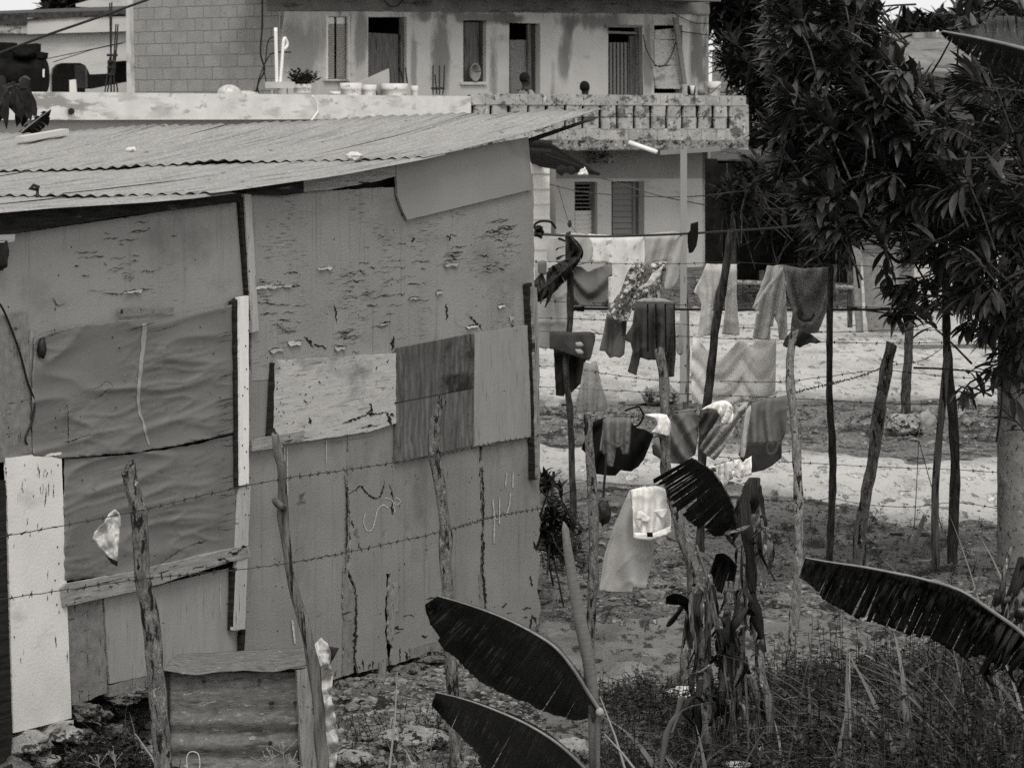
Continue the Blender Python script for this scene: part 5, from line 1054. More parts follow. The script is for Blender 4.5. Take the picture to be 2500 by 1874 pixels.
# ---------------------------------------------------------------- washing: each piece is an outline cut from cloth, hung and folded
def cloth(name, label, cat, poly, Y, m, amp=.02, wl_=26, ang=0.0, seed=0, pin=None, step=4.5, group='washing hung on the wires', parent=None, th=.005, dz=0.0, sag=None):
    """folds run down from the line; Y may change across the piece"""
    v0 = min(p[1] for p in poly); v1 = max(p[1] for p in poly); u0 = min(p[0] for p in poly); u1 = max(p[0] for p in poly)
    ca, sa = math.cos(ang), math.sin(ang)
    def fn(u, v):
        y = Y if not hasattr(Y, '__len__') else Y[0] + (Y[1] - Y[0]) * (u - u0) / (u1 - u0)
        t = (v - v0) / (v1 - v0 + 1e-6)
        if pin:
            a = math.atan2(v - pin[1], u - pin[0]); q = a * 9 + .01 * math.hypot(u - pin[0], v - pin[1])
        elif sag:                                        # the cloth hangs in curves between its pins
            pins, dep, w_ = sag; k_ = max(i for i in range(len(pins) - 1) if i == 0 or u >= pins[i]); f_ = min(1, max(0, (u - pins[k_]) / (pins[k_ + 1] - pins[k_])))
            q = 2 * math.pi * (v - dep * math.sin(math.pi * f_) * min(1.0, .35 + t * .9)) / w_
        else: q = 2 * math.pi * (u * ca + v * sa) / (wl_ * 1.45)
        q += 2.6 * nz(u * .014, v * .007, seed)
        s = .9 * amp * (.35 + .65 * min(1, t * 2.0)) * (math.sin(q) + .4 * math.sin(2.1 * q + 1 + seed) * (.5 + 1.2 * nz(u * .012, v * .006, seed + 6))) + amp * .25 * nz(u * .02, v * .02, seed + 3)
        s += .35 * amp * max(0, 1 - 3 * abs(nz(u * .022 + v * .006, v * .014, seed + 9))) ** 2
        top = smooth(.10, 0, t) * amp * .8
        return at(u, v, y - s + top + dz)
    mb = polymesh(spline(list(poly) + [poly[0]], 4)[:-1] if len(poly) < 9 else resample(poly, 6, .7, seed=seed), step, fn)
    o = mb.build(name, M[m], parent, smooth=True, solid=th)
    if parent is None: tag(o, label, cat, group)
    else: PLOC[o.name] = PLOC[parent.name]
    return o
def flat(name, poly, Y, m, par, step=5, seed=0, amp=.006):
    def fn(u, v): return at(u, v, Y + amp * nz(u * .08, v * .08, seed))
    PLOC[par.name] = Vector(par.location)
    return polymesh(resample(poly, 4, .4, seed=seed), step, fn).build(name, M[m], par, smooth=True, solid=.004)
cloth('bed_sheet', 'pale sprigged sheet hanging from the thick black cable', 'sheet', [(1434, 571), (1500, 575), (1573, 574), (1574, 641), (1552, 660), (1534, 690), (1504, 745), (1485, 742), (1485, 641), (1440, 637)], 24.4, 'c_sheet', .02, 30, seed=1)
cloth('bed_sheet', 'soft grey sheet next to the sprigged sheet on the thick cable', 'sheet', [(1575, 573), (1662, 569), (1660, 641), (1652, 690), (1622, 706), (1626, 638), (1574, 640)], 24.6, 'c_lgrey', .03, 22, .3, seed=2)
cloth('bed_sheet', 'pale grey sheet in the gap beside the clapboard shed', 'sheet', [(1345, 572), (1434, 574), (1438, 640), (1340, 642)], 24.2, 'c_lgrey', .02, 34, seed=3)
cloth('towel', 'long light grey towel hanging behind the thin dark post', 'towel', [(1307, 639), (1345, 640), (1385, 640), (1386, 720), (1384, 811), (1344, 811), (1342, 850), (1326, 851), (1311, 846), (1306, 760)], 22.3, 'c_lgrey', .03, 36, seed=4)
cloth('dark_strip', 'darker grey strip folded over the strand beside the long towel', 'cloth', [(1313, 638), (1333, 638), (1332, 668), (1322, 670), (1314, 664)], 22.1, 'c_grey', .01, 30, seed=5)
o = cloth('t_shirt', 'grey T-shirt pinned by the hem with a deep sagging fold', 'shirt', [(1400, 648), (1420, 652), (1436, 664), (1452, 656), (1470, 650), (1486, 641), (1494, 642), (1495, 674), (1485, 676), (1485, 748), (1440, 746), (1401, 744)], 21.8, 'c_grey', .028, 60, .9, seed=6, sag=((1398, 1496), 46, 44))
cloth('towel', 'dark towel with pale blots folded over its strand', 'towel', [(1342, 809), (1400, 811), (1450, 813), (1448, 850), (1437, 879), (1400, 868), (1353, 853), (1342, 848)], 21.8, 'c_dgrey', .02, 34, seed=7)
for pl in ([(1405, 836), (1418, 834), (1425, 842), (1418, 848), (1406, 846)], [(1404, 852), (1418, 852), (1425, 860), (1420, 866), (1408, 862)]): flat('pale_blot', pl, 21.72, 'c_lgrey', bpy.data.objects['towel.001'])
cloth('trousers', 'dark trousers hanging below the blotted towel', 'trousers', [(1352, 852), (1395, 862), (1432, 872), (1422, 905), (1417, 936), (1396, 957), (1383, 948), (1376, 967), (1358, 965), (1356, 930)], 21.9, 'c_dark', .03, 22, seed=8)
cloth('net_cloth', 'thin see-through cloth hanging to the road beside the dark trousers', 'cloth', [(1426, 884), (1440, 888), (1456, 884), (1466, 930), (1482, 998), (1446, 1003), (1408, 1000), (1419, 930)], 21.7, 'c_net', .03, 18, seed=9)
o = cloth('blouse', 'flowered blouse with a pale lining hung by its hem', 'blouse', [(1547, 641), (1580, 645), (1628, 639), (1618, 676), (1612, 731), (1552, 733), (1533, 783), (1504, 788), (1485, 756), (1502, 730), (1516, 711), (1533, 664)], 21.4, 'c_floral', .04, 34, .4, seed=10)
flat('lining', [(1616, 652), (1612, 676), (1580, 704), (1562, 709), (1560, 702), (1580, 690), (1592, 668)], 21.28, 'c_pale', o, seed=3, amp=.02)
cloth('shorts', 'grey shorts with worn hems under the flowered blouse', 'shorts', [(1482, 764), (1506, 776), (1530, 783), (1527, 830), (1524, 864), (1513, 873), (1500, 870), (1489, 874), (1478, 858), (1463, 855), (1474, 810)], 21.5, 'c_grey', .03, 24, seed=11)
o = cloth('shirt', 'dark ribbed shirt hanging upside down with both sleeves dangling', 'shirt', [(1552, 736), (1600, 734), (1643, 738), (1648, 800), (1650, 862), (1645, 919), (1629, 920), (1626, 874), (1605, 879), (1583, 878), (1563, 872), (1553, 916), (1533, 907), (1545, 858), (1540, 838), (1525, 828), (1532, 812), (1545, 790), (1547, 768)], 21.2, 'c_dgrey', .045, 27, seed=12)
flat('waistband', [(1552, 735), (1570, 728), (1600, 727), (1625, 730), (1644, 739), (1610, 738), (1580, 740)], 21.1, 'c_lgrey', o, seed=5)
for x0, x1 in ((1581, 1582), (1601, 1603), (1624, 1626), (1646, 1648)): flat('seam', [(x0 - 1.5, 742), (x0 + 1.5, 742), (x1 + 1.5, 858), (x1 - 1.5, 858)], 21.12, 'c_black', o, amp=.02)
cloth('cloth_strip', 'grey cloth strip between the dark ribbed shirt and the bent pole', 'cloth', [(1650, 786), (1664, 788), (1668, 858), (1652, 858)], 21.6, 'c_lgrey', .015, 16, seed=13)
cloth('trousers', 'pale trousers with a wide leg swinging out, beside the leaning dark post', 'trousers', [(1725, 644), (1760, 645), (1799, 645), (1798, 725), (1801, 770), (1805, 818), (1783, 817), (1763, 815), (1770, 760), (1772, 720), (1762, 700), (1752, 700), (1741, 735), (1736, 818), (1720, 820), (1704, 818), (1712, 745), (1710, 735), (1694, 712), (1710, 680)], 20.75, 'c_pale', .03, 22, seed=14)
cloth('curtain', 'sheer white curtain pinned up in two deep swags', 'curtain', [(1692, 822), (1700, 822), (1722, 850), (1738, 872), (1755, 878), (1775, 862), (1805, 829), (1816, 829), (1835, 850), (1842, 832), (1860, 826), (1895, 830), (1894, 900), (1893, 962), (1880, 966), (1840, 974), (1800, 980), (1760, 990), (1720, 990), (1690, 986), (1687, 900)], 20.85, 'c_sheer', .016, 40, .7, seed=15, sag=((1690, 1811, 1896), 60, 52))
cloth('trousers', 'light trousers folded across the strand with one leg slanting left', 'trousers', [(1873, 648), (1890, 649), (1912, 646), (1917, 680), (1918, 722), (1921, 780), (1923, 828), (1903, 828), (1898, 790), (1890, 770), (1887, 797), (1880, 797), (1880, 830), (1860, 828), (1838, 825), (1847, 765), (1858, 762), (1837, 753), (1846, 728), (1855, 705), (1866, 675)], 20.5, 'c_pale', .03, 18, .2, seed=16)
flat('leg_edge', [(1911, 650), (1914, 660), (1842, 753), (1837, 750), (1870, 700)], 20.4, 'c_white', bpy.data.objects['trousers.002'], amp=.01)
o = cloth('towel', 'large terry towel sagging in a U between the light trousers and the post', 'towel', [(1915, 647), (1960, 656), (2020, 652), (2044, 645), (2042, 678), (2033, 728), (2015, 766), (1996, 812), (1975, 813), (1952, 812), (1930, 808), (1936, 754), (1923, 719)], 20.35, 'c_towel', .045, 70, .8, seed=17, sag=((1912, 2046), 120, 60))
flat('printed_motif', [(1945, 762), (1955, 757), (1962, 764), (1956, 774), (1965, 780), (1980, 776), (1986, 762), (1990, 770), (1980, 784), (1962, 786), (1948, 778)], 20.22, 'c_dgrey', o)
cloth('rag', 'stiff dark rag draped over the top of the pale barky post', 'rag', [(1911, 843), (1918, 825), (1930, 811), (1946, 799), (1960, 806), (1977, 814), (2006, 835), (1992, 838), (1977, 836), (1952, 848), (1940, 842), (1927, 851)], 16.15, 'c_dark', .05, 30, .5, seed=18)
cloth('rag', 'black rag pinned to the thick cable in front of the house wall', 'rag', [(1686, 546), (1705, 541), (1704, 580), (1700, 600), (1691, 616), (1682, 618), (1679, 590), (1679, 569), (1685, 563)], 24.5, 'c_black', .02, 20, seed=19)
FY = 16.15
cloth('garment', 'big black garment hanging in a curve beside the slim barky post', 'garment', [(1447, 1030), (1471, 1021), (1510, 1024), (1541, 1030), (1556, 1045), (1574, 1048), (1595, 1060), (1585, 1090), (1571, 1122), (1558, 1138), (1541, 1150), (1515, 1147), (1502, 1161), (1480, 1160), (1456, 1156), (1444, 1130), (1432, 1108), (1420, 1096), (1426, 1078), (1446, 1081)], 16.3, 'c_black', .03, 40, .5, seed=20)
mb = MB(); mb.tube([at(x, y, 16.25) for x, y in spline([(1525, 1003), (1540, 997), (1559, 993), (1566, 1002), (1571, 1014), (1560, 1036), (1548, 1040)], 6)], .005, 6); mb.build('strap', M['c_black'], bpy.data.objects['garment']) if 0 else tag(mb.build('strap', M['c_black']), 'black shoulder strap looping above the washing strand', 'strap')
cloth('shorts', 'grey shorts hanging in front of the black garment', 'shorts', [(1473, 1023), (1505, 1018), (1541, 1020), (1539, 1060), (1535, 1108), (1520, 1109), (1512, 1090), (1503, 1096), (1498, 1138), (1483, 1138), (1478, 1112), (1465, 1099)], 16.05, 'c_grey', .03, 17, seed=21)
mb = MB(); mb.tube([at(x, y, 16.0) for x, y in spline([(1480, 1105), (1478, 1150), (1475, 1180), (1473, 1214)], 6)], .006, 6, rough=.4); tag(mb.build('cord', M['c_dark']), 'dark cord dangling below the grey shorts and black garment', 'cord')
cloth('bonnet', 'white quilted bonnet perched on the crooked post', 'bonnet', [(1574, 1012), (1600, 1009), (1628, 1012), (1637, 1030), (1634, 1064), (1612, 1059), (1592, 1054), (1606, 1036), (1600, 1021)], 15.62, 'c_white', .03, 14, seed=22)
cloth('shirt', 'mid grey shirt draped behind the crooked post', 'shirt', [(1640, 1012), (1660, 1002), (1683, 997), (1710, 1000), (1706, 1040), (1701, 1081), (1698, 1108), (1664, 1132), (1634, 1129), (1610, 1118), (1595, 1108), (1592, 1087), (1616, 1065), (1637, 1051)], 16.2, 'c_grey', .04, 30, -.6, seed=23)
cloth('sweater', 'dark folded sweater beside the white knitted cap', 'sweater', [(1710, 1003), (1730, 998), (1755, 1005), (1750, 1025), (1737, 1045), (1720, 1062), (1707, 1058)], 16.1, 'c_dgrey', .03, 14, .4, seed=24)
cloth('knitted_cap', 'white knitted cap hanging on the washing strand', 'cap', [(1713, 1000), (1740, 984), (1770, 978), (1788, 993), (1786, 1030), (1761, 1033), (1757, 1012), (1740, 998)], 16.0, 'c_white', .04, 13, .5, seed=25)
cloth('trousers', 'thin pale trousers drooping under the knitted cap', 'trousers', [(1791, 990), (1810, 984), (1830, 981), (1818, 1005), (1800, 1027), (1786, 1060), (1770, 1087), (1755, 1110), (1743, 1123), (1725, 1110), (1707, 1097), (1722, 1068), (1731, 1045), (1758, 1036)], 16.15, 'c_lgrey', .05, 15, .7, seed=26)
cloth('shirt', 'grey knitted shirt spread over the strand above the cloth bag', 'shirt', [(1835, 984), (1870, 974), (1922, 965), (1921, 1010), (1919, 1052), (1908, 1077), (1870, 1080), (1819, 1082), (1821, 1050), (1828, 1010)], 16.1, 'c_grey', .025, 30, seed=27)
cloth('sleeve_cloth', 'pale sleeve-like strip hanging left of the knitted shirt', 'cloth', [(1822, 1000), (1834, 992), (1826, 1050), (1818, 1112), (1806, 1108), (1814, 1050)], 16.0, 'c_lgrey', .015, 16, seed=28)
o = cloth('cloth_bag', 'dark grey cloth bag with a short handle below the knitted shirt', 'bag', [(1815, 1080), (1860, 1080), (1908, 1076), (1908, 1116), (1885, 1136), (1863, 1148), (1835, 1153), (1815, 1130), (1803, 1108)], 16.3, 'c_dgrey', .02, 60, seed=29)
PLOC[o.name] = Vector(o.location); mb = MB(); mb.tube([at(x, y, 16.2) for x, y in spline([(1868, 1080), (1872, 1098), (1878, 1108), (1890, 1104), (1896, 1088), (1896, 1078)], 5)], .008, 6); mb.build('bag_handle', M['c_grey'], o)
cloth('sock', 'striped sock beside the small white vest', 'sock', [(1725, 1141), (1736, 1136), (1746, 1138), (1749, 1165), (1735, 1160)], 15.9, 'c_stripe', .01, 12, seed=30)
cloth('vest', 'small crumpled white vest hanging low on its strand', 'vest', [(1752, 1136), (1770, 1130), (1788, 1123), (1789, 1165), (1780, 1172), (1767, 1192), (1756, 1186), (1749, 1171)], 15.95, 'c_pale', .03, 11, seed=31)
cloth('baby_shirt', 'little white shirt with a round neck at the end of the strand', 'shirt', [(1791, 1123), (1804, 1120), (1812, 1132), (1822, 1120), (1835, 1113), (1834, 1158), (1820, 1162), (1803, 1167), (1787, 1159)], 15.95, 'c_white', .03, 14, .4, seed=32)
barbed('short strand holding the striped sock and the small white clothes', [(1640, 1148, 16), (1725, 1139, 15.95), (1790, 1122, 15.97), (1860, 1110, 16.2), (1940, 1100, 16.3)], 40)
barbed('short strand holding the white shorts and the pale trousers', [(1448, 1200, 16.4), (1540, 1192, 15.9), (1600, 1184, 15.75), (1640, 1178, 15.75)], 41)
cloth('trousers', 'long pale grey trousers hanging lowest behind the white shorts', 'trousers', [(1537, 1196), (1560, 1195), (1590, 1192), (1600, 1316), (1596, 1350), (1589, 1385), (1577, 1435), (1560, 1436), (1545, 1434), (1544, 1446), (1500, 1445), (1462, 1441), (1475, 1360), (1500, 1280), (1520, 1235)], 15.9, 'c_lgrey', .02, 50, seed=33)
o = cloth('shorts', 'white shorts with two button pockets hung upside down', 'shorts', [(1538, 1196), (1560, 1190), (1592, 1184), (1615, 1190), (1634, 1200), (1636, 1250), (1638, 1298), (1620, 1308), (1592, 1317), (1570, 1317), (1547, 1314), (1546, 1280), (1545, 1250)], 15.78, 'c_white', .03, 24, seed=34)
flat('waistband', [(1547, 1299), (1592, 1302), (1638, 1284), (1639, 1299), (1592, 1318), (1547, 1315)], 15.71, 'c_white', o, amp=.01)
flat('pocket', [(1557, 1247), (1566, 1246), (1588, 1263), (1582, 1276), (1570, 1272), (1553, 1266)], 15.74, 'c_white', o, seed=2, amp=.01)
flat('pocket', [(1594, 1246), (1628, 1240), (1632, 1250), (1618, 1266), (1606, 1258)], 15.74, 'c_white', o, seed=4, amp=.01)
flat('label_patch', [(1579, 1299), (1593, 1299), (1594, 1310), (1580, 1310)], 15.68, 'c_black', o)
mb = MB(); mb.blob(at(1472, 1250, 17), .04, .03, .06, .4, 2, 3, sub=3); tag(mb.build('rubber_scrap', M['black'], smooth=True), 'black curled rubber scrap on a strand above the rubble', 'scrap')

# ---------------------------------------------------------------- metal box, plastic, scraps by the fence
bx = thing('metal_box', 'box of rusty zinc sheet with a bent lid in front of the plywood wall', 'box', at(560, 1900, 12.9))
BN = WN * .55 + Vector((0, -1, 0)) * .45
BN = Vector((.25, -.97, 0)).normalized(); B0 = at(410, 1650, 12.75)
def bp_(u, v, off=0.0): return plane(u, v, B0, BN, off)
def buv(p): q = p - B0; return (q.x, q.z)
mb = MB(); P = []; UV = []
for i in range(61):
    v = 1640 + i * 5; row = []; uv = []
    for j in range(41):
        u = 412 + (728 - 412) * j / 40; q = .012 * smooth(1700, 1800, v) * math.cos((v - 1700) * .105) + .0035 * nz(u * .012, v * .02, 3) + .0012 * nz(u * .04, v * .06, 5)
        p = bp_(u, v, q); row.append(p); uv.append((p.x * 1.2, p.z * 2.4))
    P.append(row); UV.append(uv)
mb.quadgrid(P, UV); mb.build('front_sheet', M['zinc_dark'], bx, smooth=True, solid=.003)
mb = MB(); P = []; UV = []
for i in range(13):
    f = i / 12; row = []; uv = []
    for j in range(61):
        g_ = j / 60; fu = 398 + (748 - 398) * g_; fv = 1633 + 8 * math.sin(g_ * 3.1 + .3) + 7 * math.sin(g_ * 9) * (1 - g_) - 8 * smooth(.8, 1, g_); bu = 438 + (742 - 438) * g_; bv = 1597 - 17 * g_
        a = bp_(fu, fv, .05); b = bp_(bu, bv, -.36); q = a.lerp(b, f); q = q + Vector((0, 0, .012 * math.sin(f * 3.1) + .006 * nz(g_ * 6, f * 3)))
        row.append(q); uv.append((q.x * 1.2, q.y * 2))
    P.append(row); UV.append(uv)
mb.quadgrid(P, UV); mb.build('lid', M['zinc_dark'], bx, smooth=True, solid=.003)
def bpn(name, poly, off, th, m, jag=.8): return panel(name, poly, off, th, M[m], bx, jag, bp_, buv, BN)
bpn('frame_post', [(402, 1640), (414, 1640), (416, 1900), (404, 1900)], .02, .05, 'dark_wood'); bpn('frame_post', [(724, 1636), (776, 1628), (782, 1900), (738, 1900)], .05, .05, 'plank_v', 1.2)
bpn('frame_rail', [(404, 1640), (735, 1636), (735, 1650), (404, 1652)], -.01, .05, 'dark_wood')
mb = MB(); pts = [bp_(404, 1640, -.40), bp_(745, 1640, -.40), bp_(745, 1900, -.40), bp_(404, 1900, -.40)]; mb.prism(pts, BN * .02, [(0, 0)] * 4); mb.build('back_sheet', M['dark_inside'], bx)
mb = MB()
for u, v in ((498, 1662), (633, 1660), (660, 1716), (665, 1714), (720, 1714), (728, 1770), (660, 1812)): mb.blob(bp_(u, v, .02), .008, .006, .008, 0, sub=2)
mb.build('bolt', M['iron'], bx)
def crumple(seed, Y, amp):
    def fn(u, v): return at(u, v, Y + amp * (nz(u * .03, v * .03, seed) + .6 * abs(nz(u * .09, v * .06, seed)) + .25 * nz(u * .2, v * .2, seed)))
    return fn
o = tag(polymesh(resample([(764, 1579), (784, 1555), (799, 1570), (808, 1591), (805, 1615), (813, 1645), (808, 1688), (812, 1710), (817, 1736), (825, 1787), (826, 1814), (817, 1890), (793, 1890), (781, 1706), (769, 1633)], 8, 2), 7, crumple(3, 12.6, .07)).build('plastic_sheet', M['bag'], smooth=True, solid=.002), 'crumpled pale plastic sheet standing against the side of the metal box', 'plastic sheet')
tag(polymesh(resample([(803, 1577), (828, 1581), (818, 1600), (806, 1620), (808, 1595)], 6, 1), 5, crumple(6, 12.7, .02)).build('sheet_scrap', M['iron'], smooth=True, solid=.003), 'dark bent metal corner behind the plastic sheet', 'scrap')
tag(polymesh(resample([(280, 1243), (293, 1254), (294, 1275), (291, 1310), (288, 1350), (285, 1380), (270, 1366), (258, 1350), (240, 1332), (225, 1312), (231, 1298), (254, 1275), (266, 1254)], 7, 1.5), 5, crumple(9, 11.45, .04)).build('plastic_scrap', M['bag'], smooth=True, solid=.002), 'torn translucent plastic scrap caught on the upper barbed strand', 'plastic scrap')
tag(polymesh(resample([(258, 1354), (270, 1362), (288, 1370), (286, 1382), (272, 1374)], 5, .8), 4, crumple(4, 11.4, .02)).build('plastic_tip', M['black'], smooth=True, solid=.002), 'black muddy tip of the torn plastic scrap', 'plastic scrap')
mb = MB(); c = spline([(458, 1880), (456, 1850), (462, 1836), (474, 1834), (484, 1840), (488, 1860), (486, 1885)], 6)
mb.quadgrid([[at(u, v, 11.9 + d_) for u, v in c] for d_ in (0, .04)]); tag(mb.build('plastic_strap', M['bucket'], smooth=True, solid=.003), 'looped white plastic strap in front of the metal box', 'strap')
mb = MB(); P = [[at(1800, 1884, 13.4) + Vector((a * .05 * math.cos(q * .4), a * .05 * math.sin(q * .4), z)) for q in range(17)] for a, z in ((.5, -.03), (.9, 0), (1, .03), (1.2, .035))]
mb.quadgrid(P); tag(mb.build('broken_bowl', M['pvc'], smooth=True, solid=.003), 'broken white plastic bowl lying in the weeds', 'bowl')

# ---------------------------------------------------------------- banana plants
def poly_at(pl, f):
    """point at fraction f of a polyline of tuples"""
    L = [0]
    for a, b in zip(pl, pl[1:]): L.append(L[-1] + math.hypot(b[0] - a[0], b[1] - a[1]))
    t = f * L[-1]
    for i in range(len(pl) - 1):
        if t <= L[i + 1] or i == len(pl) - 2:
            k = (t - L[i]) / (L[i + 1] - L[i] + 1e-9); return tuple(x + (y - x) * k for x, y in zip(pl[i], pl[i + 1]))
def blade(par, mid, edges, m='banana', rib=.008, tears=(), n=150, droop=.0, seed=0, ribm='midrib', wav=.02, name='leaf_blade', frag=16, fl=.16):
    """mid: (u,v,Y) from base to tip; edges: list of [(u,v,Y)...] outlines in the same order; tears: fractions where a slit opens"""
    mid = spline(mid, 12)
    for e, edge in enumerate(edges):
        edge = spline(edge, 12); mb = MB(); last = None
        cols = sorted([i / n for i in range(n + 1)] + [t for t in tears for _ in (0, 1)]); prev = -1; segc = 0
        for f in cols:
            if f == prev and f in tears: segc += 1
            torn = f == prev; prev = f; seg = segc
            a = Vector(poly_at(mid, f)); b = Vector(poly_at(edge, f)); col = []
            depth = .25 + .6 * abs(nz(segc * 5.3, seed, 9)) if tears else 1
            for j in range(13):
                g = j / 12; p = a.lerp(b, g); k_ = smooth(.15, 1, g)
                sh = k_ * frag * nz(seg * 3.3, seed, e) if tears else 0
                ln = (1 + k_ * fl * nz(seg * 4.1, seed + 3) if tears else 1) + k_ * (.05 * nz(f * 16, seed + 1) + .025 * nz(f * 60, seed + 2))
                p = a + (b - a) * (g * ln)
                q = at(p.x + sh, p.y, p.z + wav * math.sin(f * 36 + seed + seg) * g * .6 + wav * 1.4 * nz(f * 7, g * 2, seed) + .05 * math.sin(math.pi * g) * .6 + (.09 * nz(seg * 2.7, seed + 2) * k_ if tears else 0))
                col.append(mb.vert(q, (f * 1.0, g)))
            if last and not torn:
                for j in range(12): mb.f.append((last[j], last[j + 1], col[j + 1], col[j]))
            last = col
        o = mb.build(name, M[m], par, smooth=True, solid=.0012)
    mb = MB(); pts = [at(*p) + Vector((0, -.004, .002)) for p in mid]; N = len(pts); mb.tube(pts, [rib * (1 - .75 * i / N) for i in range(N)], 8); mb.build('midrib', M[ribm], par, smooth=True)
b1 = thing('banana_plant', 'young banana plant with a rolled upright leaf and two broad drooping leaves', 'banana plant', at(1455, 1900, 11))
blade(b1, [(1466, 1738, 10.98), (1435, 1690, 10.95), (1400, 1634, 10.9), (1357, 1582, 10.88), (1300, 1544, 10.9), (1230, 1509, 10.95), (1150, 1479, 11.0), (1068, 1455, 11.1)],
      [[(1462, 1746, 11.0), (1440, 1752, 11.15), (1395, 1756, 11.25), (1330, 1737, 11.3), (1260, 1706, 11.3), (1190, 1670, 11.3), (1120, 1608, 11.25), (1070, 1560, 11.2), (1040, 1500, 11.15), (1036, 1474, 11.12)],
       [(1466, 1736, 11.0), (1440, 1688, 11.05), (1406, 1630, 11.12), (1362, 1576, 11.16), (1304, 1538, 11.18), (1232, 1504, 11.18), (1152, 1474, 11.16), (1068, 1454, 11.12)]], tears=(.15, .19, .26, .34, .52, .83, .9), frag=9, seed=1, wav=.016, rib=.007)
blade(b1, [(1470, 1960, 10.6), (1440, 1892, 10.55), (1370, 1822, 10.5), (1290, 1770, 10.5), (1200, 1730, 10.55), (1130, 1706, 10.6), (1064, 1690, 10.7)],
      [[(1465, 1980, 10.8), (1420, 1990, 10.95), (1330, 1980, 11), (1230, 1915, 11), (1150, 1825, 10.95), (1090, 1762, 10.85), (1052, 1720, 10.75)],
       [(1470, 1958, 10.7), (1443, 1888, 10.72), (1374, 1816, 10.75), (1294, 1764, 10.76), (1203, 1725, 10.78), (1132, 1702, 10.76), (1064, 1689, 10.72)]], tears=(.40, .58, .66, .86), seed=2, wav=.014, rib=.006)
mb = MB(); mb.tube([at(x, y, 11.05) for x, y in ((1376, 1273), (1380, 1290), (1386, 1340), (1397, 1410), (1412, 1490), (1424, 1550), (1436, 1610), (1448, 1700), (1451, 1760))], [.002, .012, .015, .018, .021, .022, .021, .019, .018], 12, rough=.05); mb.build('rolled_leaf', M['cigar'], b1, smooth=True)
mb = MB(); mb.tube([at(x, y, 11.05) for x, y in ((1446, 1740), (1449, 1800), (1456, 1960))], [.014, .017, .022], 10, rough=.15); mb.tube([at(x, y, 11.0) for x, y in ((1470, 1738), (1460, 1760), (1459, 1850), (1462, 1960))], [.016, .010, .008, .01], 8); mb.build('stem', M['cigar'], b1, smooth=True)
mb = MB(); mb.blob(at(1464, 1737, 10.97), .014, .014, .016, .1, 2, 1, sub=3); mb.build('leaf_stalk', M['plank_pale'] if 0 else M['tarp_seam'], b1, smooth=True)

b2 = thing('banana_plant', 'torn banana plant with dry stems and a dark blade hanging by the white shorts', 'banana plant', at(1760, 1880, 14))
for pl, rr in (([(1712, 1470, 14.0), (1718, 1560, 14), (1716, 1660, 13.9), (1724, 1760, 13.8), (1730, 1890, 13.8)], [.030, .033, .034, .036, .04]), ([(1826, 1290, 14.2), (1818, 1400, 14.1), (1806, 1520, 14.0), (1800, 1640, 14.0), (1794, 1760, 13.9), (1790, 1890, 13.9)], [.014, .022, .026, .028, .03, .034]), ([(1780, 1420, 14.3), (1774, 1560, 14.2), (1768, 1700, 14.1), (1765, 1890, 14.0)], [.018, .024, .026, .03])):
    mb = MB(); mb.tube([at(*p) for p in spline(pl, 6)], [rr[min(len(rr) - 1, int(i / 6))] for i in range(len(spline(pl, 6)))], 12, rough=.35, seed=pl[0][0]); mb.build('stem', M['stem_dry'], b2, smooth=True)
blade(b2, [(1805, 1300, 13.9), (1787, 1232, 13.75), (1768, 1193, 13.65), (1742, 1155, 13.6), (1716, 1134, 13.6), (1688, 1117, 13.65)],
      [[(1800, 1312, 14.0), (1765, 1306, 14.0), (1722, 1300, 14.0), (1672, 1262, 14), (1640, 1222, 13.95), (1628, 1188, 13.9), (1606, 1182, 13.85), (1598, 1168, 13.8)]], tears=(.12, .22, .31, .36, .45, .52, .56, .60, .63, .66, .69, .71, .74, .76, .78, .80, .82, .84, .86, .88, .90, .92, .94, .96), seed=5, wav=.01, rib=.006, m='banana', ribm='stem_dry')
blade(b2, [(1700, 1500, 14.0), (1690, 1475, 13.9), (1672, 1455, 13.8), (1648, 1448, 13.8), (1626, 1456, 13.8)], [[(1700, 1504, 14), (1682, 1502, 13.95), (1664, 1478, 13.9), (1644, 1476, 13.9), (1625, 1472, 13.85)]], seed=6, wav=.004, rib=.004, ribm='stem_dry')
def strip(par, pl, wd, m, seed, name='dry_leaf'):
    """hanging dead leaf strip, curled along its length; pl (u,v,Y)"""
    pl = spline(pl, 6); P = []; UV = []; N = len(pl)
    for i, p in enumerate(pl):
        f = i / (N - 1); ww = wd * (.35 + .65 * math.sin(math.pi * min(1, .12 + f * .85))) * (1 + .5 * nz(f * 5, seed)); an = 1.3 * nz(f * 2.2, seed + 7) + seed
        c = at(*p); row = []
        for j in range(5):
            g = (j - 2) / 2; row.append(c + Vector((math.cos(an), math.sin(an), 0)) * (ww * g) + Vector((-math.sin(an), math.cos(an), 0)) * (ww * .6 * g * g))
        P.append(row); UV.append([(j * .05, f) for j in range(5)])
    mb = MB(); mb.quadgrid(P, UV); return mb.build(name, M[m], par, smooth=True, solid=.001)
rb = random.Random(21)
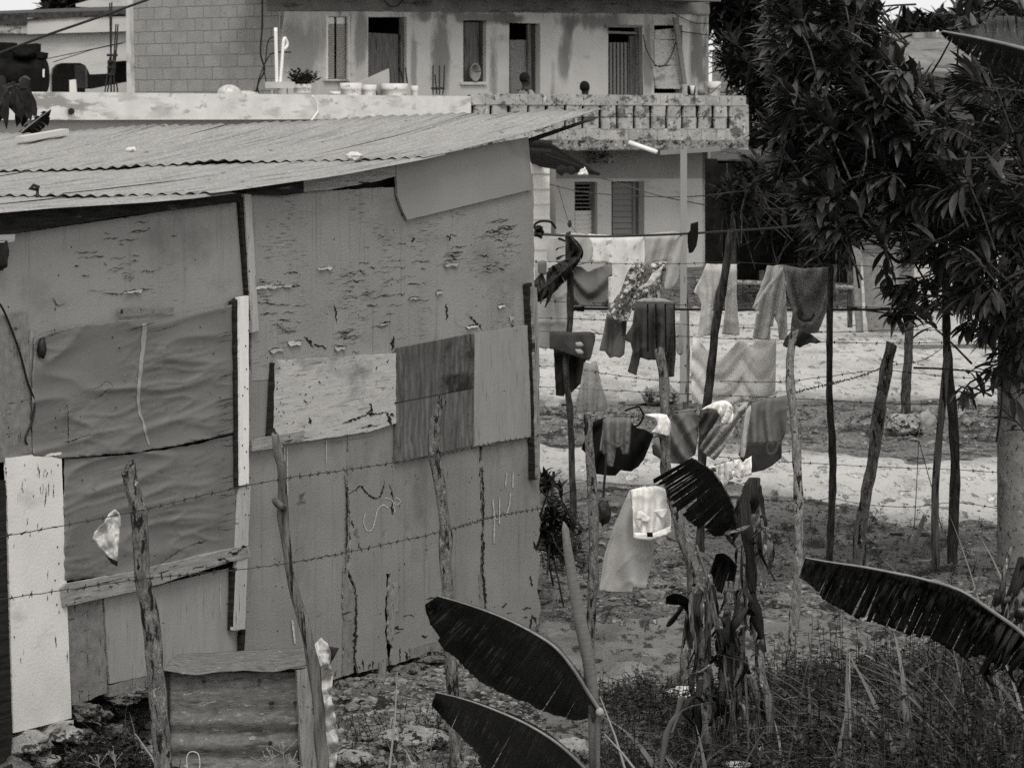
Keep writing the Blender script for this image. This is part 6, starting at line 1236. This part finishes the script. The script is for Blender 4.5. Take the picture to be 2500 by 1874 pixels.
for i in range(46):
    u, v = rb.choice([(1700, 1440), (1712, 1480), (1730, 1400), (1790, 1420), (1822, 1200), (1838, 1180), (1815, 1330), (1806, 1480), (1770, 1500), (1845, 1240), (1780, 1600), (1720, 1620), (1835, 1420), (1700, 1660), (1810, 1620)])
    u += rb.uniform(-10, 10); v += rb.uniform(-20, 30); L = rb.uniform(70, 230); dr = rb.uniform(-26, 30); Y = rb.uniform(13.55, 14.3)
    strip(b2, [(u, v, Y), (u + dr * .3 + rb.uniform(-8, 8), v + L * .35, Y - rb.uniform(0, .06)), (u + dr * .7, v + L * .7, Y), (u + dr, v + L, Y + rb.uniform(-.08, .08))], rb.uniform(.010, .034), 'banana_dry' if rb.random() < .7 else 'stem_dry', i * 1.7)
strip(b2, [(1843, 1165, 14.1), (1828, 1210, 14), (1812, 1250, 14), (1800, 1300, 14.0)], .04, 'banana_dry', 3.0); strip(b2, [(1838, 1200, 14.1), (1852, 1240, 14), (1850, 1280, 14), (1856, 1316, 14)], .035, 'banana_dry', 1.0)
for i, pl in enumerate(([(1700, 1330), (1722, 1400), (1745, 1520), (1770, 1640), (1790, 1780), (1800, 1890)], [(1712, 1360), (1735, 1440), (1760, 1560), (1785, 1690), (1800, 1830)], [(1822, 1400), (1816, 1560), (1822, 1700), (1830, 1880)])):
    mb = MB(); mb.tube([at(x, y, 13.6) for x, y in spline(pl, 5)], .006, 6, rough=.2); mb.build('dry_rib', M['stem_dry'], b2, smooth=True)
strip(b2, [(1862, 1560, 13.6), (1868, 1640, 13.55), (1885, 1720, 13.5), (1880, 1800, 13.5)], .03, 'stem_dry', .4); strip(b2, [(1850, 1740, 13.5), (1856, 1800, 13.5), (1866, 1840, 13.5), (1838, 1870, 13.5)], .03, 'stem_dry', 1.4)
for i in range(54):
    u, v = rb.choice([(1705, 1450), (1730, 1520), (1790, 1470), (1825, 1300), (1810, 1560), (1770, 1560), (1720, 1680), (1835, 1500), (1800, 1700), (1745, 1640)]); u += rb.uniform(-16, 16); v += rb.uniform(-30, 40); sg = rb.choice((-1, 1)); L = rb.uniform(40, 120); Y = rb.uniform(13.4, 14.2)
    strip(b2, [(u, v, Y), (u + sg * L * .25, v - L * rb.uniform(-.2, .35), Y - .05), (u + sg * L * rb.uniform(.3, .6), v + L * .25, Y - .08), (u + sg * L * rb.uniform(.2, .75), v + L * rb.uniform(.6, 1), Y)], rb.uniform(.005, .024), rb.choice(('banana_dry', 'stem_dry', 'banana', 'tarp_seam' if i % 5 == 0 else 'banana_dry')), i * 2.9)
# low torn blades behind the stems
blade(b2, [(1800, 1380, 14.6), (1782, 1360, 14.6), (1766, 1350, 14.6), (1748, 1352, 14.6)], [[(1790, 1440, 14.7), (1765, 1450, 14.7), (1742, 1430, 14.7), (1730, 1400, 14.65)]], tears=(.3, .5, .7), seed=9, wav=.01, rib=.004, m='banana', ribm='stem_dry')

b3 = thing('banana_plant', 'banana plant at the picture edge with one long arched blade torn into fringes', 'banana plant', at(2620, 1860, 12.6))
blade(b3, [(2640, 1720, 12.5), (2560, 1618, 12.45), (2500, 1551, 12.4), (2433, 1500, 12.35), (2338, 1440, 12.3), (2243, 1412, 12.3), (2116, 1386, 12.35), (2034, 1374, 12.4), (1966, 1362, 12.5)],
      [[(2640, 1728, 12.6), (2560, 1670, 12.7), (2490, 1630, 12.8), (2410, 1612, 12.8), (2335, 1592, 12.75), (2268, 1562, 12.75), (2199, 1540, 12.75), (2132, 1516, 12.75), (2075, 1492, 12.7), (2020, 1468, 12.65), (1975, 1430, 12.6), (1948, 1410, 12.55)]],
      tears=tuple(.04 + .94 * (i / 46) + .012 * math.sin(i * 7.1) for i in range(46)), n=240, seed=11, wav=.03, rib=.010, m='banana_dry', frag=14, fl=.16)
for i in range(60):
    f = rb.uniform(.03, .74); p = poly_at([(2600, 1670), (2500, 1551), (2338, 1440), (2116, 1386), (1990, 1366)], f); L = rb.uniform(40, 112)
    strip(b3, [(p[0], p[1] + 2, 12.38), (p[0] - .2 * L, p[1] + .4 * L, 12.35), (p[0] - .34 * L + rb.uniform(-14, 10), p[1] + .75 * L, 12.4), (p[0] - .4 * L + rb.uniform(-24, 24), p[1] + L, 12.45)], rb.uniform(.004, .020), rb.choice(('banana', 'banana_dry', 'banana_dry')), i * 2.3)
for i in range(26):
    u = rb.uniform(2430, 2520); v = rb.uniform(1330, 1560); L = rb.uniform(50, 180)
    strip(b3, [(u, v, 12.6), (u - .1 * L, v + .4 * L, 12.55), (u - rb.uniform(0, .5) * L, v + .8 * L, 12.6), (u - rb.uniform(0, .7) * L, v + L, 12.6)], rb.uniform(.01, .03), rb.choice(('banana_dry', 'stem_dry', 'banana')), i * 1.1)
mb = MB(); mb.tube([at(*p) for p in spline([(2560, 1500, 12.7), (2590, 1660, 12.6), (2620, 1890, 12.6)], 5)], .05, 12, rough=.2); mb.build('stem', M['stem_dry'], b3, smooth=True)
b4 = thing('banana_frond', 'dark near banana frond reaching in at the top corner under the sky', 'banana leaf', at(2700, 300, 9))
blade(b4, [(2760, 210, 9), (2640, 160, 9), (2500, 121, 9), (2400, 97, 9), (2300, 78, 9)], [[(2740, 300, 9.2), (2640, 250, 9.2), (2500, 190, 9.2), (2400, 150, 9.15), (2330, 112, 9.1), (2298, 80, 9.05)], [(2760, 120, 9.2), (2640, 80, 9.25), (2500, 45, 9.25), (2440, 40, 9.2), (2390, 60, 9.1), (2300, 76, 9.05)]], tears=tuple(.2 + .78 * i / 30 + .01 * math.sin(i * 5) for i in range(30)), seed=14, wav=.02, rib=.008)
mb = MB(); q0 = at(2760, 210, 9.02); mb.tube([q0 + Vector((-.02, 0, 0)), q0 + Vector((.10, .02, -.12)), q0 + Vector((.16, .05, -.6)), q0 + Vector((.2, .08, -1.6)), Vector((q0.x + .2, q0.y + .1, GZ - .1))], [.012, .02, .035, .05, .06], 12, rough=.2); mb.build('stem', M['stem_dry'], b4, smooth=True)
b5 = thing('banana_frond', 'small torn banana leaf tip poking up behind the zinc roof', 'banana leaf', at(20, 420, 24))
blade(b5, [(10, 370, 24), (50, 326, 24), (90, 294, 24), (124, 268, 24)], [[(30, 380, 24.1), (84, 340, 24.1), (112, 312, 24.1), (128, 270, 24.05)], [(6, 366, 24.1), (46, 322, 24.1), (86, 290, 24.1), (122, 266, 24.05)]], tears=(.35, .45, .52, .6, .67, .74, .81, .88, .94), seed=15, wav=.02, rib=.008)
# dry banana leaf hanging from the thin dark post
dry = thing('hanging_leaf', 'dead banana leaf drooping from the top of the thin dark post', 'leaf', at(1390, 600, 21.9))
blade(dry, [(1388, 575, 21.8), (1410, 600, 21.7), (1418, 618, 21.7), (1402, 640, 21.7), (1370, 668, 21.7), (1330, 702, 21.7), (1304, 722, 21.7)], [[(1384, 590, 21.9), (1396, 612, 21.85), (1392, 628, 21.85), (1380, 634, 21.8), (1352, 646, 21.8), (1320, 668, 21.8), (1302, 686, 21.8)], [(1396, 576, 21.8), (1420, 602, 21.75), (1422, 628, 21.75), (1398, 664, 21.8), (1366, 700, 21.85), (1330, 730, 21.85), (1304, 740, 21.8)]], m='banana_dry', tears=(.3, .5, .6, .7, .8, .9), seed=16, wav=.04, rib=.008, ribm='bark_dark')
for i, pl in enumerate(([(1384, 590), (1372, 586), (1366, 580)], [(1382, 602), (1366, 606), (1358, 612)], [(1382, 622), (1368, 628), (1362, 634)], [(1345, 690), (1340, 720), (1330, 750)], [(1336, 700), (1322, 724), (1318, 742)], [(1350, 684), (1352, 700), (1346, 720)], [(1390, 572), (1386, 580), (1394, 592)])):
    strip(dry, [(*p, 21.6) for p in pl], .018, 'banana_dry', i * 1.3)

# ---------------------------------------------------------------- trees
def leafmesh(mb, base, d, L, W, up, curl=.25):
    d = d.normalized(); s = d.cross(up); s = s.normalized() if s.length > 1e-4 else Vector((1, 0, 0)); n = s.cross(d)
    P = []
    for f, w_ in ((0, .12), (.25, .75), (.55, 1), (.8, .66), (1, .04)):
        c = base + d * (L * f) - n * (curl * L * f * f) ; P.append([c - s * (W * w_ * .5) + n * (W * .18 * w_), c, c + s * (W * w_ * .5) + n * (W * .18 * w_)])
    mb.quadgrid(P)
def inpoly(x, y, poly):
    c = False; j = len(poly) - 1
    for i in range(len(poly)):
        a, b = poly[i], poly[j]
        if (a[1] > y) != (b[1] > y) and x < (b[0] - a[0]) * (y - a[1]) / (b[1] - a[1] + 1e-12) + a[0]: c = not c
        j = i
    return c
def crown(mb, tw, poly, n, Ya, Yb, wind, nl, L, W, seed, spread=.9, twig=.35, holes=()):
    q = random.Random(seed); x0 = min(p[0] for p in poly); x1 = max(p[0] for p in poly); y0 = min(p[1] for p in poly); y1 = max(p[1] for p in poly); k = 0
    while k < n:
        u, v = q.uniform(x0, x1), q.uniform(y0, y1)
        if not inpoly(u, v, poly): continue
        if any(inpoly(u, v, h) for h, pr in holes if q.random() < pr): continue
        if nz(u * .012, v * .012, seed) < -.42 and q.random() < .7: continue
        k += 1; c = at(u, v, q.uniform(Ya, Yb)); tl_ = twig * q.uniform(.6, 1.2); d = (Vector(wind) + Vector((q.gauss(0, .35), q.gauss(0, .45), q.gauss(0, .38)))).normalized()
        b = c - d * tl_; bend = Vector((q.gauss(0, .08), q.gauss(0, .08), q.gauss(-.05, .08))); pts = [b - d * tl_ * .5 + bend, b + bend * .4, b.lerp(c, .5), c]
        tw.tube(pts, [.007, .006, .0045, .003], 5, cap=False)
        x = d.cross(Vector((0, 0, 1))).normalized(); y = d.cross(x)
        for i in range(nl):
            f = i / nl; a = i * 2.4 + q.uniform(-.3, .3); o = x * math.cos(a) + y * math.sin(a); sp_ = spread * (1.15 - .75 * f) * q.uniform(.8, 1.2)
            e = (d + o * sp_ + Vector((0, 0, -.12))).normalized(); l = L * q.uniform(.65, 1.1) * (.75 + .5 * math.sin(math.pi * min(1, f + .2)))
            leafmesh(mb, b.lerp(c, .35 + .65 * f), e, l, W * q.uniform(.8, 1.15), (o * -.2 + Vector((0, 0, 1))), q.uniform(.05, .35))
tree = thing('broadleaf_tree', 'big broadleaf tree with long whorled leaves blown to one side over the yard', 'tree', at(2326, 1400, 20.1))
mb = MB()
def limb(pl, r0, r1, rough=.25):
    pts = [at(*p) for p in spline(pl, 6)]; N = len(pts); mb.tube(pts, [r0 + (r1 - r0) * i / (N - 1) for i in range(N)], 10, rough=rough, seed=pl[0][0])
limb([(2327, 1420, 20.1), (2325, 1343, 20.1), (2332, 1153, 20.1), (2327, 1026, 20.1), (2319, 932, 20.1), (2312, 850, 20.1), (2310, 766, 20), (2306, 600, 19.9), (2310, 440, 19.8), (2290, 300, 19.6), (2270, 180, 19.5)], .036, .016)
limb([(2560, 415, 18.6), (2500, 401, 18.6), (2420, 400, 18.7), (2340, 404, 18.8), (2290, 410, 18.8), (2250, 392, 18.8), (2215, 350, 18.8), (2180, 310, 18.9)], .024, .008)
limb([(2540, 480, 18.4), (2490, 350, 18.5), (2450, 240, 18.6), (2420, 190, 18.6)], .03, .012)
limb([(2310, 640, 20), (2240, 560, 19.5), (2190, 480, 19.2), (2120, 420, 19), (2050, 370, 18.9), (1990, 330, 18.8)], .02, .006)
limb([(2308, 520, 20), (2220, 400, 19.5), (2140, 300, 19.3), (2080, 200, 19.2), (2045, 100, 19.2)], .02, .006)
limb([(2310, 700, 20), (2250, 620, 19.4), (2195, 640, 19), (2150, 600, 18.8), (2080, 570, 18.6)], .016, .005)
limb([(2308, 450, 19.8), (2250, 300, 19.6), (2150, 180, 19.5), (2000, 110, 19.4), (1940, 90, 19.4)], .018, .005)
limb([(2312, 760, 20), (2380, 640, 19.5), (2440, 520, 19.2), (2520, 420, 19)], .02, .01)
limb([(2500, 500, 18.5), (2440, 580, 18.5), (2400, 610, 18.5), (2320, 640, 18.5), (2200, 640, 18.4)], .012, .006)
limb([(2420, 900, 18.5), (2390, 940, 18.5), (2365, 950, 18.5), (2340, 940, 18.5)], .007, .003)
limb([(2560, 860, 18.3), (2470, 820, 18.4), (2420, 760, 18.4), (2400, 700, 18.4)], .014, .006)
mb.build('trunk', M['bark_dark'], tree, smooth=True)
mb, tw = MB(), MB()
A = [(1900, -40), (1890, 40), (1868, 80), (1872, 120), (1900, 150), (1890, 200), (1915, 250), (1880, 300), (1872, 350), (1910, 400), (1890, 440), (1960, 480), (1990, 530), (2020, 570), (1970, 570), (2010, 600), (2080, 580), (2150, 560), (2250, 540), (2330, 440), (2300, 300), (2200, 160), (2140, 60), (2120, -40)]
WN_ = (-.72, .0, .42)
crown(mb, tw, A, 460, 17.8, 20.5, WN_, 16, .17, .046, 5, twig=.17, holes=(([(2040, 30), (2120, 40), (2110, 75), (2050, 80)], .95),))
crown(mb, tw, [(2140, 130), (2170, 120), (2230, 200), (2330, 180), (2420, 130), (2540, 150), (2540, 560), (2480, 620), (2380, 560), (2300, 520), (2240, 420)], 165, 17.6, 20.2, (-.6, 0, .3), 14, .165, .044, 6, twig=.24, holes=(([(2200, 90), (2340, 90), (2330, 190), (2200, 180)], .8), ([(2370, 180), (2430, 180), (2430, 310), (2380, 300)], .75)))
crown(mb, tw, [(2260, 440), (2540, 500), (2540, 900), (2470, 890), (2420, 850), (2390, 850), (2340, 790), (2290, 740), (2250, 680), (2210, 640), (2180, 590)], 150, 17.6, 20.0, (-.55, 0, -.05), 12, .165, .047, 7, twig=.24)
crown(mb, tw, [(2150, 690), (2230, 720), (2250, 790), (2200, 800), (2150, 750)], 10, 18.4, 19, (-.5, 0, -.2), 11, .15, .045, 8)
crown(mb, tw, [(2400, 860), (2520, 900), (2520, 1010), (2440, 1000)], 9, 18.2, 18.8, (-.5, 0, -.1), 10, .16, .045, 9)
crown(mb, tw, [(2340, -40), (2540, -40), (2540, 120), (2420, 110), (2360, 90), (2330, 30)], 70, 17.6, 20.2, (-.5, 0, .5), 11, .15, .036, 10)
crown(mb, tw, [(2350, 930), (2372, 930), (2372, 985), (2352, 985)], 3, 18.4, 18.6, (-.3, 0, -.6), 5, .12, .04, 12, twig=.15)
mb.build('crown', M['leaf'], tree, smooth=True); tw.build('twigs', M['bark_dark'], tree, smooth=True)
def far_tree(label, poly, n, Y, dp, L, W, seed, trunk, wind=(-.3, 0, .5), nl=12, holes=()):
    t = thing('background_tree', label, 'tree', at(trunk[-1][0], trunk[-1][1], Y), 'trees behind the houses')
    a, b = MB(), MB(); crown(a, b, poly, n, Y, Y + dp, wind, nl, L, W, seed, 1.2, .5, holes)
    b.build('twigs', M['bark_dark'], t, smooth=True); b = MB(); pts = [at(u, v, Y + dp * .4) for u, v in trunk]; b.tube(pts, [px(Y) * 5 + (px(Y) * 6) * i / (len(pts) - 1) for i in range(len(pts))], 8, rough=.2); b.build('trunk', M['bark_dark'], t, smooth=True)
    a.build('crown', M['leaf_dark'], t, smooth=True)
far_tree('dark tree rising right behind the balcony end with sky between its branches', [(1690, -60), (1880, -60), (1900, 120), (1860, 160), (1820, 120), (1770, 60), (1735, 50), (1700, 30)], 190, 70, 6, .55, .13, 21, [(1800, -40), (1790, 80), (1768, 150), (1752, 220), (1745, 400)], holes=(([(1726, 50), (1745, 50), (1748, 110), (1726, 110)], .9),))
far_tree('lower part of dark growth beside the balcony end', [(1735, 90), (1860, 60), (1960, 120), (1960, 330), (1880, 400), (1840, 380), (1835, 250), (1790, 200)], 130, 61, 4, .45, .11, 22, [(1838, 120), (1828, 260), (1832, 420)])
far_tree('dark low shrubby tree in front of the shed', [(1800, 380), (1960, 430), (2060, 560), (2040, 640), (1900, 600), (1820, 470)], 80, 47, 2.5, .32, .09, 23, [(1960, 500), (1955, 640), (1950, 760)])
far_tree('distant tree line crown against the bright sky gap', [(2180, 60), (2220, 42), (2270, 34), (2330, 48), (2390, 30), (2400, 130), (2330, 150), (2200, 140), (2160, 110)], 110, 85, 8, .5, .14, 24, [(2290, 100), (2290, 200), (2290, 400)])
far_tree('small dark tree top above the tiled roof', [(100, 6), (130, -20), (180, -30), (250, -20), (255, 24), (200, 34), (140, 34), (105, 30)], 90, 78, 4, .42, .13, 25, [(170, 10), (170, 60), (170, 200)], holes=(([(125, 6), (160, 6), (160, 32), (125, 32)], .6),))
far_tree('tall tree behind the crown at the top edge of the picture', [(1880, -80), (2100, -80), (2110, 20), (2060, 30), (1960, 30), (1890, 0)], 110, 70, 8, .5, .13, 26, [(1990, -40), (1990, 80), (1990, 300)])
far_tree('dark bush growing under the balcony end', [(1740, 400), (1830, 400), (1850, 470), (1800, 520), (1745, 470)], 40, 45.5, 1.5, .25, .07, 27, [(1790, 470), (1790, 600), (1790, 720)], holes=(([(1745, 395), (1815, 395), (1815, 440), (1745, 440)], .9),))
# leafy shoot at the left border, and the bush at the hut corner
sh = thing('leafy_shoot', 'drooping leafy shoot in front of the white parapet behind the roof', 'plant', at(10, 420, 22))
mb = MB(); q = random.Random(4)
for i in range(34):
    b = at(q.uniform(-10, 72), q.uniform(205, 235), 22 + q.uniform(-.15, .15)); leafmesh(mb, b, Vector((q.uniform(-.4, .6), q.uniform(-.4, .2), -1 if i % 4 else .6)), q.uniform(.12, .24) if i % 4 else .08, q.uniform(.05, .09), Vector((q.uniform(-.6, .6), -1, .2)), .2)
mb.build('leaves', M['leaf_mid'], sh, smooth=True); mb = MB(); mb.tube([at(*p) for p in ((-60, 420, 22), (-20, 300, 22), (20, 215, 22), (70, 200, 22))], .01); mb.build('stem', M['bark_dark'], sh)
bs = thing('corner_bush', 'small dark leafy bush growing against the hut corner', 'bush', at(1350, 1370, 18.5))
mb, tw = MB(), MB(); crown(mb, tw, [(1322, 1140), (1350, 1130), (1372, 1180), (1368, 1250), (1400, 1280), (1395, 1330), (1330, 1340), (1322, 1240)], 26, 17.9, 18.6, (.1, 0, .6), 9, .10, .034, 31, 1.1, .15); mb.build('leaves', M['leaf_dark'], bs, smooth=True)
tw.tube([at(1340, 1370, 18.3), at(1345, 1250, 18.3), at(1352, 1150, 18.3)], .008); tw.tube([at(1390, 1260, 18), at(1370, 1230, 18), at(1345, 1200, 18.1)], .005); tw.build('stems', M['bark_dark'], bs)
# ---------------------------------------------------------------- weeds and grass
q = random.Random(77); mb = MB()
def weed(x, y, h, nl, L):
    z = gz(x, y); top = Vector((x + q.uniform(-.06, .06), y + q.uniform(-.06, .06), z + h)); b = Vector((x, y, z - .02)); mb.tube([b, b.lerp(top, .5) + Vector((q.uniform(-.02, .02), 0, 0)), top], .0018, 3, cap=False)
    for i in range(nl):
        p = b.lerp(top, q.uniform(.25, 1)); a = q.uniform(0, 6.28); leafmesh(mb, p, Vector((math.cos(a), math.sin(a), q.uniform(-.2, .7))), L * q.uniform(.6, 1.3), L * q.uniform(.35, .55), Vector((0, 0, 1)), .25)
def weeds(n, poly, h, nl, L, dens=None):
    k = 0; x0 = min(p[0] for p in poly); x1 = max(p[0] for p in poly); y0 = min(p[1] for p in poly); y1 = max(p[1] for p in poly)
    while k < n:
        u, v = q.uniform(x0, x1), q.uniform(y0, y1)
        if not inpoly(u, v, poly): continue
        p = gr(u, v)
        if nz(p.x * 2.2, p.y * 1.3, 11) < -.12 and q.random() < .75: k += .3; continue
        k += 1; weed(p.x, p.y, h * q.uniform(.5, 1.4), nl, L)
weeds(420, [(1900, 1720), (2520, 1640), (2520, 2100), (1480, 2100), (1480, 1850)], .32, 12, .036); weeds(160, [(2050, 1760), (2520, 1680), (2520, 2000), (1900, 2000)], .45, 14, .05); weeds(2900, [(1470, 1720), (1560, 1690), (1700, 1700), (1850, 1660), (2000, 1640), (2520, 1600), (2900, 1580), (2900, 2100), (1440, 2100), (1460, 1800)], .12, 10, .032)
weeds(800, [(1480, 1700), (1600, 1660), (1750, 1690), (1900, 1640), (2100, 1600), (2500, 1560), (2500, 1660), (1480, 1740)], .06, 8, .025)
weeds(160, [(2040, 1000), (2440, 1010), (2440, 1090), (1340, 1060), (1340, 1000)], .07, 9, .03); weeds(120, [(1880, 1225), (2120, 1250), (2440, 1300), (2440, 1420), (1900, 1400)], .07, 8, .03)
weeds(150, [(830, 1760), (1250, 1780), (1250, 2000), (830, 2000)], .10, 8, .018); weeds(300, [(170, 1790), (460, 1990), (180, 1990)], .15, 10, .04); weeds(90, [(1320, 1300), (1420, 1300), (1420, 1400), (1320, 1400)], .1, 8, .035)
weeds(70, [(1700, 690), (2080, 700), (2080, 760), (1700, 750)], .25, 9, .08)
tag(mb.build('undergrowth', M['leaf_mid'], smooth=True), kind='stuff')
mb = MB()
def gblade(b, d, L, W, bend):
    P = []; s = d.cross(Vector((0, 0, 1))).normalized() if abs(d.z) < .98 else Vector((1, 0, 0))
    c = b.copy(); v = d.normalized()
    for i in range(9):
        f = i / 8; w_ = W * (1 - f ** 1.8) + .0006; P.append([c - s * w_ * .5, c + s * w_ * .5 + Vector((0, .002, 0))]); c = c + v * (L / 8); v = (v + Vector((v.x * .25, 0, -1)) * bend * .12).normalized()
    mb.quadgrid(P)
def tuft(u, v, n, L, W, lean, spread=.12):
    p = gr(u, v)
    for _ in range(n):
        b = Vector((p.x + q.gauss(0, spread), p.y + q.gauss(0, spread), gz(p.x, p.y) - .02)); d = Vector((lean + q.gauss(0, .6), q.gauss(0, .3), q.uniform(.5, 1.2))); gblade(b, d, L * q.uniform(.5, 1.25), W * q.choice((.35, .5, .8, 1.2, 1.9)), q.uniform(.1, 1.8))
for u, v, n, L in ((2300, 1880, 20, .62), (2400, 1840, 20, .62), (2480, 1900, 22, .7), (2200, 1900, 16, .5), (2360, 1940, 18, .6), (2250, 1800, 14, .4), (2120, 1920, 14, .4), (2440, 1760, 14, .5), (2520, 1820, 18, .7), (2380, 1700, 10, .45), (2500, 1700, 12, .5), (2040, 1940, 14, .34), (1900, 1930, 14, .3), (1640, 1950, 12, .4), (1560, 1940, 16, .42), (1500, 1900, 10, .3), (2340, 1720, 16, .34), (2160, 1800, 10, .5), (2080, 1860, 10, .5), (1980, 1880, 8, .4), (1750, 1930, 8, .4), (1880, 1800, 6, .3), (2220, 1720, 8, .4), (2330, 1850, 26, .85), (2430, 1800, 26, .9), (2250, 1900, 20, .8), (2500, 1760, 20, .8), (2140, 1900, 12, .7), (2000, 1900, 8, .6), (2300, 1760, 14, .6)): tuft(u, v, int(n * 1.2), L, .015, -.55)
for u, v, n, L in ((1000, 1900, 8, .30), (950, 1900, 6, .26), (1150, 1930, 8, .3), (720, 1960, 6, .3), (350, 1900, 6, .34), (60, 1950, 5, .3), (2000, 1660, 8, .14), (1880, 1640, 8, .12), (2380, 1640, 10, .2)): tuft(u, v, n, L, .004, -.2, .08)
tag(mb.build('grass', M['grass'], smooth=True), kind='stuff')
mb = MB()
for i in range(46):
    u, v = q.choice(((2250, 1640), (2100, 1720), (2350, 1680), (1950, 1700), (1500, 1400), (1420, 1380), (1600, 1420), (2200, 1420), (1980, 1420), (2380, 1500), (1880, 1380))); p = gr(u + q.gauss(0, 60), v + q.gauss(0, 30)); a = q.uniform(0, 6.28); L = q.uniform(.06, .22); d = Vector((math.cos(a), .6 * math.sin(a), q.uniform(0, .3))); c = Vector((p.x, p.y, gz(p.x, p.y) + .015)); leafmesh(mb, c, d, L, L * q.uniform(.2, .4), Vector((q.uniform(-.5, .5), -.3, 1)), q.uniform(-.3, .4))
tag(mb.build('dead_leaf_litter', M['stem_dry'], smooth=True), kind='stuff')
sp_ = thing('sprouting_shoot', 'pale pointed shoot with a broad strap leaf among the weeds', 'plant', at(1610, 1900, 12.8))
strip(sp_, [(1668, 1698, 12.8), (1655, 1745, 12.8), (1632, 1790, 12.8), (1610, 1900, 12.8)], .018, 'grass', .2, 'strap_leaf'); strip(sp_, [(1712, 1718, 12.8), (1680, 1728, 12.8), (1660, 1745, 12.8), (1640, 1790, 12.8)], .012, 'grass', .3, 'strap_leaf')
for i, (u0, v0, u1, v1, Y, lb) in enumerate(((1465, 1700, 1530, 1890, 12.2, 'dry stalk slanting right of the rolled banana leaf, the longer one'), (1475, 1790, 1560, 1890, 12.0, 'dry stalk slanting right of the rolled banana leaf, the shorter one'), (990, 1830, 1010, 1890, 12.4, 'thin upright stalk by the pale slab'), (970, 1640, 950, 1880, 12.9, 'tall dry grass stalk in front of the stilt'), (330, 1790, 400, 1900, 12.2, 'dry stalk crossing the dark gap under the hut'))):
    mb = MB(); mb.tube([at(u0, v0, Y), at((u0 + u1) / 2 + 4, (v0 + v1) / 2, Y), at(u1, v1, Y)], [.002, .004, .005], 6); tag(mb.build('dry_stalk', M['tarp_seam']), lb, 'stalk')
# small flowering stalks
mb = MB(); q = random.Random(5)
for u, v in ((240, 1850), (280, 1840), (690, 1820), (655, 1850), (710, 1845), (665, 1830), (740, 1870), (1130, 1860), (1060, 1870), (1180, 1875)):
    p0 = at(u + q.uniform(-10, 10), 1990, 12.2); p1 = at(u, v, 12.2); mb.tube([p0, p0.lerp(p1, .5) + Vector((.01, 0, 0)), p1], .0012, 4, cap=False)
    for k in range(9):
        r = p1 + Vector((q.gauss(0, .02), q.gauss(0, .015), q.gauss(0, .012))); mb.tube([p1 + Vector((0, 0, -.03)), r], .0007, 3, cap=False); mb.blob(r, .0028, .0028, .002, .2, 2, k, sub=1)
tag(mb.build('wildflower_sprays', M['tarp_seam']), kind='stuff')
